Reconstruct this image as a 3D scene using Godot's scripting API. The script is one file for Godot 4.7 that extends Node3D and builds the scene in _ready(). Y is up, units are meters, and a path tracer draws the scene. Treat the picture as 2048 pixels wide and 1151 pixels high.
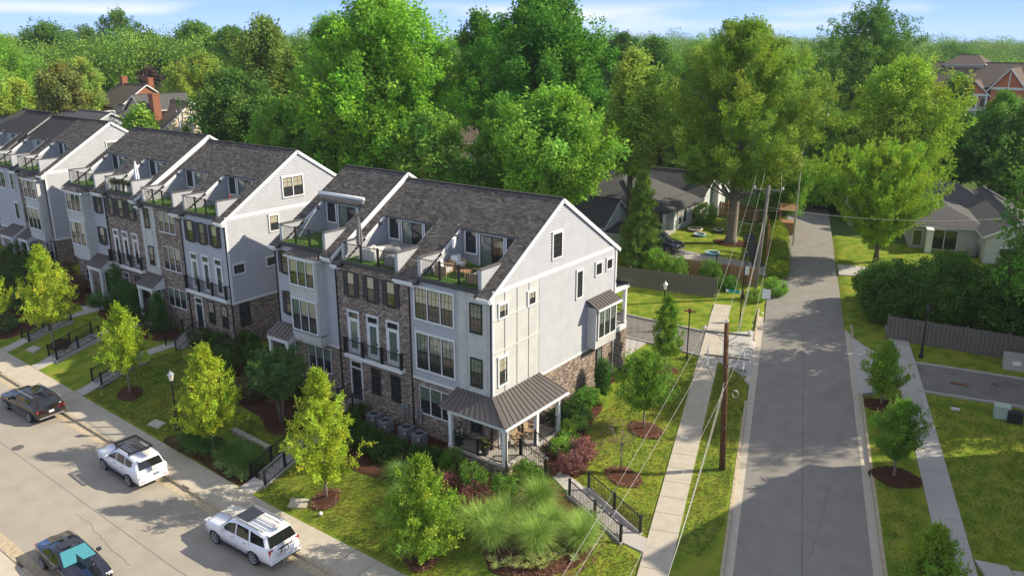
extends Node3D
# Aerial view of a townhouse row at a street corner. World axes: x along the row, -z towards the rear alley, y up, metres.

const FLAT := 4294967295
var R := RandomNumberGenerator.new()
var M := {}
var taken := {}
var Q := {}
var noise := FastNoiseLite.new()


# ---------------------------------------------------------------- mesh builder
class B:
	var s := SurfaceTool.new()
	func _init(smooth := false):
		s.begin(Mesh.PRIMITIVE_TRIANGLES)
		s.set_smooth_group(0 if smooth else 4294967295)
	func tri(a: Vector3, b: Vector3, c: Vector3) -> void:
		s.add_vertex(a)
		s.add_vertex(b)
		s.add_vertex(c)
	func quad(a: Vector3, b: Vector3, c: Vector3, d: Vector3) -> void:
		tri(a, b, c)
		tri(a, c, d)
	func hexa(p: Array) -> void:   # p: bottom ring 0..3, top ring 4..7
		quad(p[4], p[5], p[6], p[7])
		quad(p[3], p[2], p[1], p[0])
		for i in 4:
			var j: int = (i + 1) % 4
			quad(p[i], p[j], p[j + 4], p[i + 4])
	func box(x0: float, y0: float, z0: float, x1: float, y1: float, z1: float) -> void:
		hexa([Vector3(x0, y0, z0), Vector3(x1, y0, z0), Vector3(x1, y0, z1), Vector3(x0, y0, z1), Vector3(x0, y1, z0), Vector3(x1, y1, z0), Vector3(x1, y1, z1), Vector3(x0, y1, z1)])
	func obox(t: Transform3D, h: Vector3) -> void:   # half sizes
		var p := []
		for y in [-1.0, 1.0]:
			for c in [[-1, -1], [1, -1], [1, 1], [-1, 1]]:
				p.append(t * Vector3(c[0] * h.x, y * h.y, c[1] * h.z))
		hexa(p)
	func bar(a: Vector3, b: Vector3, w: float, h: float) -> void:
		var d := b - a
		var l := d.length()
		if l < 0.0001:
			return
		d /= l
		var up := Vector3.UP if absf(d.y) < 0.98 else Vector3.RIGHT
		var x := up.cross(d).normalized()
		var y := d.cross(x)
		obox(Transform3D(Basis(x, y, d), (a + b) * 0.5), Vector3(w * 0.5, h * 0.5, l * 0.5))
	func tube(p: Array, r: Array, n := 6, cap := true) -> void:
		var rings := []
		for i in p.size():
			var d: Vector3 = (p[mini(i + 1, p.size() - 1)] - p[maxi(i - 1, 0)]).normalized()
			var up := Vector3.UP if absf(d.y) < 0.9 else Vector3.RIGHT
			var x := up.cross(d).normalized()
			var y := d.cross(x)
			var ring := []
			for k in n:
				var a := TAU * k / n
				ring.append(p[i] + (x * cos(a) + y * sin(a)) * r[i])
			rings.append(ring)
		for i in p.size() - 1:
			for k in n:
				var j := (k + 1) % n
				quad(rings[i][j], rings[i][k], rings[i + 1][k], rings[i + 1][j])
		if cap:
			for k in n:
				var j := (k + 1) % n
				tri(p[-1], rings[-1][j], rings[-1][k])
				tri(p[0], rings[0][k], rings[0][j])
	func lathe(c: Vector3, prof: Array, n := 12) -> void:   # prof: [r, y]
		for i in prof.size() - 1:
			for k in n:
				var a := TAU * k / n
				var b := TAU * (k + 1) / n
				var u := Vector3(cos(a), 0, sin(a))
				var v := Vector3(cos(b), 0, sin(b))
				var y0 := Vector3(0, prof[i][1], 0)
				var y1 := Vector3(0, prof[i + 1][1], 0)
				quad(c + u * prof[i][0] + y0, c + v * prof[i][0] + y0, c + v * prof[i + 1][0] + y1, c + u * prof[i + 1][0] + y1)
	func slab(pts: Array, off: Vector3) -> void:   # extruded convex polygon
		var n := pts.size()
		for i in range(1, n - 1):
			tri(pts[0], pts[i], pts[i + 1])
			tri(pts[0] + off, pts[i + 1] + off, pts[i] + off)
		for i in n:
			var j := (i + 1) % n
			quad(pts[j], pts[i], pts[i] + off, pts[j] + off)
	func done() -> ArrayMesh:
		s.generate_normals()
		return s.commit()


# ---------------------------------------------------------------- naming and tagging
func numbered(n: String) -> String:
	if not taken.has(n):
		taken[n] = 0
		return n
	taken[n] += 1
	return "%s_%03d" % [n, taken[n]]


func tag(o: Node3D, label: String, category: String, group := "", kind := "") -> Node3D:
	if label: o.set_meta("label", label)
	if category: o.set_meta("category", category)
	if group: o.set_meta("group", group)
	if kind: o.set_meta("kind", kind)
	return o


func thing(called: String, label: String, category: String, at := Vector3.ZERO, turn := 0.0, group := "") -> Node3D:
	var o := Node3D.new()
	o.name = numbered(called)
	add_child(o)
	o.position = at
	o.rotation.y = turn
	tag(o, label, category, group)
	return o


func part(parent: Node, called: String, mesh: Mesh, m, t := Transform3D.IDENTITY) -> MeshInstance3D:
	var o := MeshInstance3D.new()
	o.mesh = mesh
	o.material_override = m if m is Material else M[m]
	o.transform = t
	o.name = called if parent != self else numbered(called)
	parent.add_child(o, true)
	return o


func struct(called: String, mesh: Mesh, m, label := "") -> MeshInstance3D:
	var o := part(self, called, mesh, m)
	tag(o, label, "", "", "structure")
	return o


func mm(parent: Node, called: String, mesh: Mesh, m, xf: Array, cols: Array = [], kind := "") -> MultiMeshInstance3D:
	var q := MultiMesh.new()
	q.transform_format = MultiMesh.TRANSFORM_3D
	q.use_colors = cols.size() > 0
	q.mesh = mesh
	q.instance_count = xf.size()
	for i in xf.size():
		q.set_instance_transform(i, xf[i])
		if cols.size():
			q.set_instance_color(i, cols[i])
	var o := MultiMeshInstance3D.new()
	o.multimesh = q
	o.material_override = M[m]
	o.name = called if parent != self else numbered(called)
	parent.add_child(o, true)
	if kind: o.set_meta("kind", kind)
	return o


func copy(o: Node3D, at: Vector3, turn: float, label: String) -> Node3D:
	var base := String(o.name).rstrip("0123456789").rstrip("_")
	var c: Node3D = o.duplicate()
	c.name = numbered(base)
	add_child(c)
	c.position = at
	c.rotation.y = turn
	c.set_meta("label", label)
	return c


# ---------------------------------------------------------------- terrain
func ip(v: float, xs: Array, ys: Array) -> float:
	if v <= xs[0]: return ys[0]
	for i in range(1, xs.size()):
		if v <= xs[i]:
			return lerpf(ys[i - 1], ys[i], (v - xs[i - 1]) / (xs[i] - xs[i - 1]))
	return ys[-1]


func hh(x: float, z: float) -> float:
	var b := 0.0
	if z < 9.6 and z > -24.0:
		b = ip(z, [-24.0, -15.0, -8.0, 0.0, 6.0, 9.6], [0.0, 0.3, 0.35, 0.5, 0.75, 0.0])
		b *= smoothstep(0.0, 5.5, ip(z, [-60.0, -40.0, -24.0, -4.0, 4.0, 14.0], [-3.5, -0.5, 4.2, 9.6, 11.7, 14.4]) - x)
		if z > 7.0 and x < -11.2: b *= 1.0 - 0.8 * smoothstep(-17.5, -15.4, x)   # the bed in front of the low wall lies at pavement height
	return ip(z, [-300.0, -100.0, -60.0, -40.0, -24.0, -15.0, -6.0, 2.0, 12.0, 40.0], [5.0, 4.0, 3.2, 2.7, 2.05, 1.45, 0.8, 0.25, -0.4, -1.2]) + ip(x, [-300.0, -100.0, -60.0, -8.0, 20.0, 60.0], [5.0, 4.0, 2.6, 0.0, 0.0, -0.5]) + b


func on(x: float, z: float, dy := 0.0) -> Vector3:
	return Vector3(x, hh(x, z) + dy, z)


# ---------------------------------------------------------------- materials
func noise_tex(freq: float, cols: Array, oct := 4, size := 512, seed_ := 1, kind := FastNoiseLite.TYPE_SIMPLEX_SMOOTH, bump := false) -> NoiseTexture2D:
	var n := FastNoiseLite.new()
	n.noise_type = kind
	n.frequency = freq
	n.fractal_octaves = oct
	n.seed = seed_
	var t := NoiseTexture2D.new()
	t.width = size
	t.height = size
	t.seamless = true
	t.noise = n
	if bump:
		t.as_normal_map = true
		t.bump_strength = 6.0
	else:
		var g := Gradient.new()
		var offs := PackedFloat32Array()
		var cc := PackedColorArray()
		for c in cols:
			offs.append(c[0])
			cc.append(Color(c[1], c[2], c[3]).linear_to_srgb())
		g.offsets = offs
		g.colors = cc
		t.color_ramp = g
	return t


func mk(key: String, r: float, g: float, b: float, rough := 0.8, o := {}) -> StandardMaterial3D:
	var m := StandardMaterial3D.new()
	m.resource_name = key
	m.albedo_color = Color(r, g, b).linear_to_srgb()
	m.roughness = rough
	m.metallic_specular = o.get("spec", 0.4)
	m.metallic = o.get("metal", 0.0)
	if o.has("tex"):
		m.albedo_texture = o.tex
		m.uv1_triplanar = true
		m.uv1_world_triplanar = o.get("world", true)
		m.uv1_scale = Vector3.ONE / o.get("size", 4.0)
	if o.has("tex2"):
		m.detail_enabled = true
		m.detail_blend_mode = BaseMaterial3D.BLEND_MODE_MUL
		m.detail_albedo = o.tex2
		m.detail_uv_layer = BaseMaterial3D.DETAIL_UV_2
		m.uv2_triplanar = true
		m.uv2_world_triplanar = true
		m.uv2_scale = Vector3.ONE / o.get("size2", 20.0)
	if o.has("bump"):
		m.heightmap_enabled = true
		m.heightmap_texture = o.bump
		m.heightmap_scale = o.get("depth", 1.0)
	if o.has("vc"):
		m.vertex_color_use_as_albedo = true
	if o.has("back"):
		m.backlight_enabled = true
		m.backlight = Color(o.back, o.back, o.back)
	if o.has("coat"):
		m.clearcoat_enabled = true
		m.clearcoat = o.coat
		m.clearcoat_roughness = 0.05
	M[key] = m
	return m


func materials() -> void:
	var fine := noise_tex(0.09, [[0.0, 0.6, 0.6, 0.6], [0.5, 0.85, 0.85, 0.85], [1.0, 1, 1, 1]], 5, 512, 3)
	var coarse := noise_tex(0.012, [[0.0, 0.62, 0.62, 0.62], [0.45, 0.86, 0.86, 0.85], [1.0, 1, 1, 1]], 5, 512, 9)
	var soft := noise_tex(0.01, [[0.0, 0.86, 0.86, 0.87], [1.0, 1, 1, 1]], 4, 256, 5)
	var mild := noise_tex(0.014, [[0.0, 0.80, 0.79, 0.78], [0.5, 0.91, 0.91, 0.90], [1.0, 1, 1, 1]], 5, 512, 77)
	var speck := noise_tex(0.35, [[0.0, 0.35, 0.35, 0.35], [0.5, 0.75, 0.75, 0.75], [1.0, 1, 1, 1]], 3, 512, 8)
	var lawn := noise_tex(0.013, [[0.0, 0.40, 0.56, 0.22], [0.42, 0.66, 0.80, 0.34], [0.6, 0.92, 0.95, 0.48], [0.8, 1.0, 0.90, 0.52], [1.0, 1.0, 0.80, 0.55]], 5, 512, 21)
	var blades := noise_tex(0.22, [[0.0, 0.42, 0.45, 0.40], [0.5, 0.80, 0.82, 0.75], [1.0, 1, 1, 1]], 4, 512, 17)
	var mix := noise_tex(0.25, [[0.0, 0.25, 0.2, 0.2], [0.45, 0.6, 0.52, 0.5], [0.7, 0.85, 0.72, 0.62], [1.0, 1, 0.9, 0.8]], 3, 512, 31)
	var streak := noise_tex(0.02, [[0.0, 0.62, 0.56, 0.48], [0.5, 0.9, 0.88, 0.84], [1.0, 1, 1, 1]], 5, 512, 41)
	mk("grass", 0.32, 0.365, 0.10, 0.95, {"tex": blades, "size": 3.1, "tex2": lawn, "size2": 11.0, "spec": 0.15, "bump": blades, "depth": 5.0})
	mk("grass_far", 0.085, 0.13, 0.035, 0.95, {"tex": soft, "size": 60.0, "spec": 0.1})
	mk("asphalt_old", 0.45, 0.405, 0.335, 0.9, {"tex": fine, "size": 1.6, "tex2": mild, "size2": 16.0, "spec": 0.25})
	mk("asphalt", 0.34, 0.315, 0.28, 0.9, {"tex": fine, "size": 1.3, "tex2": mild, "size2": 12.0, "spec": 0.25})
	mk("asphalt_alley", 0.26, 0.24, 0.215, 0.9, {"tex": fine, "size": 1.3, "tex2": coarse, "size2": 10.0})
	mk("concrete", 0.62, 0.55, 0.44, 0.85, {"tex": fine, "size": 2.2, "tex2": mild, "size2": 6.0})
	mk("concrete_new", 0.56, 0.52, 0.46, 0.85, {"tex": fine, "size": 2.0, "tex2": soft, "size2": 5.0})
	mk("kerb", 0.70, 0.59, 0.42, 0.85, {"tex": speck, "size": 1.7, "tex2": streak, "size2": 3.0})
	mk("joint", 0.10, 0.09, 0.075, 0.95)
	mk("mulch", 0.19, 0.105, 0.07, 0.95, {"tex": mix, "size": 1.5, "tex2": coarse, "size2": 5.0, "bump": mix, "depth": 8.0, "spec": 0.15})
	mk("mulch_chip", 1, 1, 1, 0.95, {"vc": true, "spec": 0.15})
	mk("blade", 1, 1, 1, 0.7, {"vc": true, "spec": 0.25, "back": 0.5})
	mk("leaf", 1, 1, 1, 0.6, {"vc": true, "spec": 0.25, "back": 0.8})
	mk("bark", 0.16, 0.125, 0.095, 0.9, {"tex": speck, "size": 0.7})
	mk("bark_pale", 0.30, 0.25, 0.20, 0.9, {"tex": speck, "size": 0.6})
	mk("siding", 0.44, 0.445, 0.46, 0.6, {"tex": soft, "size": 3.0})
	mk("siding_cream", 0.565, 0.56, 0.525, 0.6, {"tex": soft, "size": 3.0})
	mk("trim", 0.72, 0.72, 0.71, 0.5)
	mk("mortar", 0.46, 0.41, 0.35, 0.95, {"tex": speck, "size": 0.8})
	mk("brick", 1, 1, 1, 0.9, {"vc": true, "spec": 0.25})
	mk("shingle", 1, 1, 1, 0.95, {"vc": true, "spec": 0.2})
	mk("roof_felt", 0.075, 0.07, 0.068, 0.95, {"tex": speck, "size": 0.9, "tex2": coarse, "size2": 4.0})
	mk("roof_grey", 0.15, 0.145, 0.14, 0.95, {"tex": speck, "size": 0.8, "tex2": coarse, "size2": 5.0})
	mk("roof_brown", 0.20, 0.155, 0.12, 0.95, {"tex": speck, "size": 0.8, "tex2": coarse, "size2": 5.0})
	mk("metal_roof", 0.155, 0.135, 0.12, 0.45, {"metal": 0.25, "tex": soft, "size": 1.3})
	mk("black", 0.018, 0.018, 0.02, 0.45)
	mk("dark_grey", 0.06, 0.06, 0.065, 0.5)
	mk("shutter", 0.055, 0.052, 0.055, 0.6)
	mk("sash", 0.035, 0.033, 0.03, 0.45)
	mk("glass_lo", 0.028, 0.032, 0.034, 0.06, {"spec": 0.8})
	mk("glass_blind", 0.46, 0.43, 0.33, 0.08, {"spec": 0.8, "tex": streak, "size": 1.1})
	mk("glass_green", 0.16, 0.20, 0.165, 0.07, {"spec": 0.8, "tex": coarse, "size": 1.4})
	mk("glass_dark", 0.02, 0.024, 0.026, 0.05, {"spec": 0.9})
	mk("turf", 0.085, 0.19, 0.015, 0.9, {"tex": blades, "size": 1.2})
	mk("cap", 0.11, 0.10, 0.095, 0.7)
	mk("wood_old", 0.20, 0.185, 0.165, 0.9, {"tex": streak, "size": 1.3})
	mk("wood_new", 0.40, 0.235, 0.115, 0.8, {"tex": streak, "size": 1.0})
	mk("wood_pale", 0.46, 0.34, 0.22, 0.75, {"tex": streak, "size": 0.8})
	mk("pole_wood", 0.13, 0.062, 0.030, 0.85, {"tex": streak, "size": 0.7})
	mk("pole_grey", 0.24, 0.225, 0.205, 0.9, {"tex": streak, "size": 0.7})
	mk("metal", 0.45, 0.46, 0.47, 0.35, {"metal": 0.7})
	mk("ac_metal", 0.24, 0.25, 0.265, 0.45, {"metal": 0.2})
	mk("wire", 0.42, 0.40, 0.37, 0.5)
	mk("ceramic", 0.62, 0.60, 0.56, 0.25)
	mk("white", 0.80, 0.80, 0.80, 0.4)
	mk("car_white", 0.80, 0.80, 0.81, 0.25, {"coat": 1.0})
	mk("car_brown", 0.030, 0.022, 0.018, 0.2, {"coat": 1.0, "metal": 0.3})
	mk("car_blue", 0.022, 0.024, 0.042, 0.2, {"coat": 1.0, "metal": 0.4})
	mk("car_slate", 0.05, 0.065, 0.09, 0.25, {"coat": 1.0, "metal": 0.3})
	mk("car_glass", 0.012, 0.013, 0.015, 0.03, {"spec": 0.7})
	mk("tyre", 0.018, 0.018, 0.018, 0.85)
	mk("rim", 0.55, 0.56, 0.58, 0.25, {"metal": 0.8})
	mk("lamp_red", 0.42, 0.02, 0.025, 0.15, {"coat": 1.0})
	mk("lamp_clear", 0.7, 0.7, 0.7, 0.1)
	mk("plastic", 0.03, 0.03, 0.032, 0.6)
	mk("sunshade", 0.06, 0.24, 0.28, 0.35)
	mk("cushion", 0.66, 0.63, 0.58, 0.85, {"tex": soft, "size": 0.5})
	mk("cover_grey", 0.30, 0.29, 0.285, 0.7, {"tex": streak, "size": 1.5})
	mk("red_paint", 0.42, 0.06, 0.05, 0.5)
	mk("sign_green", 0.02, 0.33, 0.26, 0.4)
	mk("box_green", 0.42, 0.52, 0.44, 0.5)
	mk("blue", 0.02, 0.07, 0.42, 0.2)
	mk("flower_yellow", 0.80, 0.68, 0.14, 0.8)
	mk("brick_red", 0.40, 0.16, 0.09, 0.9, {"tex": speck, "size": 1.5})
	mk("wall_cream", 0.62, 0.52, 0.38, 0.8, {"tex": soft, "size": 4.0})
	mk("wall_grey", 0.50, 0.54, 0.53, 0.7, {"tex": soft, "size": 4.0})
	mk("wall_sage", 0.50, 0.57, 0.55, 0.7, {"tex": soft, "size": 4.0})
	mk("wall_orange", 0.55, 0.17, 0.085, 0.8, {"tex": soft, "size": 6.0})
	mk("lamp_glass", 0.75, 0.70, 0.58, 0.2)
	mk("rust", 0.25, 0.09, 0.05, 0.8)


# ---------------------------------------------------------------- scene
const SKY := 0.72


func _ready() -> void:
	R.seed = 20260
	noise.seed = 4
	noise.frequency = 0.02
	var cam := Camera3D.new()
	cam.name = "camera"
	cam.fov = 39.11
	cam.far = 2500.0
	cam.near = 0.2
	add_child(cam)
	cam.position = Vector3(26.51, 24.5, 33.85)
	cam.rotation = Vector3(deg_to_rad(-16.8), deg_to_rad(36.6), 0)
	cam.current = true
	var we := WorldEnvironment.new()
	we.name = "world"
	var e := Environment.new()
	e.background_mode = Environment.BG_SKY
	e.sky = make_sky()
	e.tonemap_mode = Environment.TONE_MAPPER_LINEAR
	e.tonemap_exposure = 1.6
	e.sdfgi_enabled = true
	e.ssao_enabled = true
	e.ssil_enabled = true
	e.fog_enabled = true
	e.fog_density = 0.00014
	e.fog_light_color = Color(0.85, 0.88, 0.93)
	we.environment = e
	add_child(we)
	var sun := DirectionalLight3D.new()
	sun.name = "sun"
	sun.light_color = Color(1.0, 0.955, 0.87)
	sun.light_energy = 1.45
	sun.light_angular_distance = 0.5
	sun.shadow_enabled = true
	add_child(sun)
	var az := Vector2(-0.755, 0.655).normalized()
	var elev := deg_to_rad(33.5)
	sun.look_at_from_position(Vector3.ZERO, Vector3(az.x * cos(elev), -sin(elev), az.y * cos(elev)), Vector3.UP)
	materials()
	streets()
	townhouses()
	neighbours()
	steps_and_paths()
	outdoors()
	cars()
	furniture()
	plants()


# ---------------------------------------------------------------- sky
func make_sky() -> Sky:
	var W := 2048
	var H := 1024
	var n := FastNoiseLite.new()
	n.seed = 12
	n.frequency = 0.011
	n.fractal_octaves = 5
	var im := Image.create(W, H, false, Image.FORMAT_RGBF)
	for j in H:
		var el := 90.0 - 180.0 * (j + 0.5) / H
		var t := clampf(el / 90.0, 0.0, 1.0)
		var c := Color(0.50, 0.73, 1.18).lerp(Color(0.26, 0.50, 1.15), smoothstep(0.0, 0.05, t)).lerp(Color(0.42, 0.47, 0.60), smoothstep(0.04, 0.35, t))
		if el < 0.0: c = Color(0.46, 0.42, 0.34)
		im.fill_rect(Rect2i(0, j, W, 1), Color(c.r * SKY, c.g * SKY, c.b * SKY))
		if el > 0.3 and el < 40.0:
			for i in W:
				var a := TAU * i / W
				var r := 26.0 / (0.10 + sin(deg_to_rad(el)))
				var v := n.get_noise_3d(cos(a) * r * 0.75, sin(a) * r * 0.75, 7.0)
				var band := exp(-pow((el - 1.7) / 0.7, 2.0)) * 0.85 * smoothstep(0.0, 0.35, n.get_noise_3d(cos(a) * 150.0, sin(a) * 150.0, el * 22.0) + 0.02) + 0.6 * smoothstep(0.12, 0.6, v)
				if band > 0.01:
					var k := clampf(band, 0.0, 0.9)
					im.set_pixel(i, j, Color(lerpf(c.r, 0.98, k) * SKY, lerpf(c.g, 0.98, k) * SKY, lerpf(c.b, 1.02, k) * SKY))
	var m := PanoramaSkyMaterial.new()
	m.panorama = ImageTexture.create_from_image(im)
	var s := Sky.new()
	s.sky_material = m
	return s


func steps_and_paths() -> void:
	stairs("garden_steps", "steps with two black railings rising from the side walk to the corner porch path", 6.2, 0.25, Vector2(0.953, 0.303), 1.15, 3.95, 0.96, 0.30, 6)
	stairs("garden_steps", "steps with railings between the tallest street tree and the low brick wall", -10.35, 6.1, Vector2(0, 1), 1.05, 2.9, 0.86, -0.08, 6)
	stairs("garden_steps", "steps with curved black railings below the brick panel townhouse", -36.0, 5.15, Vector2(0, 1), 1.05, 3.3, 2.24, 1.38, 6)
	stairs("garden_steps", "steps half hidden by the smaller yellow tree below the end townhouse", -29.4, 5.1, Vector2(0, 1), 1.05, 3.4, 1.92, 1.04, 6)
	stairs("garden_steps", "leftmost steps beside the dark shrub bed", -41.0, 4.9, Vector2(0, 1), 1.0, 3.3, 2.5, 1.62, 6)


# ---------------------------------------------------------------- foliage
func leaf_mesh(key: String, n: int, rad: float, ll: float, lw: float, flat := 0.0, seed_ := 1, long := 0.0) -> ArrayMesh:
	# a clump of n folded leaves spread through a ball (or along a twig when long > 0)
	if Q.has(key): return Q[key]
	var r := RandomNumberGenerator.new()
	r.seed = seed_
	var v := PackedVector3Array()
	var nn := PackedVector3Array()
	var c := PackedColorArray()
	for i in n:
		var p := Vector3(r.randfn(), r.randfn(), r.randfn()).normalized() * rad * pow(r.randf(), 0.45)
		if long > 0.0:
			var u := r.randf()
			p = Vector3(p.x * (1.15 - u), u * long, p.z * (1.15 - u))
		p.y *= 1.0 - flat * 0.5
		var d := (p.normalized() * 0.7 + Vector3(r.randfn(), r.randfn() * 0.6 - 0.15, r.randfn()) * 0.75).normalized()
		var up := (Vector3.UP * (0.55 + flat) + Vector3(r.randfn(), r.randfn(), r.randfn()) * 0.55).normalized()
		var x := d.cross(up).normalized()
		var nrm := x.cross(d).normalized()
		var s := r.randf_range(0.7, 1.25)
		var a := p
		var tip := p + d * ll * s - nrm * ll * 0.12
		var l := p + d * ll * 0.45 * s + x * lw * 0.5 * s + nrm * ll * 0.06
		var q := p + d * ll * 0.45 * s - x * lw * 0.5 * s + nrm * ll * 0.06
		var k := r.randf_range(0.72, 1.22)
		var col := Color(k * r.randf_range(0.92, 1.12), k, k * 0.95)
		for w in [a, l, tip, a, tip, q]:
			v.append(w)
			c.append(col)
		var n1 := (tip - a).cross(l - a).normalized()   # the side from which the corners run clockwise
		var n2 := (q - a).cross(tip - a).normalized()
		for w in 3: nn.append(n1)
		for w in 3: nn.append(n2)
	var arr := []
	arr.resize(Mesh.ARRAY_MAX)
	arr[Mesh.ARRAY_VERTEX] = v
	arr[Mesh.ARRAY_NORMAL] = nn
	arr[Mesh.ARRAY_COLOR] = c
	var m := ArrayMesh.new()
	m.add_surface_from_arrays(Mesh.PRIMITIVE_TRIANGLES, arr)
	Q[key] = m
	return m


const LEAFY := Color(2.5, 2.85, 2.3)


func tint(c: Color, spread := 0.25) -> Color:
	var k := R.randf_range(1.0 - spread, 1.0 + spread)
	return Color(c.r * k * R.randf_range(0.88, 1.14), c.g * k, c.b * k * R.randf_range(0.8, 1.2))


func turned(p: Vector3, s: float, tilt := 0.6) -> Transform3D:
	var b := Basis(Vector3.UP, R.randf() * TAU) * Basis(Vector3(R.randfn(), 0, R.randfn()).normalized() if tilt > 0.0 else Vector3.RIGHT, R.randfn() * tilt)
	return Transform3D(b.scaled(Vector3.ONE * s), p)


func profile(kind: String, v: float) -> float:
	match kind:
		"p": return pow(1.0 - v, 0.8) * 0.95 + 0.05
		"y": return (1.0 - pow(v, 1.5)) * smoothstep(-0.25, 0.28, v) + 0.04
		"c": return sqrt(maxf(0.02, 1.0 - pow(absf(v * 2.0 - 0.9), 2.6)))
		"v": return smoothstep(-0.3, 0.75, v) * sqrt(maxf(0.05, 1.0 - pow(maxf(0.0, v - 0.45) / 0.62, 2.0)))
	return sqrt(maxf(0.03, 1.0 - pow(absf(v * 1.9 - 0.85), 2.2)))


func crown(root: Node3D, kind: String, y0: float, y1: float, rx: float, o: Dictionary) -> void:
	# limbs leave the trunk and carry clumps of leaves, densest towards their ends
	var tips: int = o.tips
	var per: int = o.per
	var col: Color = o.col
	var xf := []
	var cs := []
	var wood := B.new()
	var hgt := y1 - y0
	var base: float = o.get("from", y0 - hgt * 0.05)
	var cl: Mesh = o.mesh
	for i in tips:
		var v := (i + R.randf()) / tips
		if kind in ["o", "b", "a", "v"]: v = pow(v, 0.75)
		var a := i * 2.39996 + R.randf_range(-0.35, 0.35)
		var rr: float = rx * profile(kind, v) * R.randf_range(o.get("rmin", 0.55), o.get("rmax", 1.1))
		var tip := Vector3(cos(a) * rr, y0 + hgt * v, sin(a) * rr)
		var drop: float = rr * o.get("rise", 0.8)
		var st := Vector3(tip.x * 0.06, maxf(base, tip.y - drop - 0.08 * hgt), tip.z * 0.06)
		if o.get("limbs", true) and (i % int(o.get("skip", 1)) == 0):
			var mid := st.lerp(tip, 0.55) + Vector3(0, -0.06 * rr, 0)
			var r0: float = o.get("tr", 0.2) * 0.24 * clampf(rr / rx, 0.35, 1.0)
			wood.tube([st, mid, tip], [r0, r0 * 0.55, r0 * 0.16], 4, false)
		var br: float = rx * o.get("blob", 0.3) * R.randf_range(0.75, 1.2)
		var tc := tint(col * LEAFY, o.get("var", 0.16))
		var n := int(per * R.randf_range(0.75, 1.25))
		for k in n:
			var t := pow(R.randf(), o.get("tipw", 0.42))
			var off := Vector3(R.randfn(), R.randfn() * o.get("flatb", 0.8), R.randfn()).normalized() * br * pow(R.randf(), 0.4) * (0.3 + 0.7 * t if not o.has("spike") else 1.25 - t)
			var p := st.lerp(tip, t * (1.0 if not o.has("spike") else 1.12)) + off
			if p.y < y0 - hgt * 0.04: p.y = y0 + R.randf() * hgt * 0.1
			xf.append(turned(p, o.get("s", 1.0) * R.randf_range(0.7, 1.3), o.get("tilt", 0.7)))
			cs.append(tint(tc, 0.13))
	if o.get("limbs", true):
		part(root, "limbs", wood.done(), o.get("bark", "bark"))
	mm(root, "crown", cl, "leaf", xf, cs, "stuff")


func trunk(root: Node3D, h: float, r: float, m := "bark", lean := 0.25) -> void:
	var b := B.new(true)
	var p := []
	var rr := []
	for i in 7:
		var t := i / 6.0
		p.append(Vector3(sin(t * 5.0 + h) * lean * t * r * 2.0, t * h - 0.15, cos(t * 4.0 + r * 7.0) * lean * t * r * 2.0))
		rr.append(r * (1.0 - 0.72 * t) * (1.45 if i == 0 else 1.0))
	b.tube(p, rr, 9)
	part(root, "trunk", b.done(), m)


func big_tree(d: Array) -> void:   # x, ground, z, height, crown bottom, crown radius, kind, r, g, b, name, label
	var kind: String = d[6]
	var t := thing(d[10], d[11], "tree", Vector3(d[0], d[1], d[2]), 0.0, "trees behind the townhouses")
	var col := Color(d[7], d[8], d[9])
	var h: float = d[3]
	var bot: float = minf(d[4], h * 0.42)
	var rx: float = d[5]
	var near: bool = Vector2(d[0] - 26.0, d[2] - 34.0).length() < 125.0
	var o := {"col": col, "mesh": [leaf_mesh("lc1", 30, 0.52, 0.34, 0.20, 0.15, 4), leaf_mesh("lc1b", 22, 0.58, 0.46, 0.26, 0.1, 5), leaf_mesh("lc1c", 46, 0.5, 0.25, 0.14, 0.2, 6)][int(absf(d[0] * 7.0)) % 3], "tr": 0.03 * h, "skip": 2}
	if kind == "p":
		o.merge({"tips": 46, "per": 10, "blob": 0.34, "rise": 0.1, "s": 0.5, "limbs": false, "flatb": 0.6}, true)
	elif kind == "c":
		o.merge({"tips": 60, "per": 22, "blob": 0.4, "rise": 1.3, "s": 0.85}, true)
	elif kind == "a":
		o.merge({"tips": 64, "per": 16, "blob": 0.17, "rise": 0.9, "s": 0.95, "flatb": 0.45, "rmin": 0.45}, true)
	elif kind == "b":
		o.merge({"tips": 120, "per": 30, "blob": 0.17, "rise": 0.9, "s": 0.95, "rmin": 0.5, "skip": 1, "var": 0.2}, true)
	else:
		var k := int(clampf(rx * 9.0, 26, 80))
		o.merge({"tips": k, "per": 24 if near else 18, "blob": (0.2 + 0.08 * fposmod(d[0] * 3.7, 1.0)) if rx > 4.0 else 0.33, "rise": 0.9, "s": 0.95 if near else 1.15, "rmin": 0.5}, true)
	trunk(t, h * 0.72, 0.018 * h + 0.08)
	crown(t, kind, bot, h, rx, o)


func street_tree(label: String, x: float, z: float, h: float, bot: float, rx: float, col: Color, o := {}) -> void:
	var t := thing("street_tree", label, "tree", on(x, z), o.get("turn", 0.0), "young street trees")
	trunk(t, h * 0.8, o.get("tr", 0.075), "bark_pale", 0.5)
	var d := {"col": col, "mesh": leaf_mesh("sprig", 20, 0.17, 0.135, 0.062, 0.0, 7, 0.46), "tips": 104, "per": 14, "blob": 0.115, "rise": 0.95, "tr": 0.075, "s": 1.0, "spike": true, "tipw": 0.8, "tilt": 0.75, "bark": "bark_pale", "rmin": 0.5, "rmax": 1.22, "var": 0.18}
	d.merge(o, true)
	crown(t, o.get("kind", "y"), bot, h, rx, d)


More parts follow.
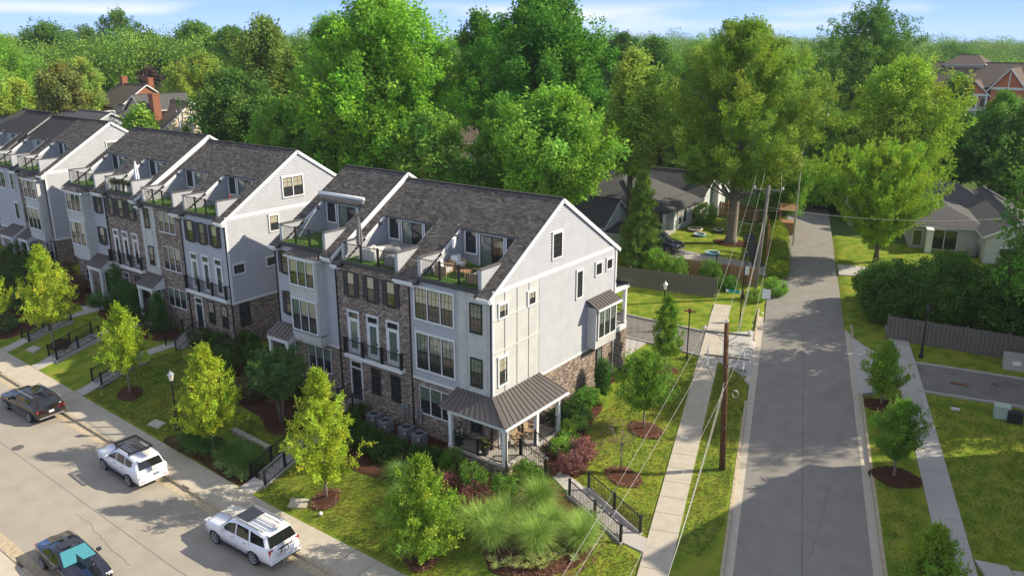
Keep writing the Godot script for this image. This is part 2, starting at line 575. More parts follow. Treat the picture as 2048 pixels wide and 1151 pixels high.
func bush(called: String, label: String, cat: String, at: Vector3, r: Vector3, col: Color, o := {}) -> void:
	# a rounded shrub: leaf clumps over an ellipsoid on short stems
	var t := thing(called, label, cat, at, 0.0, o.get("group", ""))
	var w := B.new()
	for i in 5:
		var a := i * 1.256
		w.tube([Vector3(cos(a) * 0.04, -0.05, sin(a) * 0.04), Vector3(cos(a) * r.x * 0.5, r.y * 0.9, sin(a) * r.z * 0.5)], [0.025, 0.01], 4)
	part(t, "stems", w.done(), "bark")
	var n := int(o.get("n", 26.0 * (r.x * r.z + r.x * r.y + r.y * r.z) + 60))
	var xf := []
	var cs := []
	for i in n:
		var d := Vector3(R.randfn(), R.randfn(), R.randfn()).normalized()
		var k: float = 1.0 + 0.13 * noise.get_noise_3d(d.x * 60.0 + at.x * 31.0, d.y * 60.0, d.z * 60.0 + at.z * 17.0) * o.get("lump", 1.4)
		var p: Vector3 = Vector3(d.x * r.x, r.y + d.y * r.y, d.z * r.z) * k * pow(R.randf_range(0.3, 1.0), 0.3)
		p.y = maxf(p.y, 0.03)
		xf.append(turned(p, o.get("s", 0.42) * R.randf_range(0.75, 1.25)))
		cs.append(tint(col * LEAFY, 0.2))
	mm(t, "foliage", leaf_mesh(o.get("lm", "lc2"), 30, 0.42, 0.26, 0.15, 0.0, 12), "leaf", xf, cs, "stuff")


func blade_mesh(key: String, n: int, ln: float, w: float, spread: float, seed_: int) -> ArrayMesh:
	if Q.has(key): return Q[key]
	var r := RandomNumberGenerator.new()
	r.seed = seed_
	var b := SurfaceTool.new()
	b.begin(Mesh.PRIMITIVE_TRIANGLES)
	b.set_smooth_group(FLAT)
	for i in n:
		var a := r.randf() * TAU
		var out := Vector3(cos(a), 0, sin(a))
		var side := Vector3(-sin(a), 0, cos(a)) * w * 0.5
		var l := ln * r.randf_range(0.7, 1.12)
		var sp := spread * r.randf_range(0.42, 1.1)
		var p := out * 0.06 * ln * r.randf()
		var prev := p
		var pw := 1.0
		var g := r.randf_range(0.75, 1.25)
		b.set_color(Color(g, g, g * 0.9))
		for s in 4:
			var t := (s + 1) / 4.0
			var q := p + out * l * sp * t * t * 1.0 + Vector3.UP * l * (t - sp * 0.62 * t * t)
			var qw := 1.0 - t * 0.92
			for v in [prev - side * pw, prev + side * pw, q + side * qw, prev - side * pw, q + side * qw, q - side * qw]:
				b.add_vertex(v)
			prev = q
			pw = qw
	b.generate_normals()
	Q[key] = b.commit()
	return Q[key]


func grass_clump(called: String, label: String, at: Vector3, r: float, h: float, col: Color, n: int, group: String) -> void:
	var t := thing(called, label, "ornamental grass", at, R.randf() * TAU, group)
	var xf := []
	var cs := []
	for i in n:
		var p := Vector3(R.randfn(), 0, R.randfn()) * r * 0.2
		var b := Basis(Vector3.UP, R.randf() * TAU) * Basis(Vector3.RIGHT, R.randfn() * 0.16)
		xf.append(Transform3D(b.scaled(Vector3(r / 0.9, h / 0.75, r / 0.9) * R.randf_range(0.75, 1.1)), p))
		cs.append(tint(col * 1.4, 0.22))
	mm(t, "blades", blade_mesh("fount", 46, 1.3, 0.024, 1.2, 3), "blade", xf, cs, "stuff")


func tuft(called: String, label: String, at: Vector3, s: float, col: Color, group: String) -> void:
	var t := thing(called, label, "ground plant", at, R.randf() * TAU, group)
	var xf := []
	var cs := []
	for i in 3:
		xf.append(turned(Vector3(R.randfn(), 0, R.randfn()) * 0.06 * s, s, 0.12))
		cs.append(tint(col, 0.2))
	mm(t, "blades", blade_mesh("liri", 20, 0.46, 0.075, 0.8, 6), "blade", xf, cs, "stuff")


# ---------------------------------------------------------------- building pieces
const SIDE := Basis(Vector3(0, 0, -1), Vector3.UP, Vector3(1, 0, 0))   # a wall that faces +x: local x runs to the rear


func cuts(x0: float, x1: float, ya: float, yb: float, holes: Array) -> Array:
	var iv := [[x0, x1]]
	for h in holes:
		if h[3] > ya + 0.02 and h[2] < yb - 0.02:
			var nx := []
			for s in iv:
				if h[1] <= s[0] or h[0] >= s[1]:
					nx.append(s)
				else:
					if h[0] > s[0]: nx.append([s[0], h[0]])
					if h[1] < s[1]: nx.append([h[1], s[1]])
			iv = nx
	return iv


func siding(u: Node3D, f: Transform3D, x0: float, x1: float, y0: float, y1: float, m: String, holes := [], lap := 0.19, gable := []) -> void:
	var b := B.new()
	var y := y0
	while y < y1 - 0.01:
		var yt := minf(y + lap, y1)
		var a := x0
		var c := x1
		var at := x0
		var ct := x1
		if gable.size():   # [eave y, slope, span]
			a = maxf(0.0, (y - gable[0]) / gable[1])
			c = gable[2] - a
			at = maxf(0.0, (yt - gable[0]) / gable[1])
			ct = gable[2] - at
		var iv := cuts(a, c, y, yt, holes)
		for s in iv:
			var l: float = at if s[0] == a else s[0]
			var r: float = ct if s[1] == c else s[1]
			if r - l < 0.01: continue
			b.quad(Vector3(l, yt, -0.006), Vector3(r, yt, -0.006), Vector3(s[1], y, 0.044), Vector3(s[0], y, 0.044))
			b.quad(Vector3(s[0], y, 0.044), Vector3(s[1], y, 0.044), Vector3(s[1], y, -0.006), Vector3(s[0], y, -0.006))
		y = yt
	part(u, "siding", b.done(), m, f)


func brick_tone() -> Color:
	var k := R.randf()
	var c := Color(0.155, 0.122, 0.10)
	if k < 0.22: c = Color(0.095, 0.076, 0.066)
	elif k < 0.42: c = Color(0.23, 0.18, 0.14)
	elif k < 0.54: c = Color(0.31, 0.26, 0.21)
	elif k < 0.68: c = Color(0.17, 0.125, 0.10)
	var g := R.randf_range(1.25, 1.7)
	return Color(c.r * g, c.g * g, c.b * g)


func bricks(u: Node3D, rects: Array) -> void:   # rects: [transform, x0, x1, y0, y1, holes]
	var xf := []
	var cs := []
	for q in rects:
		var f: Transform3D = q[0]
		var back := B.new()
		var row := 0
		var y: float = q[3]
		for s in 1:
			var p := []
			for c in [[0, 0], [1, 0], [1, 1], [0, 1]]:
				p.append(f * Vector3(q[1 + c[0]], q[3] if c[1] == 0 else q[4], 0.0))
			back.quad(p[3], p[2], p[1], p[0])
			part(u, "mortar", back.done(), "mortar")
		while y < q[4] - 0.03:
			for s in cuts(q[1], q[2], y, y + 0.066, q[5]):
				var x: float = s[0] + (0.0 if row % 2 == 0 else -0.104)
				while x < s[1]:
					var a := maxf(x, s[0])
					var e := minf(x + 0.196, s[1])
					if e - a > 0.03:
						xf.append(f * Transform3D(Basis.from_scale(Vector3((e - a) / 0.196, 1, R.randf_range(0.8, 1.25))), Vector3((a + e) * 0.5, y + 0.033, 0.0)))
						cs.append(brick_tone())
					x += 0.208
			y += 0.072
			row += 1
	if not Q.has("brick"):
		var b := B.new()
		b.box(-0.098, -0.029, -0.012, 0.098, 0.029, 0.012)
		Q.brick = b.done()
	mm(u, "bricks", Q.brick, "brick", xf, cs, "stuff")


func pick(a: Array):
	return a[R.randi() % a.size()]


func window(u: Node3D, f: Transform3D, x0: float, x1: float, y0: float, y1: float, o := {}) -> void:
	# casing > sashes with muntins, upper and lower panes; n lights side by side
	var n: int = o.get("n", 1)
	var cas: bool = o.get("casing", true)
	var w := x1 - x0
	var h := y1 - y0
	var key := "w%.2f/%.2f/%d/%s/%s/%s" % [w, h, n, cas, o.get("grid", 0), o.get("single", false)]
	var mw := 0.075
	var lw := (w - mw * (n - 1)) / n
	if not Q.has(key):
		var b := B.new()
		if cas:
			b.box(-0.10, -0.10, 0.0, w + 0.10, 0.0, 0.07)
			b.box(-0.10, h, 0.0, w + 0.10, h + 0.13, 0.065)
			b.box(-0.12, h + 0.13, 0.0, w + 0.12, h + 0.165, 0.09)
			b.box(-0.10, 0, 0.0, 0, h, 0.06)
			b.box(w, 0, 0.0, w + 0.10, h, 0.06)
		else:
			b.box(-0.05, -0.08, -0.01, w + 0.05, 0.0, 0.06)
			b.box(-0.04, h, -0.01, w + 0.04, h + 0.04, 0.035)
			b.box(-0.04, 0, -0.01, 0, h, 0.035)
			b.box(w, 0, -0.01, w + 0.04, h, 0.035)
		for i in range(1, n):
			var x := i * (lw + mw) - mw
			b.box(x, 0, 0.0, x + mw, h, 0.05)
		var s := B.new()
		var hy := h * 0.5
		s.box(0, 0, 0, lw, 0.05, 0.032)
		s.box(0, h - 0.045, 0, lw, h, 0.04)
		s.box(0, 0.05, 0, 0.045, h - 0.045, 0.036)
		s.box(lw - 0.045, 0.05, 0, lw, h - 0.045, 0.036)
		if not o.get("single", false):
			s.box(0.045, hy - 0.03, 0, lw - 0.045, hy + 0.03, 0.04)
		var g: int = o.get("grid", 0)
		if g > 0:
			for i in range(1, g):
				s.box(lw * i / g - 0.011, 0.05, 0.012, lw * i / g + 0.011, h - 0.045, 0.024)
			for yy in [h * 0.25, h * 0.75]:
				s.box(0.045, yy - 0.011, 0.012, lw - 0.045, yy + 0.011, 0.023)
		var p := B.new()
		p.box(0.045, 0.0, 0.0, lw - 0.045, h * 0.5 - 0.03, 0.014)
		Q[key] = [b.done(), s.done(), p.done()]
	var t := f * Transform3D(Basis.IDENTITY, Vector3(x0, y0, 0.04 if cas else 0.05))
	var root := part(u, "window", Q[key][0], "trim" if cas else o.get("frame", "sash"), t)
	for i in n:
		var at := Transform3D(Basis.IDENTITY, Vector3(i * (lw + mw), 0, 0))
		part(root, "sash", Q[key][1], "sash", at)
		part(root, "pane", Q[key][2], o.get("up", pick(["glass_blind", "glass_green", "glass_blind", "glass_lo"])), at.translated(Vector3(0, h * 0.5 - 0.01, 0)))
		part(root, "pane", Q[key][2], o.get("lo", "glass_lo"), at.translated(Vector3(0, 0.045, 0)))


func shutters(u: Node3D, f: Transform3D, x0: float, x1: float, y0: float, y1: float, w := 0.34) -> void:
	var key := "sh%.2f" % (y1 - y0)
	if not Q.has(key):
		var b := B.new()
		var h := y1 - y0
		b.box(0, 0, 0, w, h, 0.035)
		for r in [[0.0, 0.08], [h * 0.5 - 0.04, h * 0.5 + 0.04], [h - 0.08, h]]:
			b.box(0, r[0], 0.035, w, r[1], 0.05)
		b.box(0, 0.08, 0.035, 0.06, h - 0.08, 0.05)
		b.box(w - 0.06, 0.08, 0.035, w, h - 0.08, 0.05)
		Q[key] = b.done()
	for x in [x0 - w - 0.02, x1 + 0.02]:
		part(u, "shutter", Q[key], "shutter", f * Transform3D(Basis.IDENTITY, Vector3(x, y0, 0.046)))


func french_door(u: Node3D, f: Transform3D, x0: float, x1: float, y0: float, y1: float, leaf := "trim") -> void:
	var w := x1 - x0
	var h := y1 - y0
	var key := "fd%.2f/%.2f" % [w, h]
	if not Q.has(key):
		var b := B.new()
		b.box(-0.09, 0, 0, 0, h, 0.08)
		b.box(w, 0, 0, w + 0.09, h, 0.08)
		b.box(-0.11, h, 0, w + 0.11, h + 0.13, 0.09)
		b.box(0, h - 0.48, 0, w, h - 0.40, 0.07)
		var s := B.new()
		s.box(0, 0, 0, 0.13, h - 0.48, 0.05)
		s.box(w - 0.13, 0, 0, w, h - 0.48, 0.05)
		s.box(0.13, 0, 0, w - 0.13, 0.28, 0.05)
		s.box(0.13, h - 0.62, 0, w - 0.13, h - 0.48, 0.05)
		var p := B.new()
		p.box(0.13, 0.28, 0, w - 0.13, h - 0.62, 0.02)
		var t := B.new()
		t.box(0, h - 0.40, 0, w, h, 0.02)
		var k := B.new()
		k.box(w - 0.09, 1.0, 0.05, w - 0.05, 1.12, 0.09)
		Q[key] = [b.done(), s.done(), p.done(), t.done(), k.done()]
	var root := part(u, "door", Q[key][0], "trim", f * Transform3D(Basis.IDENTITY, Vector3(x0, y0, 0.02)))
	part(root, "door_leaf", Q[key][1], leaf)
	part(root, "pane", Q[key][2], pick(["glass_dark", "glass_lo", "glass_green"]))
	part(root, "transom", Q[key][3], "glass_lo")
	part(root, "handle", Q[key][4], "black")


func railing(parent: Node, called: String, pts: Array, h: float, posts: Array, o := {}) -> Node3D:
	# pts: base line; posts: indices where a post stands; rails, posts and thin balusters
	var rails := B.new()
	var low := B.new()
	var bal := B.new()
	for i in pts.size() - 1:
		var a: Vector3 = pts[i]
		var b: Vector3 = pts[i + 1]
		rails.bar(a + Vector3(0, h, 0), b + Vector3(0, h, 0), 0.05, 0.045)
		low.bar(a + Vector3(0, 0.09, 0), b + Vector3(0, 0.09, 0), 0.04, 0.04)
		var n := int(Vector2(b.x - a.x, b.z - a.z).length() / 0.115)
		for k in range(1, n):
			var p := a.lerp(b, float(k) / n)
			bal.box(p.x - 0.0085, p.y + 0.11, p.z - 0.0085, p.x + 0.0085, p.y + h - 0.02, p.z + 0.0085)
	var root := part(parent, called, rails.done(), o.get("mat", "black"))
	part(root, "bottom_rail", low.done(), o.get("mat", "black"))
	var pb := B.new()
	var s: float = o.get("post", 0.05)
	pb.box(-s, -o.get("sink", 0.0), -s, s, h + 0.07, s)
	pb.box(-s - 0.012, h + 0.07, -s - 0.012, s + 0.012, h + 0.10, s + 0.012)
	var pm := pb.done()
	for i in posts:
		part(root, "post", pm, o.get("mat", "black"), Transform3D(Basis.IDENTITY, pts[i]))
	var bb := part(root, "balusters", bal.done(), o.get("mat", "black"))
	bb.set_meta("kind", "stuff")
	return root


func standing_seam(u: Node3D, called: String, a: Vector3, b: Vector3, c: Vector3, d: Vector3, gap := 0.42) -> void:
	# a pitched sheet roof: a, b along the eave (left to right), c, d along the top (right to left); every pan is a piece with its own raised seam
	var n := maxi(1, int(round(a.distance_to(b) / gap)))
	var nr := (b - a).cross(d - a).normalized()
	if nr.y < 0.0: nr = -nr
	var root: MeshInstance3D = null
	for i in n:
		var s := B.new()
		var p0 := a.lerp(b, float(i) / n)
		var p1 := a.lerp(b, float(i + 1) / n)
		var q0 := d.lerp(c, float(i) / n)
		var q1 := d.lerp(c, float(i + 1) / n)
		s.slab([q0, q1, p1, p0], -nr * 0.03)
		s.bar(p0 + nr * 0.02, q0 + nr * 0.02, 0.022, 0.045)
		if i == n - 1: s.bar(p1 + nr * 0.02, q1 + nr * 0.02, 0.022, 0.045)
		if root == null: root = part(u, called, s.done(), "metal_roof")
		else: part(root, "roof_pan", s.done(), "metal_roof")


func shingles(u: Node3D, quads: Array, lx := 0.305, ly := 0.145, dark := 1.0) -> void:
	# quads: [eave left, eave right, top right, top left]; separate tabs in courses
	var xf := []
	var cs := []
	for q in quads:
		var ex: Vector3 = (q[1] - q[0])
		var up: Vector3 = (q[3] - q[0])
		var w := ex.length()
		var l := up.length()
		var x := ex / w
		var y := (up - x * up.dot(x)).normalized()
		var n := x.cross(y).normalized()
		if n.y < 0.0: n = -n
		var bs := Basis(x, n, -x.cross(n)).orthonormalized()
		var row := 0
		var t := 0.0
		while t < l - 0.02:
			var c := -lx * 0.5 * (row % 2) - R.randf() * 0.06
			var rowk := R.randf_range(0.92, 1.08)
			while c < w:
				var a := maxf(c, 0.0)
				var e := minf(c + lx, w)
				if e - a > 0.04:
					var p: Vector3 = q[0] + x * (a + e) * 0.5 + y * (t + ly * 0.5) + n * R.randf_range(0.006, 0.016)
					xf.append(Transform3D(bs * Basis(Vector3.RIGHT, -0.05) * Basis.from_scale(Vector3((e - a) / lx * 0.985, 1, 1)), p))
					var g := (0.10 * rowk * R.randf_range(0.62, 1.35) + (0.05 if R.randf() < 0.10 else 0.0)) * dark
					cs.append(Color(g * 1.1, g, g * 0.86))
				c += lx
			t += ly
			row += 1
	if not Q.has("shingle"):
		var b := B.new()
		b.box(-0.152, -0.006, -0.078, 0.152, 0.006, 0.078)
		Q.shingle = b.done()
	mm(u, "shingles", Q.shingle, "shingle", xf, cs, "stuff")


func downpipe(u: Node3D, p: Array, m := "black") -> void:
	var b := B.new()
	for i in p.size() - 1: b.bar(p[i], p[i + 1], 0.075, 0.06)
	part(u, "downpipe", b.done(), m)


# ---------------------------------------------------------------- townhouses
const EAVE := 11.16
const PITCH := 0.62
const RIDGE := 15.5
const DEEP := 14.0


func panelled(u: Node3D, f: Transform3D, x0: float, x1: float, y0: float, y1: float, vs: Array, hs: Array, m := "siding_cream", called := "panel") -> void:
	var b := B.new()
	b.box(x0, y0, -0.05, x1, y1, 0.02)
	for v in vs: b.box(v - 0.03, y0 + 0.003, 0.02, v + 0.03, y1 - 0.003, 0.062)
	for h in hs: b.box(x0 + 0.003, h - 0.045, 0.02, x1 - 0.003, h + 0.045, 0.066)
	part(u, called, b.done(), m, f)


func porch_column(u: Node3D, x: float, z: float, y0: float, y1: float, s := 0.12) -> void:
	var b := B.new()
	b.box(x - s, y0, z - s, x + s, y1, z + s)
	b.box(x - s - 0.03, y0 + 0.002, z - s - 0.03, x + s + 0.03, y0 + 0.18, z + s + 0.03)
	b.box(x - s - 0.03, y1 - 0.12, z - s - 0.03, x + s + 0.03, y1 - 0.002, z + s + 0.03)
	part(u, "column", b.done(), "trim")


func unit(d: Dictionary) -> Node3D:
	var w: float = d.w
	var u := thing("townhouse", d.label, "house", Vector3(d.x, d.dy, d.z), 0.0, "townhouses in the row")
	var I := Transform3D.IDENTITY
	var base: float = d.get("base", 0.0)
	var d0: float = d.dk[0]
	var d1: float = d.dk[1]
	var full: bool = d.get("full", true)
	# core
	var c := B.new()
	c.box(0.004, base, -DEEP + 0.004, w - 0.004, 11.17, -0.06)
	c.slab([Vector3(0.004, 11.17, -4.06), Vector3(0.004, 13.55, -4.06), Vector3(0.004, RIDGE - 0.22, -7.0), Vector3(0.004, 11.17, -DEEP + 0.05)], Vector3(w - 0.008, 0, 0))
	part(u, "wall", c.done(), "siding")
	# roof
	var e0 := Vector3(0, EAVE - PITCH * 0.38, 0.38)
	var rd := Vector3(0, RIDGE, -7.0)
	var nr := Vector3(0, 1, PITCH).normalized()
	var xl: float = -d.get("ol", 0.0)
	var xr: float = w + d.get("orr", 0.0)
	var b := B.new()
	var L := Vector3(xl, 0, 0)
	var A0 := Vector3(d0, 0, 0)
	var A1 := Vector3(d1, 0, 0)
	var Rr := Vector3(xr, 0, 0)
	var door_top := Vector3(0, EAVE + PITCH * 3.8, -3.8)
	b.slab([rd + L, rd + A0, e0 + A0, e0 + L], nr * -0.16)
	b.slab([rd + A1, rd + Rr, e0 + Rr, e0 + A1], nr * -0.16)
	b.slab([rd + A0, rd + A1, door_top + A1, door_top + A0], nr * -0.16)
	var eb := Vector3(0, EAVE - PITCH * 0.3, -DEEP - 0.3)
	b.slab([eb + L, eb + Rr, rd + Rr, rd + L], Vector3(0, -1, PITCH).normalized() * 0.16)
	var roof := part(u, "roof", b.done(), "roof_felt")
	if full:
		shingles(roof, [[e0 + L, e0 + A0, rd + A0, rd + L], [e0 + A1, e0 + Rr, rd + Rr, rd + A1], [door_top + A0, door_top + A1, rd + A1, rd + A0]])
	var rc := B.new()
	rc.bar(rd + L + Vector3(0, 0.03, 0), rd + Rr + Vector3(0, 0.03, 0), 0.26, 0.05)
	part(roof, "ridge_cap", rc.done(), "roof_felt")
	var vent := B.new()
	vent.tube([Vector3(w * 0.3, 12.3, -11.0), Vector3(w * 0.3, 13.4, -11.0)], [0.05, 0.05], 8)
	part(roof, "vent_pipe", vent.done(), "dark_grey")
	# eave gutters on both sides of the deck, dark edge below it
	for s in [[xl, d0 - 0.25], [d1 + 0.25, xr]]:
		var g := B.new()
		g.box(s[0], e0.y - 0.16, 0.385, s[1], e0.y - 0.02, 0.50)
		g.box(s[0] + 0.02, e0.y - 0.30, 0.02, s[1] - 0.02, e0.y - 0.165, 0.37)
		part(u, "gutter", g.done(), "trim")
	var df := B.new()
	df.box(d0 - 0.248, 11.0, -0.05, d1 + 0.248, 11.24, 0.16)
	part(u, "deck_edge", df.done(), "dark_grey")
	# roof deck let into the slope
	var fl := B.new()
	fl.box(d0, 11.18, -3.995, d1, 11.27, -0.055)
	part(u, "deck_floor", fl.done(), d.get("floor", "turf"))
	for s in [[d0 - 0.25, d0], [d1, d1 + 0.25]]:
		var ck := B.new()
		ck.slab([Vector3(s[0], 11.1, -0.06), Vector3(s[0], 12.36, -0.06), Vector3(s[0], 12.36, -2.0), Vector3(s[0], 11.1, -2.0)], Vector3(s[1] - s[0], 0, 0))
		ck.slab([Vector3(s[0], 11.1, -2.0), Vector3(s[0], 12.2, -2.0), Vector3(s[0], 13.44, -4.06), Vector3(s[0], 11.1, -4.06)], Vector3(s[1] - s[0], 0, 0))
		var wall := part(u, "deck_wall", ck.done(), "siding")
		var cp := B.new()
		cp.box(s[0] - 0.03, 12.362, -2.1, s[1] + 0.03, 12.42, -0.03)
		part(wall, "wall_cap", cp.done(), "cap")
		var edge := B.new()   # board closing the roof edge along the opening
		var ex: float = d0 + 0.014 if s[1] == d0 else d1 - 0.014
		edge.bar(Vector3(ex, EAVE + PITCH * 1.95 - 0.12, -1.95), Vector3(ex, EAVE + PITCH * 4.0 - 0.12, -4.0), 0.028, 0.22)
		part(wall, "edge_board", edge.done(), "trim")
		if s[1] == d0:
			var lap := B.new()   # lapped boards on the inner face
			var y := 11.3
			while y < 13.3:
				var z0 := -0.1 if y < 12.2 else -2.0 - (y - 12.18) / PITCH
				lap.bar(Vector3(s[1] + 0.004, y, z0), Vector3(s[1] + 0.004, y, -4.0), 0.016, 0.022)
				y += 0.19
			part(wall, "lap_boards", lap.done(), "siding")
			var sc := B.new()
			sc.box(s[1] + 0.005, 12.95, -3.35, s[1] + 0.14, 13.2, -3.2)
			part(wall, "wall_lamp", sc.done(), "dark_grey")
	var dw := B.new()
	dw.box(d0, 11.1, -4.12, d1, 13.6, -4.0)
	part(u, "door_wall", dw.done(), "siding")
	var F4 := Transform3D(Basis.IDENTITY, Vector3(0, 0, -4.0))
	var gl := B.new()
	gl.box(d0 - 0.2, 13.42, -3.86, d1 + 0.2, 13.54, -3.74)
	part(u, "gutter", gl.done(), "dark_grey")
	if full:
		window(u, F4, d0 + 0.28, d0 + 1.12, 12.02, 13.36, {"grid": 2, "up": "glass_lo"})
	var sd := B.new()
	var q0: float = d0 + 1.42
	sd.box(q0 - 0.09, 11.27, 0, q0, 13.3, 0.08)
	sd.box(q0 + 1.8, 11.27, 0, q0 + 1.89, 13.3, 0.08)
	sd.box(q0 - 0.09, 13.3, 0, q0 + 1.89, 13.4, 0.08)
	var slide := part(u, "sliding_door", sd.done(), "trim", F4)
	for k in 2:
		var p := B.new()
		p.box(q0 + 0.9 * k + 0.05, 11.33, 0.005, q0 + 0.9 * k + 0.85, 13.24, 0.02 + 0.015 * k)
		part(slide, "pane", p.done(), "glass_dark" if k == 1 else "glass_green")
		var fr := B.new()
		var fx: float = q0 + 0.9 * k
		for e in [[fx, 11.27, fx + 0.05, 13.3], [fx + 0.85, 11.27, fx + 0.9, 13.3], [fx + 0.05, 11.27, fx + 0.85, 11.33], [fx + 0.05, 13.24, fx + 0.85, 13.3]]:
			fr.box(e[0], e[1], 0.0, e[2], e[3], 0.045)
		part(slide, "sash", fr.done(), "sash")
	if d1 - d0 > 4.1 and full:
		window(u, F4, d0 + 3.5, minf(d1 - 0.12, d0 + 4.25), 12.02, 13.36, {"grid": 2, "up": "glass_lo"})
	var ry := 11.27
	railing(u, "deck_railing", [Vector3(d0, ry, -0.1), Vector3(lerpf(d0, d1, 0.335), ry, -0.1), Vector3(lerpf(d0, d1, 0.67), ry, -0.1), Vector3(d1, ry, -0.1)], 1.05, [1, 2])
	# facade
	var holes := []
	for q in d.fac:
		if q[0] in ["win", "shw", "fd"]:
			holes.append([q[1] - 0.04, q[2] + 0.04, q[3] - 0.06, q[4] + 0.05])
	var rects: Array = d.get("bricks", []).duplicate()
	for q in d.fac:
		match q[0]:
			"sid": siding(u, I, q[1], q[2], q[3], q[4], "siding")
			"pan": panelled(u, I, q[1], q[2], q[3], q[4], q[5], q[6])
			"brk": rects.append([I, q[1], q[2], q[3], q[4], holes])
			"win": window(u, I, q[1], q[2], q[3], q[4], q[5])
			"shw":
				window(u, I, q[1], q[2], q[3], q[4], {"casing": false})
				shutters(u, I, q[1], q[2], q[3], q[4])
			"fd": french_door(u, I, q[1], q[2], q[3], q[4], q[5] if q.size() > 5 else "trim")
			"balc":
				var s := B.new()
				s.box(q[1], q[3] - 0.28, 0.015, q[2], q[3], 0.42)
				var bal := part(u, "balcony", s.done(), "trim")
				var m: float = (q[2] - q[1]) / 3.0
				railing(bal, "balcony_railing", [Vector3(q[1] + 0.06, q[3], 0.04), Vector3(q[1] + 0.06, q[3], 0.36), Vector3(q[1] + m, q[3], 0.36), Vector3(q[2] - m, q[3], 0.36), Vector3(q[2] - 0.06, q[3], 0.36), Vector3(q[2] - 0.06, q[3], 0.04)], 0.98, [1, 2, 3, 4], {"post": 0.075})
			"bay":
				var pz: float = q[5]
				var s := B.new()
				s.box(q[1], q[3], 0.01, q[2], q[4], pz)
				s.box(q[1] + 0.1, q[3] - 0.18, 0.01, q[2] - 0.1, q[3] - 0.002, pz - 0.1)
				for y in [q[3] + 0.6, q[6][0][2] - 0.16, q[6][0][2] + 2.35, q[6][1][2] - 0.16, q[4] - 0.12]:
					s.box(q[1] - 0.012, y - 0.05, 0.012, q[2] + 0.012, y + 0.05, pz + 0.014)
				for x in [q[1] + 0.06, q[2] - 0.06]:
					s.box(x - 0.06, q[3] + 0.005, pz, x + 0.06, q[4] - 0.005, pz + 0.02)
				for k in 4:
					var x: float = lerpf(q[1] + 0.2, q[2] - 0.2, (k + 0.5) / 4.0)
					s.box(x - 0.02, q[6][0][3] + 0.25, pz, x + 0.02, q[6][1][2] - 0.22, pz + 0.012)
				part(u, "bay", s.done(), "siding_cream")
				var FB := Transform3D(Basis.IDENTITY, Vector3(0, 0, pz))
				for k in q[6]: window(u, FB, k[0], k[1], k[2], k[3], {"n": 3})
				var yy: float = q[4]
				var tp := B.new()
				tp.box(q[1] - 0.2, yy, 0.02, q[2] + 0.2, yy + 0.12, pz + 0.2)
				part(u, "bay_cornice", tp.done(), "trim")
				standing_seam(u, "bay_roof", Vector3(q[1] - 0.2, yy + 0.13, pz + 0.2), Vector3(q[2] + 0.2, yy + 0.13, pz + 0.2), Vector3(q[2] - 0.35, yy + 0.5, 0.05), Vector3(q[1] + 0.35, yy + 0.5, 0.05))
				for sgn in [[q[1] - 0.2, q[1] + 0.35], [q[2] + 0.2, q[2] - 0.35]]:
					var hp := B.new()
					hp.slab([Vector3(sgn[0], yy + 0.13, pz + 0.2), Vector3(sgn[1], yy + 0.5, 0.05), Vector3(sgn[0], yy + 0.13, 0.05)], Vector3(0, -0.03, 0))
					part(u, "roof_pan", hp.done(), "metal_roof")
			"porch":   # x0, x1, eave y, top y, depth, floor y
				standing_seam(u, "porch_roof", Vector3(q[1], q[3], q[5]), Vector3(q[2], q[3], q[5]), Vector3(q[2] - 0.1, q[4], 0.03), Vector3(q[1] + 0.1, q[4], 0.03))
				var s := B.new()
				s.box(q[1] + 0.08, q[3] - 0.34, q[5] - 0.34, q[2] - 0.08, q[3] - 0.04, q[5] - 0.08)
				for x in [q[1] + 0.1, q[2] - 0.3]:
					s.slab([Vector3(x, q[3] - 0.3, q[5] - 0.1), Vector3(x, q[3] - 0.05, q[5] - 0.1), Vector3(x, q[4] - 0.08, 0.04), Vector3(x, q[3] - 0.3, 0.04)], Vector3(0.2, 0, 0))
				part(u, "porch_beam", s.done(), "trim")
				for x in [q[1] + 0.25, q[2] - 0.25]: porch_column(u, x, q[5] - 0.22, q[6], q[3] - 0.34, 0.1)
				var fs := B.new()
				fs.box(q[1] + 0.02, base, 0.02, q[2] - 0.02, q[6], q[5])
				part(u, "porch_floor", fs.done(), "concrete_new")
			"stoop":   # x0, x1, floor y, depth, steps run to x/z, ground y
				var fs := B.new()
				fs.box(q[1], base, 0.02, q[2], q[3], q[4])
				part(u, "stoop", fs.done(), "mortar")
				railing(u, "stoop_railing", [Vector3(q[1] + 0.06, q[3], q[4] - 0.06), Vector3(q[1] + 0.06, q[3], 0.1)], 0.95, [0], {"post": 0.04})
				railing(u, "stoop_railing", [Vector3(q[2] - 0.06, q[3], q[4] - 0.06), Vector3(q[2] - 0.06, q[3], 0.1)], 0.95, [0], {"post": 0.04})
				var n := int(ceil((q[3] - q[5]) / 0.18))
				for k in n:
					var st := B.new()
					st.box(q[1], base, q[4] + 0.3 * k, q[2], q[3] - 0.18 * (k + 1), q[4] + 0.3 * (k + 1) - 0.003)
					part(u, "step", st.done(), "mortar")
				for x in [q[1] + 0.06, q[2] - 0.06]:
					railing(u, "step_railing", [Vector3(x, q[3], q[4]), Vector3(x, q[3] - 0.18 * n, q[4] + 0.3 * n)], 0.95, [1], {"post": 0.04})
	if rects.size(): bricks(u, rects)
	# band between brick and siding
	var bd := B.new()
	bd.box(-0.002, 4.60, 0.0, w + 0.002, 4.74, 0.05)
	if d.get("band", true): part(u, "band_board", bd.done(), "trim")
	for x in d.get("pipes", []):
		downpipe(u, [Vector3(x, 10.85, 0.42), Vector3(x, 10.6, 0.07), Vector3(x, base + 0.2, 0.07)])
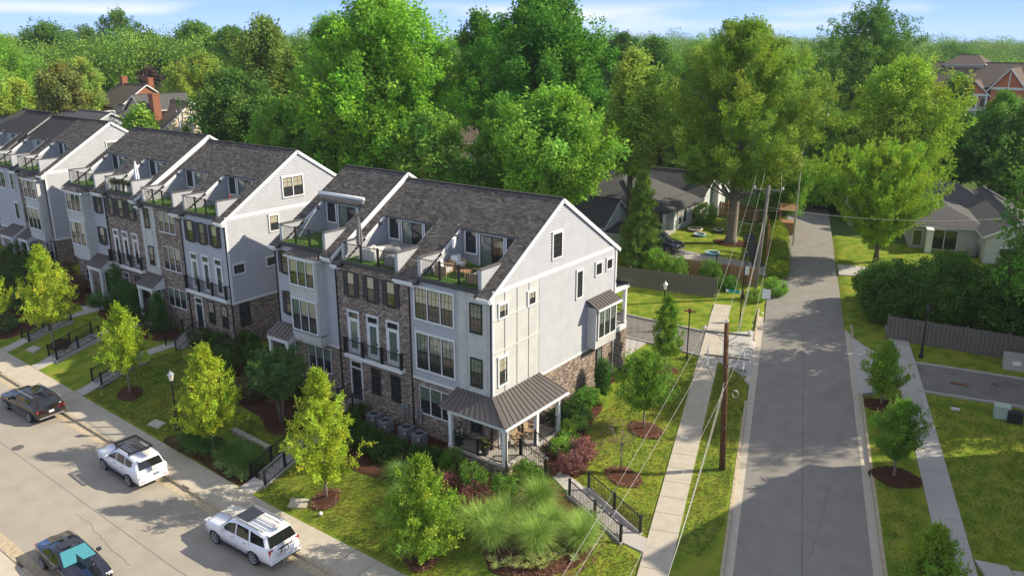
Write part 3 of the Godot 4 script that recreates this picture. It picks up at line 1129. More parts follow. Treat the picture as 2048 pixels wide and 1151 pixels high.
	if d.has("end"): end_gable(u, d)
	elif d.has("rake"):
		var rk := B.new()
		rk.slab([Vector3(w + 0.005, 11.3, -0.1), Vector3(w + 0.005, RIDGE - 0.05, -7.0), Vector3(w + 0.005, RIDGE - 0.7, -7.0), Vector3(w + 0.005, 10.9, 0.2)], Vector3(0.05, 0, 0))
		rk.bar(Vector3(w + 0.08, e0.y - 0.02, 0.38), Vector3(w + 0.08, RIDGE - 0.02, -7.0), 0.06, 0.2)
		rk.bar(Vector3(w + 0.08, RIDGE - 0.02, -7.0), Vector3(w + 0.08, e0.y, -DEEP - 0.3), 0.06, 0.2)
		part(u, "rake_board", rk.done(), "trim")
	return u


func end_gable(u: Node3D, d: Dictionary) -> void:
	var w: float = d.w
	var F := Transform3D(SIDE, Vector3(w, 0, 0))
	var q: Dictionary = d.end
	var bx: float = q.get("brick_top", 4.66)
	siding(u, F, q.get("sid0", 0.0), DEEP, bx + 0.1, EAVE - 0.13, "siding")
	var gw := B.new()
	gw.slab([Vector3(w - 0.05, 11.1, -0.02), Vector3(w - 0.05, RIDGE - 0.2, -7.0), Vector3(w - 0.05, 11.1, -13.98)], Vector3(0.05, 0, 0))
	part(u, "gable", gw.done(), "siding")
	siding(u, F, 0.0, DEEP, EAVE + 0.13, RIDGE - 0.25, "siding", [], 0.19, [EAVE - 0.05, PITCH, DEEP])
	var t := B.new()
	t.box(w, EAVE - 0.13, -DEEP, w + 0.045, EAVE + 0.13, 0.0)
	t.box(w - 0.12, q.get("corner0", bx), 0.0, w + 0.04, 10.9, 0.04)
	t.box(w, q.get("corner0", bx), -0.12, w + 0.04, EAVE - 0.135, 0.0)
	t.box(w, bx + 0.1, -DEEP, w + 0.04, EAVE - 0.135, -DEEP + 0.12)
	t.box(w, bx - 0.06, -DEEP, w + 0.055, bx + 0.1, 0.0)
	part(u, "corner_board", t.done(), "trim")
	var rk := B.new()
	for s in [0.38, -DEEP - 0.3]:
		rk.bar(Vector3(w + 0.12, EAVE - PITCH * 0.35 - 0.1, s), Vector3(w + 0.12, RIDGE - 0.1, -7.0), 0.045, 0.24)
	part(u, "rake_board", rk.done(), "trim")
	var holes := []
	for k in q.wins:
		if k[3] < bx: holes.append([k[0] - 0.05, k[1] + 0.05, k[2] - 0.06, k[3] + 0.05])
	if q.has("panel"):
		var p: Array = q.panel
		panelled(u, F, 0.0, p[0], bx + 0.1, EAVE - 0.131, p[1], p[2])
	bricks(u, [[F, 0.0, DEEP, d.get("base", 0.0), bx - 0.06, holes]])
	for k in q.wins:
		window(u, F, k[0], k[1], k[2], k[3], k[4])
	for x in q.get("pipes", []):
		downpipe(u, [Vector3(w + 0.05, 10.9, -x), Vector3(w + 0.07, d.get("base", 0.0) + 0.2, -x)], "trim" if x > 10 else "black")


func townhouses() -> void:
	var G3 := {"grid": 3, "n": 3}
	var g1 := {"grid": 3}
	var dk := {"casing": false, "grid": 2}
	var row3 := [["win", 0.49, 3.49, 8.62, 10.55, {"grid": 3, "n": 3, "up": "glass_blind"}], ["win", 0.52, 3.5, 5.38, 7.68, {"grid": 3, "n": 3, "up": "glass_green"}]]
	var end3 := {"brick_top": 4.66, "sid0": 4.6, "corner0": 4.7, "panel": [4.57, [1.13, 2.33, 3.51], [9.55, 7.58]], "pipes": [13.8], "wins": [
		[0.56, 1.3, 9.6, 10.32, {"grid": 2, "single": true, "up": "glass_blind"}], [3.4, 4.08, 9.64, 10.36, {"grid": 2, "single": true, "up": "glass_blind"}], [0.5, 1.28, 5.48, 7.1, {"grid": 2, "up": "glass_blind"}],
		[5.95, 6.9, 11.95, 13.45, {"grid": 2, "up": "glass_lo"}], [8.79, 9.42, 8.7, 10.45, {"grid": 2, "up": "glass_lo"}], [11.15, 11.85, 9.7, 10.46, {"grid": 2, "single": true, "up": "glass_lo"}], [12.58, 13.24, 9.8, 10.44, {"grid": 2, "single": true, "up": "glass_lo"}],
		[11.6, 12.25, 2.3, 4.3, {"casing": false, "up": "glass_green"}]]}
	var u3 := unit({"x": -6.35, "w": 6.35, "dy": 0.0, "z": 0.0, "base": 0.2, "dk": [0.93, 5.3], "orr": 0.1, "label": "white corner townhouse with furnished roof deck, wrapped porch and tall lit gable", "pipes": [0.02, 6.28],
		"fac": row3 + [["sid", 0.0, 3.85, 4.74, 10.95], ["pan", 3.85, 6.33, 4.74, 10.95, [4.45, 5.95], [4.95, 5.2, 7.6, 7.85, 8.4, 10.7]], ["win", 4.77, 5.6, 8.68, 10.36, {"grid": 3, "up": "glass_green", "casing": false}], ["win", 4.77, 5.6, 5.36, 7.04, {"grid": 3, "up": "glass_green", "casing": false}],
			["brk", 0.0, 6.35, 0.4, 4.6], ["win", 0.68, 3.3, 2.45, 4.2, {"n": 3, "grid": 3, "casing": false, "frame": "trim", "up": "glass_green"}], ["win", 4.75, 5.56, 2.4, 4.0, {"casing": false, "up": "glass_dark"}]], "end": end3})
	corner_porch(u3)
	side_bay(u3)
	unit({"x": -12.9, "w": 6.55, "dy": 0.0, "z": 0.0, "base": 0.2, "dk": [0.85, 5.35], "band": false, "label": "dark brick townhouse with shuttered windows and long balcony between two white ones", "pipes": [0.04],
		"fac": [["brk", 0.0, 6.55, 0.4, 10.95], ["shw", 1.13, 1.77, 8.92, 10.53], ["shw", 2.92, 3.58, 8.92, 10.53], ["shw", 4.66, 5.36, 8.92, 10.53], ["fd", 1.04, 1.93, 5.05, 7.85], ["fd", 2.82, 3.7, 5.05, 7.85], ["fd", 4.57, 5.5, 5.05, 7.85], ["balc", 0.8, 6.0, 5.02],
			["fd", 1.05, 1.98, 1.75, 4.42, "dark_grey"], ["win", 2.92, 3.66, 2.62, 4.32, dk], ["win", 4.7, 5.45, 2.58, 4.28, dk], ["stoop", 0.75, 2.25, 1.7, 1.25, 1.0]]})
	unit({"x": -19.05, "w": 6.15, "dy": 0.35, "z": 0.0, "base": 0.2, "dk": [0.85, 4.98], "rake": true, "ol": 0.1, "label": "white townhouse with projecting bay and rolled awning at the far end of the corner building", "pipes": [0.06],
		"fac": [["sid", 0.0, 6.15, 4.74, 10.95], ["brk", 0.0, 6.15, 0.4, 4.6], ["bay", 2.15, 5.0, 4.72, 10.55, 0.66, [[2.38, 4.78, 5.52, 7.65], [2.38, 4.78, 8.72, 10.4]]], ["shw", 0.75, 1.4, 9.03, 10.55], ["shw", 0.85, 1.5, 6.05, 7.68],
			["win", 2.95, 5.15, 2.6, 4.3, {"n": 3, "casing": false, "frame": "trim", "up": "glass_green"}], ["porch", -0.3, 2.1, 4.62, 5.35, 1.2, 1.75], ["fd", 0.5, 1.4, 1.75, 4.3, "dark_grey"]]})
	# second building
	unit({"x": -30.9, "w": 5.8, "dy": 1.0, "z": -0.3, "base": 0.4, "dk": [0.75, 4.75], "orr": 0.1, "label": "white end townhouse with dark shutters and black balcony beside the gap", "pipes": [0.04, 5.73],
		"fac": [["sid", 0.0, 5.8, 4.74, 10.95], ["brk", 0.0, 5.8, 0.4, 4.6], ["shw", 0.9, 1.62, 8.92, 10.52], ["shw", 2.5, 3.15, 8.92, 10.52], ["shw", 4.08, 4.78, 8.92, 10.52], ["fd", 0.95, 1.75, 5.05, 7.9], ["fd", 2.48, 3.25, 5.05, 7.9], ["fd", 4.08, 4.88, 5.05, 7.9], ["balc", 0.25, 5.6, 5.02],
			["fd", 0.9, 1.75, 1.7, 4.3, "dark_grey"], ["win", 2.6, 3.3, 2.6, 4.3, dk], ["win", 4.3, 5.0, 2.6, 4.3, dk], ["stoop", 0.5, 2.0, 1.65, 1.3, 0.9]],
		"end": {"brick_top": 4.66, "wins": [[5.4, 7.32, 12.02, 13.5, {"n": 2, "grid": 2, "up": "glass_blind"}], [3.9, 4.68, 9.6, 10.75, {"up": "glass_blind"}], [0.32, 1.24, 6.93, 7.6, {"single": true, "up": "glass_lo"}], [3.3, 4.15, 6.93, 7.55, {"single": true, "up": "glass_lo"}], [0.52, 1.34, 2.85, 4.5, {"casing": false, "up": "glass_lo"}]]}})
	unit({"x": -36.75, "w": 5.85, "dy": 1.0, "z": -0.3, "base": 0.4, "dk": [0.75, 4.8], "label": "brick townhouse with narrow white panel strip and gabled entry roof", "band": false, "pipes": [],
		"fac": [["pan", 0.0, 2.1, 4.6, 10.95, [0.5, 1.6], [5.9, 7.7, 9.0, 10.8]], ["brk", 2.1, 5.85, 4.6, 10.95], ["brk", 0.0, 5.85, 0.4, 4.6], ["win", 0.68, 1.32, 9.2, 10.75, {"casing": false}], ["win", 0.75, 1.4, 6.1, 7.6, {"casing": false}], ["win", 2.85, 5.05, 9.15, 10.65, {"n": 3, "casing": false, "frame": "trim", "up": "glass_blind"}], ["win", 2.95, 5.3, 6.05, 7.9, {"n": 3, "casing": false, "frame": "trim"}],
			["win", 3.0, 5.4, 3.0, 4.45, {"n": 3, "casing": false, "frame": "trim", "up": "glass_green"}], ["porch", 0.1, 2.6, 4.55, 5.3, 1.3, 1.5], ["fd", 0.85, 1.75, 1.5, 4.1, "dark_grey"]]})
	unit({"x": -42.25, "w": 5.5, "dy": 1.38, "z": -0.3, "base": 0.4, "dk": [0.7, 4.5], "rake": true, "band": false, "label": "brick townhouse with white closed parasol on its roof deck", "pipes": [0.04],
		"fac": [["brk", 0.0, 5.5, 0.4, 10.95], ["shw", 0.75, 1.35, 9.15, 10.65], ["shw", 2.3, 2.95, 9.15, 10.65], ["shw", 3.9, 4.55, 9.15, 10.65], ["fd", 0.9, 1.6, 5.05, 7.85], ["fd", 2.35, 3.05, 5.05, 7.85], ["fd", 3.9, 4.6, 5.05, 7.85], ["balc", 0.2, 5.3, 5.02], ["fd", 1.6, 2.4, 1.6, 4.2, "dark_grey"], ["win", 3.4, 4.0, 2.6, 4.2, dk], ["win", 4.5, 5.1, 2.6, 4.2, dk], ["stoop", 1.3, 2.7, 1.5, 1.2, 0.9]]})
	unit({"x": -48.6, "w": 6.35, "dy": 1.38, "z": -0.3, "base": 0.4, "dk": [0.8, 4.8], "label": "white townhouse with tall bay at the left end of the second building", "pipes": [], "ol": 0.1,
		"fac": [["sid", 0.0, 6.35, 4.74, 10.95], ["brk", 0.0, 6.35, 0.4, 4.6], ["bay", 0.95, 3.85, 4.72, 10.65, 0.7, [[1.2, 3.6, 6.0, 8.0], [1.2, 3.6, 9.05, 10.5]]], ["shw", 4.85, 5.6, 9.1, 10.6], ["shw", 4.85, 5.6, 6.3, 7.8], ["porch", 3.9, 6.3, 4.5, 5.3, 1.3, 1.6], ["fd", 4.6, 5.5, 1.6, 4.2, "dark_grey"], ["win", 1.4, 2.1, 2.7, 4.2, dk]]})
	# third building, cut by the left edge
	unit({"x": -60.9, "w": 5.9, "dy": 1.5, "z": -1.3, "base": 0.4, "dk": [0.75, 4.8], "orr": 0.1, "label": "end townhouse of the leftmost building with white bay over a brick base", "pipes": [5.83],
		"fac": [["brk", 0.0, 5.9, 0.4, 10.95], ["bay", 2.6, 5.5, 4.72, 10.5, 0.7, [[2.85, 5.25, 5.7, 7.7], [2.85, 5.25, 8.75, 10.35]]], ["win", 0.5, 2.1, 8.9, 10.5, {"n": 2, "casing": false}], ["win", 0.5, 2.1, 5.9, 7.6, {"n": 2, "casing": false}], ["win", 3.2, 5.3, 2.6, 4.2, {"n": 3, "casing": false, "frame": "trim"}], ["porch", 0.2, 2.3, 4.4, 5.1, 1.2, 1.5], ["fd", 0.7, 1.6, 1.5, 4.1, "dark_grey"]],
		"end": {"brick_top": 4.66, "wins": [[6.35, 8.2, 12.4, 13.45, {"n": 2, "up": "glass_green"}], [1.56, 2.5, 6.72, 7.4, {"single": true, "up": "glass_lo"}], [1.7, 2.55, 2.9, 4.45, {"casing": false, "up": "glass_green"}]]}})
	unit({"x": -66.8, "w": 5.9, "dy": 1.5, "z": -1.3, "base": 0.4, "dk": [0.75, 4.8], "full": false, "label": "townhouse beside the left edge with narrow windows and white front", "pipes": [],
		"fac": [["sid", 0.0, 5.9, 4.74, 10.95], ["brk", 0.0, 5.9, 0.4, 4.6], ["win", 4.3, 5.0, 8.9, 10.5, {}], ["win", 4.3, 5.0, 5.9, 7.5, {}], ["win", 1.0, 3.0, 8.9, 10.5, {"n": 2}], ["porch", 2.9, 5.6, 4.4, 5.2, 1.5, 1.5]]})
	unit({"x": -72.7, "w": 5.9, "dy": 1.8, "z": -1.3, "base": 0.4, "dk": [0.75, 4.8], "full": false, "label": "townhouse cut off by the left edge, only its roof deck in view", "pipes": [],
		"fac": [["brk", 0.0, 5.9, 0.4, 10.95], ["win", 3.5, 5.0, 8.9, 10.5, {"n": 2, "casing": false}]]})


func corner_porch(u: Node3D) -> void:
	# local x = world x + 6.35
	var X := 6.35
	var fy := 1.55
	var base := 0.3
	var x0 := X - 2.45
	var x1 := X + 1.78
	var z1 := 1.18
	var z0 := -4.55
	# brick plinth with slab
	var f := B.new()
	f.box(x0 - 0.04, fy - 0.12, 0.02, x1 + 0.04, fy, z1 + 0.04)
	f.box(X + 0.02, fy - 0.12, z0, x1 + 0.04, fy, 0.02)
	part(u, "porch_floor", f.done(), "concrete_new")
	bricks(u, [[Transform3D(Basis.IDENTITY, Vector3(0, 0, z1)), x0, x1, base, fy - 0.12, []], [Transform3D(SIDE, Vector3(x1, 0, z1)), 0.0, z1 + 0.55, base, fy - 0.12, []], [Transform3D(SIDE, Vector3(x1, 0, -1.95)), 0.0, 2.6, base, fy - 0.12, []]])
	for c in [[x0 + 0.1, z1 - 0.14], [x1 - 0.14, z1 - 0.14], [x1 - 0.14, -2.05], [x1 - 0.14, z0 + 0.15]]:
		porch_column(u, c[0], c[1], fy, 3.72, 0.115)
	var bm := B.new()
	bm.box(x0 - 0.05, 3.72, z1 - 0.28, x1 + 0.0, 4.0, z1)
	bm.box(x1 - 0.28, 3.72, z0, x1 - 0.001, 3.999, z1 - 0.281)
	bm.box(x0 - 0.05, 3.72, 0.03, x0 + 0.2, 3.998, z1 - 0.281)
	bm.box(x0 - 0.4, 4.0, 0.03, x1 + 0.2, 4.04, z1 + 0.22)
	bm.box(X + 0.03, 4.0, z0 - 0.25, x1 + 0.2, 4.039, 0.03)
	part(u, "porch_beam", bm.done(), "trim")
	var e := 4.08
	var ez := z1 + 0.28
	var ex := x1 + 0.26
	# hipped metal roof: front slope, side slope, hip cap
	standing_seam(u, "porch_roof", Vector3(x0 - 0.55, e, ez), Vector3(ex, e, ez), Vector3(X + 0.03, 4.92, 0.03), Vector3(x0 - 0.15, 4.92, 0.03), 0.43)
	standing_seam(u, "porch_roof", Vector3(ex, e, ez), Vector3(ex, e, z0 - 0.3), Vector3(X + 0.03, 4.92, -4.57), Vector3(X + 0.03, 4.92, 0.03), 0.43)
	var hp := B.new()
	hp.bar(Vector3(X + 0.04, 4.97, 0.04), Vector3(ex, e + 0.05, ez), 0.22, 0.07)
	part(u, "hip_cap", hp.done(), "metal_roof")
	for q in [[Vector3(x0 - 0.55, e, ez), Vector3(x0 - 0.15, 4.92, 0.03), Vector3(x0 - 0.55, e, 0.03)], [Vector3(ex, e, z0 - 0.3), Vector3(X + 0.03, 4.92, -4.57), Vector3(X + 0.03, e, z0 - 0.3)]]:
		var hq := B.new()
		hq.slab(q, Vector3(0, -0.03, 0))
		part(u, "roof_pan", hq.done(), "metal_roof")
	var g := B.new()
	g.box(ex + 0.003, e - 0.12, z0 - 0.3, ex + 0.12, e - 0.01, ez + 0.1)
	part(u, "gutter", g.done(), "trim")
	downpipe(u, [Vector3(ex + 0.05, e - 0.1, ez), Vector3(x1 + 0.06, 3.6, z1), Vector3(x1 + 0.06, base, z1)])
	downpipe(u, [Vector3(ex + 0.05, e - 0.1, z0 - 0.2), Vector3(x1 + 0.06, 3.6, z0), Vector3(x1 + 0.06, base + 0.4, z0)])
	railing(u, "porch_railing", [Vector3(x0 + 0.1, fy, 0.1), Vector3(x0 + 0.1, fy, z1 - 0.14), Vector3((x0 + x1) * 0.5, fy, z1 - 0.14), Vector3(x1 - 0.14, fy, z1 - 0.14), Vector3(x1 - 0.14, fy, -0.45)], 0.95, [2, 4], {"post": 0.045})
	railing(u, "porch_railing", [Vector3(x1 - 0.14, fy, -2.05), Vector3(x1 - 0.14, fy, z0 + 0.15), Vector3(X + 0.1, fy, z0 + 0.15)], 0.95, [], {"post": 0.045})
	# steps run down to +x
	for k in 5:
		var st := B.new()
		st.box(x1 + 0.045 + 0.3 * k, base, -1.9, x1 + 0.045 + 0.3 * (k + 1) - 0.004, fy - 0.145 * (k + 1), -0.5)
		part(u, "step", st.done(), "mortar")
	for z in [-0.5, -1.9]:
		railing(u, "step_railing", [Vector3(x1 - 0.1, fy, z), Vector3(x1 + 1.6, fy - 0.74, z)], 0.95, [0, 1], {"post": 0.05})
	french_door(u, Transform3D(SIDE, Vector3(X, 0, 0)), 0.55, 1.5, 1.58, 4.0, "trim")
	for c in [[X - 2.1, 1.0], [X + 0.1, 1.05]]:
		pass


func side_bay(u: Node3D) -> void:
	var X := 6.35
	var F := Transform3D(SIDE, Vector3(X + 0.75, 0, 0))
	var b := B.new()
	b.box(X + 0.04, 4.86, -12.9, X + 0.73, 7.75, -10.2)
	b.box(X + 0.04, 7.55, -12.98, X + 0.82, 7.72, -10.12)
	part(u, "bay", b.done(), "siding_cream")
	var t := B.new()
	t.box(X + 0.731, 5.55, -12.88, X + 0.74, 5.6, -10.22)
	t.box(X + 0.731, 4.87, -10.3, X + 0.745, 7.5, -10.21)
	t.box(X + 0.731, 4.87, -12.89, X + 0.745, 7.5, -12.8)
	part(u, "bay_trim", t.done(), "trim")
	window(u, F, 10.45, 12.65, 5.6, 7.45, {"n": 3, "grid": 2, "up": "glass_green"})
	standing_seam(u, "bay_roof", Vector3(X + 1.0, 7.74, -10.0), Vector3(X + 1.0, 7.74, -13.1), Vector3(X + 0.06, 8.25, -13.05), Vector3(X + 0.06, 8.25, -10.05), 0.36)
	var g := B.new()
	g.box(X + 1.0, 7.6, -13.1, X + 1.1, 7.73, -10.0)
	part(u, "gutter", g.done(), "trim")
	# rear covered deck over the garage
	var r := B.new()
	r.box(0.02, 4.7, -15.85, X - 0.02, 5.05, -DEEP - 0.01)
	r.box(0.02, 7.75, -16.0, X + 0.05, 8.05, -DEEP - 0.01)
	part(u, "rear_deck", r.done(), "trim")
	var rr := B.new()
	rr.slab([Vector3(0.0, 8.9, -DEEP - 0.02), Vector3(X + 0.35, 8.9, -DEEP - 0.02), Vector3(X + 0.35, 8.1, -16.4), Vector3(0.0, 8.1, -16.4)], Vector3(0, -0.06, 0))
	part(u, "rear_roof", rr.done(), "roof_felt")
	for x in [0.2, X - 0.16]: porch_column(u, x, -15.7, 5.05, 7.75, 0.12)
	railing(u, "rear_railing", [Vector3(0.2, 5.05, -15.7), Vector3(X - 0.16, 5.05, -15.7), Vector3(X - 0.16, 5.05, -14.1)], 1.0, [0])
	var c := B.new()
	c.box(0.02, 0.5, -15.8, X - 0.03, 4.7, -DEEP - 0.01)
	part(u, "garage_wall", c.done(), "mortar")
	bricks(u, [[Transform3D(SIDE, Vector3(X - 0.02, 0, -DEEP)), 0.0, 1.85, 1.0, 4.7, []]])


# ---------------------------------------------------------------- ground, roads, paths
const SD := Vector2(0.3065, 0.9519)    # the side street runs along SD; SN points to its right
const SN := Vector2(0.9519, -0.3065)


func sp(s: float, w: float, dy := 0.0) -> Vector3:   # a point on the side street: s along, w to the right of its left asphalt edge
	var p := Vector2(14.95, 0.0) + SD * s + SN * w
	return Vector3(p.x, ip(p.y, [-300.0, -100.0, -60.0, -40.0, -24.0, -15.0, -6.0, 2.0, 12.0, 40.0], [5.0, 4.0, 3.2, 2.7, 2.05, 1.45, 0.8, 0.25, -0.4, -1.2]) + dy, p.y)


func grid(xs: Array, zs: Array) -> ArrayMesh:
	var s := SurfaceTool.new()
	s.begin(Mesh.PRIMITIVE_TRIANGLES)
	for z in zs:
		for x in xs:
			var y := hh(x, z)
			if z < 9.7: y += 0.018 * noise.get_noise_2d(x * 14.0, z * 14.0)
			y -= under(x, z)
			s.add_vertex(Vector3(x, y, z))
	var n := xs.size()
	for j in zs.size() - 1:
		for i in n - 1:
			var a := j * n + i
			for k in [a, a + 1, a + n + 1, a, a + n + 1, a + n]: s.add_index(k)
	s.generate_normals()
	return s.commit()


func under(x: float, z: float) -> float:   # how far the soil lies below the paving there
	var w := Vector2(x - 14.95, z).dot(SN)
	if w > 0.0 and w < 6.3 and z > -62.5: return 0.35
	if w > -0.75 and w < 7.0 and z > -31.0: return 0.3
	for q in STEPS:
		var a := Vector2(x - q[0], z - q[1])
		var u: float = a.x * q[2] + a.y * q[3]
		if u > -0.2 and u < q[4] and absf(a.x * q[3] - a.y * q[2]) < 0.62: return 0.45
	for q in VERGES:
		if w > q[0] + 0.12 and w < q[1] - 0.12 and Vector2(x - 14.95, z).dot(SD) > q[2] + 0.5: return 0.25
	if z > 10.4 and z < 22.2 and x < 20.0: return 0.35
	if z > -24.4 and z < -21.1 and x < 3.0: return 0.12
	return 0.0


const STEPS := [[6.2, 0.25, 0.953, 0.303, 3.9], [-10.35, 6.1, 0.0, 1.0, 2.9], [-36.0, 5.15, 0.0, 1.0, 3.3], [-29.4, 5.1, 0.0, 1.0, 3.4], [-41.0, 4.9, 0.0, 1.0, 3.3]]
const VERGES := [[-2.9, -0.6, -17.6, 8.0], [6.89, 9.34, -20.5, 14.0]]   # w0, w1, s0, s1: grass between kerb and side walk


func span(a: float, b: float, d: float) -> Array:
	var o := []
	var n := int(round((b - a) / d))
	for i in n + 1: o.append(a + (b - a) * i / n)
	return o


func ribbon(called: String, rows: Array, m, label := "", thick := 0.25) -> MeshInstance3D:
	# rows of points across, laid one after another; the sheet has sides
	var b := B.new(true)
	for i in rows.size() - 1:
		for k in rows[i].size() - 1:
			b.quad(rows[i + 1][k], rows[i + 1][k + 1], rows[i][k + 1], rows[i][k])
		var e: int = rows[i].size() - 1
		b.s.set_smooth_group(FLAT)
		var dn := Vector3(0, -thick, 0)
		b.quad(rows[i][0], rows[i][0] + dn, rows[i + 1][0] + dn, rows[i + 1][0])
		b.quad(rows[i + 1][e], rows[i + 1][e] + dn, rows[i][e] + dn, rows[i][e])
		b.s.set_smooth_group(0)
	return struct(called, b.done(), m, label)


func slab_at(parent: Node, called: String, c: Array, m: String, th := 0.12) -> MeshInstance3D:
	# a separate concrete slab: 4 corners, slightly chamfered edge
	var b := B.new()
	var mid: Vector3 = (c[0] + c[1] + c[2] + c[3]) * 0.25
	var top := []
	for p in c: top.append(p.lerp(mid, 0.012) if true else p)
	var lo := []
	for p in c: lo.append(p - Vector3(0, 0.012, 0))
	b.quad(top[0], top[1], top[2], top[3])
	for i in 4:
		var j := (i + 1) % 4
		b.quad(lo[i], lo[j], top[j], top[i])
		b.quad(lo[i] - Vector3(0, th, 0), lo[j] - Vector3(0, th, 0), lo[j], lo[i])
	return part(parent, called, b.done(), m)


func sidewalk(called: String, label: String, f: Callable, n: int, m := "concrete") -> void:
	# f(i) gives the [left, right] points of joint i
	var rows := []
	for i in n + 1:
		var q: Array = f.call(float(i))
		rows.append([q[0] - Vector3(0, 0.02, 0), q[1] - Vector3(0, 0.02, 0)])
	var root := ribbon(called, rows, "joint", label)
	for i in n:
		var a: Array = f.call(i + 0.006)
		var b: Array = f.call(i + 0.994)
		slab_at(root, "slab", [a[0], a[1], b[1], b[0]], m)


func fan(called: String, edge: Array, m: String, dy: float, dome := 0.05, label := "", wob := 0.0) -> MeshInstance3D:
	# a bed: closed edge (x, z) round its middle, draped over the ground
	var c := Vector2.ZERO
	for p in edge: c += p
	c /= edge.size()
	var fine := []
	var n := edge.size()
	for i in n:
		for k in 6:
			var t := k / 6.0
			var p: Vector2 = edge[i].cubic_interpolate(edge[(i + 1) % n], edge[(i + n - 1) % n], edge[(i + 2) % n], t)
			fine.append(p + Vector2(R.randfn(), R.randfn()) * wob)
	var b := B.new(true)
	var rings := [0.0, 0.3, 0.6, 0.85, 0.97, 1.0]
	var pts := []
	for r in rings:
		var row := []
		for p in fine:
			var q: Vector2 = c.lerp(p, r)
			var y: float = hh(q.x, q.y) + dy + dome * (1.0 - r * r)
			if r == 1.0: y -= dy + 0.06
			row.append(Vector3(q.x, y, q.y))
		pts.append(row)
	var w := fine.size()
	for i in rings.size() - 1:
		for k in w:
			var j := (k + 1) % w
			b.quad(pts[i][k], pts[i][j], pts[i + 1][j], pts[i + 1][k])
	return struct(called, b.done(), m, label)


func ring(cx: float, cz: float, rx: float, rz: float, n := 12) -> Array:
	var e := []
	for i in n:
		var a := TAU * i / n
		var k := 1.0 + 0.07 * sin(i * 2.3 + cx)
		e.append(Vector2(cx + cos(a) * rx * k, cz + sin(a) * rz * k))
	return e


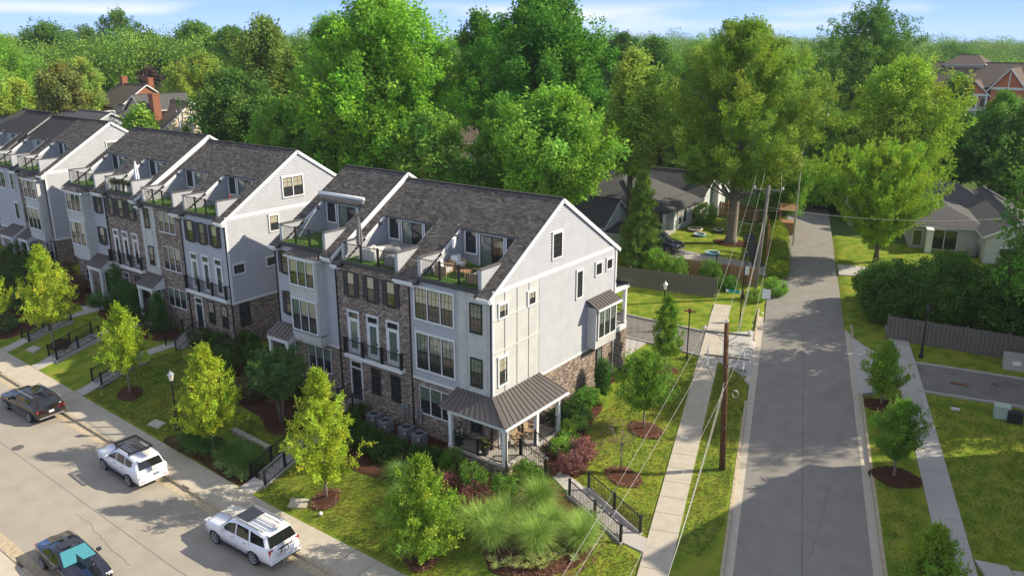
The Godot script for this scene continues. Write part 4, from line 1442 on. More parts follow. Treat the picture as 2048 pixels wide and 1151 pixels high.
func streets() -> void:
	struct("ground", grid(span(-70.0, 34.0, 0.65), span(-62.0, 31.0, 0.65)), "grass")
	# four wide sheets round the fine one
	var xs := span(-420.0, 420.0, 14.0)
	for q in [[xs, span(-620.0, -62.0, 14.0)], [xs, span(31.0, 90.0, 14.75)], [span(-420.0, -70.0, 14.0), span(-62.0, 31.0, 3.1)], [span(34.0, 420.0, 14.0), span(-62.0, 31.0, 3.1)]]:
		struct("terrain", grid(q[0], q[1]), "grass_far")
	# front street
	var rows := []
	for x in span(-110.0, 21.0, 1.0):
		var r := []
		for k in 9:
			var z := 12.4 + 7.8 * k / 8.0
			r.append(Vector3(x, hh(x, 14.0) + 0.03 + 0.05 * (1.0 - pow((k - 4.0) / 4.0, 2.0)), z))
		rows.append(r)
	ribbon("street", rows, "asphalt_old", "", 0.3)
	var seam := B.new()
	for i in 70:
		var x := -80.0 + i * 1.2
		seam.bar(Vector3(x, hh(x, 14.0) + 0.077, 16.2), Vector3(x + 1.2, hh(x + 1.2, 14.0) + 0.077, 16.2), 0.05, 0.012)
	struct("street_seam", seam.done(), "asphalt_alley")
	var crack := B.new()
	var cp := Vector3(-15.6, 0, 17.0)
	for i in 26:
		var nx := cp + Vector3(0.24, 0, R.randfn() * 0.06 + 0.032)
		crack.bar(cp + Vector3(0, hh(cp.x, 14.0) + 0.074, 0), nx + Vector3(0, hh(nx.x, 14.0) + 0.074, 0), 0.022, 0.012)
		cp = nx
	struct("street_crack", crack.done(), "joint")
	for q in [[11.9, 12.4, 0.012], [20.2, 20.75, 0.012]]:
		rows = []
		for x in span(-110.0, 21.0, 1.0): rows.append([Vector3(x, hh(x, 14.0) + q[2] + 0.02, q[0]), Vector3(x, hh(x, 14.0) + q[2] + 0.02, q[1])])
		ribbon("gutter", rows, "kerb", "", 0.3)
	# kerbs in cast lengths
	for q in [[11.74, 11.9], [20.75, 20.92]]:
		var k0 := struct("kerb", BoxMesh.new(), "joint")
		var bb := B.new()
		for x in span(-109.0, 19.0, 8.0): bb.box(x, hh(x, 14.0) - 0.5, q[0] + 0.02, x + 8.0, hh(x, 14.0) - 0.2, q[1] - 0.02)
		k0.mesh = bb.done()
		var x := -66.0
		while x < 12.0:
			var b := B.new()
			b.slab([Vector3(x, hh(x, 14.0) - 0.2, q[0]), Vector3(x, hh(x, 14.0) + 0.165, q[0]), Vector3(x, hh(x, 14.0) + 0.165, q[1] - 0.03), Vector3(x, hh(x, 14.0) + 0.13, q[1]), Vector3(x, hh(x, 14.0) - 0.2, q[1])], Vector3(2.99, hh(x + 2.99, 14.0) - hh(x, 14.0), 0))
			part(k0, "kerb_stone", b.done(), "kerb")
			x += 3.0
	sidewalk("sidewalk", "", func(i: float) -> Array:
		var x := -70.0 + i * 1.6
		var y := hh(x, 14.0) + 0.168
		return [Vector3(x, y + 0.07, 9.9), Vector3(x, y, 11.735)], 52)
	sidewalk("sidewalk", "", func(i: float) -> Array:
		var x := -40.0 + i * 1.6
		var y := hh(x, 14.0) + 0.14
		return [Vector3(x, y, 20.93), Vector3(x, y + 0.02, 22.8)], 32)
	# side street
	rows = []
	for s in span(-150.0, 32.0, 1.4):
		var r := []
		for k in 7: r.append(sp(s, 6.28 * k / 6.0, lerpf(0.07, -0.10, smoothstep(-66.0, -52.0, s)) + 0.06 * (1.0 - pow((k - 3.0) / 3.0, 2.0))))
		rows.append(r)
	ribbon("street", rows, "asphalt", "", 0.3)
	for q in [[-0.45, 0.0, -34.0, 8.0], [6.28, 6.73, -31.5, 14.0]]:
		rows = []
		for s in span(q[2], q[3], 1.0): rows.append([sp(s, q[0], -0.085), sp(s, q[1], -0.098)])
		ribbon("gutter", rows, "concrete", "", 0.3)
	for q in [[-0.6, -0.45, -16.5, 8.0, 1.0], [-0.6, -0.45, -34.5, -27.0, 1.0], [6.73, 6.89, -19.5, 14.0, -1.0], [6.73, 6.89, -32.5, -29.6, -1.0]]:
		var k0 := struct("kerb", BoxMesh.new(), "joint")
		var b0 := B.new()
		var p0 := sp(q[2], (q[0] + q[1]) * 0.5, -0.35)
		var p1 := sp(q[3], (q[0] + q[1]) * 0.5, -0.35)
		b0.bar(p0, p1, 0.1, 0.3)
		k0.mesh = b0.done()
		var s: float = q[2]
		while s < q[3] - 0.2:
			var e := minf(s + 2.4, q[3])
			var b := B.new()
			b.hexa([sp(s, q[0], -0.2), sp(s, q[1], -0.2), sp(e - 0.012, q[1], -0.2), sp(e - 0.012, q[0], -0.2), sp(s, q[0], 0.065), sp(s, q[1], 0.055), sp(e - 0.012, q[1], 0.055), sp(e - 0.012, q[0], 0.065)])
			part(k0, "kerb_stone", b.done(), "kerb")
			s = e
	sidewalk("sidewalk", "", func(i: float) -> Array:
		var s := -34.6 + i * 1.52
		return [sp(s, -4.35, 0.08), sp(s, -2.88, 0.07)], 29)
	sidewalk("sidewalk", "", func(i: float) -> Array:
		var s := -36.4 + i * 1.52
		return [sp(s, 9.35, 0.07), sp(s, 10.82, 0.08)], 33, "concrete_new")
	for q in VERGES:
		rows = []
		for s in span(q[2], q[3], 0.6):
			var r := []
			for k in 5:
				var w := lerpf(q[0], q[1], k / 4.0)
				if s < q[2] + 3.0 and q[0] < 0.0: w = minf(w, lerpf(q[0] + 0.3, q[1], sqrt(clampf((s - q[2]) / 3.0, 0.0, 1.0))))
				if s < q[2] + 3.0 and q[0] > 0.0: w = maxf(w, lerpf(q[1] - 0.3, q[0], sqrt(clampf((s - q[2]) / 3.0, 0.0, 1.0))))
				r.append(sp(s, w, 0.045 + 0.012 * noise.get_noise_2d(s * 40.0, w * 40.0)))
			rows.append(r)
		ribbon("verge", rows, "grass", "", 0.3)
	var cr := B.new()
	for q in [[-30.0, 3.1, 36.0, 0.0], [-22.0, 1.4, 6.0, 0.12], [-8.0, 4.6, 7.0, -0.15], [-38.0, 4.2, 5.0, 0.1]]:
		var w: float = q[1]
		var s: float = q[0]
		while s < q[0] + q[2]:
			var w2: float = w + (R.randfn() * 0.05 + 0.35 * q[3] if q[3] != 0.0 else 0.0)
			var crest := func(x: float) -> float: return -0.036 - 0.06 * pow((x * 6.0 / 6.28 - 3.0) / 3.0, 2.0)
			cr.bar(sp(s, w, crest.call(w)), sp(s + 0.36, w2, crest.call(w2)), 0.02 if q[3] != 0.0 else 0.045, 0.008)
			w = w2
			s += 0.36
	struct("street_seam", cr.done(), "asphalt_alley")
	# rear alley with garage aprons
	rows = []
	for x in span(-100.0, 4.2, 1.5):
		var r := []
		for k in 4:
			var z := -24.95 + 4.4 * k / 3.0
			r.append(on(x, z, 0.01))
		rows.append(r)
	ribbon("alley", rows, "asphalt_alley", "", 0.3)
	for q in [[-24.95, -25.1], [-20.4, -20.55]]:
		var b := B.new()
		for x in span(-80.0, 2.0, 2.0):
			b.bar(on(x, (q[0] + q[1]) * 0.5, 0.07), on(x + 1.99, (q[0] + q[1]) * 0.5, 0.07), 0.15, 0.16)
		struct("kerb", b.done(), "concrete_new")
	for q in [[-5.9, -0.6], [-12.3, -7.0], [-18.5, -13.5]]:
		rows = []
		for z in span(-20.35, -15.9, 1.1): rows.append([on(q[1], z, 0.07), on((q[0] + q[1]) * 0.5, z, 0.07), on(q[0], z, 0.07)])
		ribbon("driveway", rows, "concrete_new")
	# alley mouths: flared concrete aprons
	apron("apron", [sp(-19.2, -0.4, 0), sp(-28.6, -0.4, 0)], [Vector2(7.75, -18.6), Vector2(6.9, -20.2), Vector2(4.2, -20.6)], [Vector2(5.45, -28.3), Vector2(5.1, -26.2), Vector2(2.2, -25.1)])
	apron("apron", [sp(-30.4, 6.68, 0), sp(-19.8, 6.68, 0)], [Vector2(12.6, -30.0), Vector2(14.0, -27.8), Vector2(16.9, -27.4)], [Vector2(15.4, -20.0), Vector2(16.2, -22.0), Vector2(18.3, -23.0)])
	rows = []
	for i in 20:
		var t := i / 19.0
		var a := Vector2(16.6, -27.45).lerp(Vector2(42.0, -32.0), t)
		var b := Vector2(18.1, -22.95).lerp(Vector2(42.0, -27.6), t)
		rows.append([on(a.x, a.y, 0.04), on((a.x + b.x) * 0.5, (a.y + b.y) * 0.5, 0.03), on(b.x, b.y, 0.04)])
	rows.reverse()
	ribbon("alley", rows, "asphalt_alley", "", 0.3)
	for q in [[Vector2(17.0, -27.6), Vector2(42.0, -32.12)], [Vector2(18.42, -22.92), Vector2(42.0, -27.48)]]:
		var b := B.new()
		for i in 12:
			var p: Vector2 = q[0].lerp(q[1], i / 12.0)
			var e: Vector2 = q[0].lerp(q[1], (i + 0.995) / 12.0)
			b.bar(on(p.x, p.y, 0.07), on(e.x, e.y, 0.07), 0.17, 0.16)
		struct("kerb", b.done(), "concrete_new")
	# driveway of the grey house and the cross street far behind
	rows = []
	for i in 15:
		var t := i / 14.0
		rows.append([on(lerpf(-13.0, 2.3, t), -41.9 - 0.2 * t, 0.05), on(lerpf(-13.0, 1.6, t), -44.5 + 0.9 * t, 0.05), on(lerpf(-12.4, 0.2, t), -46.2 + 0.6 * t, 0.05)])
	rows.reverse()
	ribbon("driveway", rows, "concrete_new")
	rows = []
	for x in span(-70.0, 60.0, 4.0): rows.append([on(x, -88.0 - x * 0.1, 0.05), on(x, -84.0 - x * 0.1, 0.05), on(x, -79.5 - x * 0.1, 0.05)])
	ribbon("street", rows, "asphalt", "", 0.3)
	rows = []
	for i in 8: rows.append([on(-14.5 + 0.2 * i, -106.0 + 2.6 * i, 0.06), on(-11.0 + 0.2 * i, -106.0 + 2.6 * i, 0.06)])
	ribbon("driveway", rows, "concrete_new")
	rows = []
	for i in 6: rows.append([sp(-50.0, 6.4 + 1.6 * i, 0.1), sp(-46.4, 6.4 + 1.6 * i, 0.1)])
	ribbon("driveway", rows, "concrete_new")
	# paths
	path("path", [[6.4, -0.35, 0.9], [4.0, -1.25, 0.85]], [[6.4, 0.95], [4.0, -0.35]], "")
	path("path", [[9.55, 1.0], [11.6, 1.0]], [[9.55, 2.05], [11.6, 2.05]], "")
	for q in [[-36.2, 1.0, 5.2, 1.0], [-30.2, 1.0, 5.2, 1.0], [-41.9, 1.2, 4.4, 1.0], [-10.6, 1.6, 6.2, 1.05], [-36.0, 8.4, 9.9, 1.05], [-29.4, 8.6, 9.9, 1.05], [-41.0, 8.2, 9.9, 1.0], [-10.35, 8.9, 9.9, 1.1]]:
		rows = []
		for z in span(q[1], q[2], 0.5): rows.append([on(q[0] - q[3] * 0.5, z, 0.06), on(q[0] + q[3] * 0.5, z, 0.06)])
		ribbon("path", rows, "concrete_new")
	rows = []
	for i in 6: rows.append([on(-44.6 + i * 0.5, 1.7, 0.06), on(-44.6 + i * 0.5, 2.7, 0.06)])
	rows.reverse()
	ribbon("path", rows, "concrete_new")
	for i in 3:
		var xx := 24.4 + i * 1.55
		rows = []
		for k in 4: rows.append([on(xx + k * 0.5, -6.1 + i * 0.05 + k * 0.8, 0.14 + i * 0.12), on(xx + 1.35 + k * 0.5, -6.45 + k * 0.8, 0.14 + i * 0.12)])
		ribbon("path", rows, "concrete_new")
	# mulch beds
	var bed := func(e: Array, dome := 0.05) -> void:
		fan("mulch_bed", e, "mulch", 0.05, dome, "", 0.025)
	bed.call([Vector2(4.9, 7.2), Vector2(6.3, 7.85), Vector2(8.3, 6.9), Vector2(9.15, 5.2), Vector2(9.1, 3.2), Vector2(8.7, 1.9), Vector2(7.4, 1.35), Vector2(6.0, 0.95), Vector2(4.4, 0.1), Vector2(2.6, 1.3), Vector2(-1.2, 1.6), Vector2(-1.6, 3.2), Vector2(2.0, 5.0)])
	bed.call([Vector2(5.0, -0.8), Vector2(5.2, -1.9), Vector2(4.8, -3.0), Vector2(4.2, -4.6), Vector2(2.6, -5.8), Vector2(1.9, -7.0), Vector2(2.3, -8.3), Vector2(1.7, -10.0), Vector2(0.6, -11.6), Vector2(0.1, -9.0), Vector2(1.7, -3.0), Vector2(3.4, -0.6)])
	bed.call([Vector2(0.1, -11.6), Vector2(0.75, -11.8), Vector2(0.75, -15.2), Vector2(0.3, -16.4), Vector2(-0.2, -14.0)])
	bed.call([Vector2(-10.0, 0.3), Vector2(-1.0, 0.3), Vector2(-1.5, 3.0), Vector2(-4.0, 5.4), Vector2(-7.5, 5.4), Vector2(-9.6, 3.0)])
	bed.call([Vector2(-19.0, 10.0 - 0.15), Vector2(-15.0, 9.8), Vector2(-11.1, 9.75), Vector2(-11.0, 8.2), Vector2(-12.3, 7.3), Vector2(-15.2, 7.2), Vector2(-18.4, 8.6)])
	bed.call([Vector2(-18.6, 0.4), Vector2(-12.2, 0.4), Vector2(-11.6, 3.4), Vector2(-13.0, 5.9), Vector2(-15.6, 5.0), Vector2(-18.9, 4.6), Vector2(-20.0, 2.6)])
	bed.call([Vector2(-29.4, -0.4), Vector2(-24.4, -2.0), Vector2(-20.4, -1.0), Vector2(-20.6, 2.8), Vector2(-22.6, 4.0), Vector2(-26.0, 1.7), Vector2(-29.2, 1.2)])
	bed.call([Vector2(-35.4, 0.2), Vector2(-31.2, 0.2), Vector2(-31.3, 2.0), Vector2(-33.0, 2.8), Vector2(-35.2, 1.9)])
	bed.call([Vector2(-41.2, 0.1), Vector2(-37.0, 0.1), Vector2(-37.0, 2.1), Vector2(-39.0, 2.7), Vector2(-41.2, 2.2)])
	bed.call([Vector2(-62.0, -1.0), Vector2(-44.0, 0.2), Vector2(-42.9, 3.2), Vector2(-42.2, 7.6), Vector2(-45.0, 9.6), Vector2(-60.0, 9.6)])
	for q in [[5.65, -8.35, 1.15, 0.95], [7.1, -2.95, 1.1, 0.9], [2.75, -16.8, 1.0, 0.8], [-5.55, 8.1, 0.78, 0.8], [2.25, 8.75, 0.85, 0.75], [-25.9, 8.0, 1.1, 0.75], [-37.5, 7.2, 1.0, 0.7], [17.1, -19.6, 1.3, 1.0], [19.7, -11.4, 1.35, 1.1], [-6.4, -52.0, 2.2, 1.6]]:
		fan("mulch_bed", ring(q[0], q[1], q[2], q[3]), "mulch", 0.05, 0.1, "", 0.03)
	# loose chips thrown over the nearest beds
	var xf := []
	var cs := []
	var chip := BoxMesh.new()
	chip.size = Vector3(0.09, 0.012, 0.028)
	for q in [[5.65, -8.35, 1.2, 1.0, 700], [7.1, -2.95, 1.15, 0.95, 700], [7.0, 4.4, 2.6, 3.3, 2600], [3.6, -4.4, 1.7, 4.2, 1500], [-5.55, 8.1, 0.8, 0.85, 450], [2.25, 8.75, 0.9, 0.8, 500], [2.75, -16.8, 1.0, 0.8, 350], [2.6, 2.4, 2.2, 1.5, 900]]:
		for i in q[4]:
			var a := R.randf() * TAU
			var r := sqrt(R.randf())
			var p := on(q[0] + cos(a) * r * q[2], q[1] + sin(a) * r * q[3], 0.09)
			xf.append(turned(p, R.randf_range(0.7, 1.4), 0.35))
			var g := R.randf_range(0.4, 1.7)
			cs.append(Color(0.20 * g, 0.11 * g, 0.072 * g))
	var chips := mm(self, "mulch", chip, "mulch_chip", xf, cs, "stuff")
	tag(chips, "loose brown bark chips strewn over the planting beds", "mulch", "", "stuff")


func path(called: String, l: Array, r: Array, label := "") -> void:
	var rows := []
	var n := 6
	for i in n + 1:
		var t := i / float(n)
		var a := Vector2(lerpf(l[0][0], l[1][0], t), lerpf(l[0][1], l[1][1], t))
		var b := Vector2(lerpf(r[0][0], r[1][0], t), lerpf(r[0][1], r[1][1], t))
		rows.append([on(a.x, a.y, 0.07), on(b.x, b.y, 0.07)])
	ribbon(called, rows, "concrete_new", label)


func apron(called: String, edge: Array, c0: Array, c1: Array) -> void:
	# concrete between the gutter and the alley: two curved edges, c0 and c1, from the gutter to the alley
	var rows := []
	for i in 11:
		var t := i / 10.0
		var pa := Vector3.ZERO
		var a0 := Vector2(edge[0].x, edge[0].z)
		var b0 := Vector2(edge[1].x, edge[1].z)
		var a := bez([a0] + c0, t)
		var b := bez([b0] + c1, t)
		var r := []
		for k in 6:
			var p := a.lerp(b, k / 5.0)
			r.append(on(p.x, p.y, lerpf(-0.085, 0.045, smoothstep(0.0, 0.35, t))))
		rows.append(r)
	ribbon(called, rows, "concrete_new", "", 0.3)


func bez(p: Array, t: float) -> Vector2:
	var a: Vector2 = p[0].lerp(p[1], t)
	var b: Vector2 = p[1].lerp(p[2], t)
	var c: Vector2 = p[2].lerp(p[3], t)
	return a.lerp(b, t).lerp(b.lerp(c, t), t)


func stairs(called: String, label: String, cx: float, cz: float, dir: Vector2, w: float, run: float, y0: float, y1: float, n: int, group := "flights of steps between street and lawns") -> void:
	# from the top landing edge (cx, cz) down along dir; cheek walls with railings on both sides
	var t := thing(called, label, "steps", Vector3(cx, 0, cz), atan2(-dir.y, dir.x), group)
	# local +x runs down
	for k in n:
		var b := B.new()
		b.box(run * k / n, y1 - 0.6, -w * 0.5, run * (k + 1) / n - 0.004, y0 - (y0 - y1) * (k + 1) / n, w * 0.5)
		part(t, "step", b.done(), "concrete_new")
	for s in [-1.0, 1.0]:
		var z: float = s * (w * 0.5 + 0.11)
		var b := B.new()
		b.slab([Vector3(-0.25, y0 - 0.7, z - 0.1), Vector3(-0.25, y0 + 0.12, z - 0.1), Vector3(0.1, y0 + 0.12, z - 0.1), Vector3(run + 0.1, y1 + 0.12, z - 0.1), Vector3(run + 0.1, y1 - 0.6, z - 0.1)], Vector3(0, 0, 0.2))
		part(t, "cheek_wall", b.done(), "concrete_new")
		railing(t, "railing", [Vector3(-0.1, y0 + 0.1, z), Vector3(run * 0.5, (y0 + y1) * 0.5 + 0.12, z), Vector3(run + 0.02, y1 + 0.1, z)], 0.92, [0, 1, 2], {"post": 0.055, "sink": 0.05})


# ---------------------------------------------------------------- vehicles
func wheel(c: Node3D, at: Vector3, r: float, side: float, w := 0.25) -> void:
	var b := B.new(true)
	var t := Transform3D(Basis(Vector3.RIGHT, PI / 2 * side), Vector3.ZERO)
	b.lathe(Vector3.ZERO, [[0.0, -w * 0.5], [r * 0.93, -w * 0.5], [r, -w * 0.32], [r, w * 0.32], [r * 0.95, w * 0.5], [r * 0.70, w * 0.5]], 20)
	var o := part(c, "wheel", b.done(), "tyre", Transform3D(t.basis, at))
	var d := B.new()
	d.lathe(Vector3.ZERO, [[r * 0.72, w * 0.5 + 0.004], [r * 0.66, w * 0.46], [r * 0.64, w * 0.36], [0.0, w * 0.36]], 20)
	part(o, "rim", d.done(), "dark_grey")
	var s := B.new()
	for i in 6:
		var a := TAU * i / 6.0
		var u := Vector3(cos(a), 0, sin(a))
		for e in [-0.16, 0.16]:
			var v := Vector3(cos(a + e), 0, sin(a + e))
			s.bar(u * r * 0.12 + Vector3(0, w * 0.44, 0), v * r * 0.68 + Vector3(0, w * 0.46, 0), 0.035, 0.03)
	s.lathe(Vector3(0, w * 0.4, 0), [[r * 0.16, 0.0], [r * 0.15, w * 0.1], [0.0, w * 0.1]], 10)
	s.lathe(Vector3.ZERO, [[r * 0.64, w * 0.45], [r * 0.70, w * 0.51], [r * 0.74, w * 0.5]], 20)
	part(o, "spokes", s.done(), "rim")


func car(called: String, label: String, cat: String, at: Vector3, turn: float, o: Dictionary) -> Node3D:
	# body lofted through cross sections; st: [x (front negative), sill y, belt y, top y, half width belt, half width top, cabin?]
	var t := thing(called, label, cat, at, turn, o.get("group", ""))
	t.rotation.z = o.get("pitch", 0.0)
	var paint: String = o.paint
	var st: Array = o.st
	var b := B.new(true)
	var rows := []
	for q in st:
		var h: float = q[4]
		var mid := lerpf(q[1], q[2], 0.55)
		var row := [Vector3(q[0], q[1], 0), Vector3(q[0], q[1], h * 0.9), Vector3(q[0], q[1] + 0.06, h * 0.985), Vector3(q[0], mid, h * 1.015), Vector3(q[0], q[2] - 0.07, h), Vector3(q[0], q[2], h * 0.955)]
		var dy: float = q[3] - q[2]
		row.append(Vector3(q[0], q[2] + dy * 0.9, q[5] + 0.02))
		row.append(Vector3(q[0], q[3] - 0.005, q[5] - 0.10))
		row.append(Vector3(q[0], q[3] + 0.03, 0))
		rows.append(row)
	for s in [1.0, -1.0]:
		var f := Vector3(1, 1, s)
		for i in st.size() - 1:
			for k in rows[i].size() - 1:
				b.quad(rows[i][k] * f, rows[i][k + 1] * f, rows[i + 1][k + 1] * f, rows[i + 1][k] * f)
		for e in [0, st.size() - 1]:
			for k in range(1, rows[e].size() - 1):
				b.tri(rows[e][0] * f, rows[e][k] * f, rows[e][k + 1] * f)
	var body := part(t, "body", b.done(), paint)
	# glass: side panes between pairs of stations, windscreen and rear window
	for g in o.glass:
		for s in [1.0, -1.0]:
			var p := []
			for e in g:   # [x, fraction 0 belt .. 1 roof]
				p.append(side_point(st, e[0], e[1]) * Vector3(1, 1, s) + Vector3(0, 0, 0.012 * s))
			var w := B.new()
			w.slab(p, Vector3(0, 0, -0.02 * s))
			part(t, "side_window", w.done(), "car_glass")
	for g in o.screens:   # [name, x0, y0, half0, x1, y1, half1]
		var w := B.new()
		var d := Vector3(g[4] - g[1], g[5] - g[2], 0)
		var nrm := Vector3(-d.y, d.x, 0).normalized()
		if g[1] > 0.0: nrm = -nrm
		if nrm.y < 0.0: nrm = -nrm
		w.slab([Vector3(g[1], g[2], -g[3]) + nrm * 0.015, Vector3(g[4], g[5], -g[6]) + nrm * 0.015, Vector3(g[4], g[5], g[6]) + nrm * 0.015, Vector3(g[1], g[2], g[3]) + nrm * 0.015], -nrm * 0.03)
		part(t, g[0], w.done(), g[7] if g.size() > 7 else "car_glass")
	for x in o.get("gaps", []):   # door seams
		for s in [1.0, -1.0]:
			var p0 := side_point(st, x, 0.0) * Vector3(1, 1, s)
			var w := B.new()
			w.bar(p0 + Vector3(0, -0.05, 0.044 * s), Vector3(x, st[3][1] + 0.1, s * o.hw * 0.996), 0.014, 0.02)
			part(t, "door_seam", w.done(), "joint")
	for x in o.axles:
		for s in [1.0, -1.0]:
			var z: float = s * (o.hw - 0.12)
			var a := B.new()
			var arch := []
			for k in 13:
				var an := PI * k / 12.0
				arch.append(Vector3(x + cos(an) * (o.wr + 0.07), o.wr + sin(an) * (o.wr + 0.06), s * (o.hw + 0.005)))
			arch.append(Vector3(x - o.wr - 0.07, st[2][1] - 0.02, s * (o.hw + 0.005)))
			arch.append(Vector3(x + o.wr + 0.07, st[2][1] - 0.02, s * (o.hw + 0.005)))
			var mid := Vector3(x, o.wr, s * (o.hw + 0.008))
			for k in 12: a.quad(mid, arch[k], arch[k + 1], mid)
			a.slab([arch[0], arch[12], arch[13], arch[14]], Vector3(0, 0, 0.004 * s))
			part(t, "wheel_arch", a.done(), "plastic")
			wheel(t, Vector3(x, o.wr, s * (o.hw - 0.09)), o.wr, s)
	for q in o.boxes:   # [name, material, x0, y0, z0, x1, y1, z1, mirrored?]
		for s in ([1.0, -1.0] if q[8] else [1.0]):
			var w := B.new()
			var z0: float = minf(q[4] * s, q[7] * s)
			var z1: float = maxf(q[4] * s, q[7] * s)
			w.box(q[2], q[3], z0, q[5], q[6], z1)
			part(t, q[0], w.done(), q[1])
	return t


func side_point(st: Array, x: float, f: float) -> Vector3:
	for i in st.size() - 1:
		if x <= st[i + 1][0]:
			var k: float = clampf((x - st[i][0]) / (st[i + 1][0] - st[i][0]), 0.0, 1.0)
			var by := lerpf(st[i][2], st[i + 1][2], k)
			var ty := lerpf(st[i][3], st[i + 1][3], k)
			var bw := lerpf(st[i][4], st[i + 1][4], k) * 0.955
			var tw := lerpf(st[i][5], st[i + 1][5], k) + 0.02
			return Vector3(x, lerpf(by, by + (ty - by) * 0.9, f), lerpf(bw, tw, f))
	return Vector3.ZERO


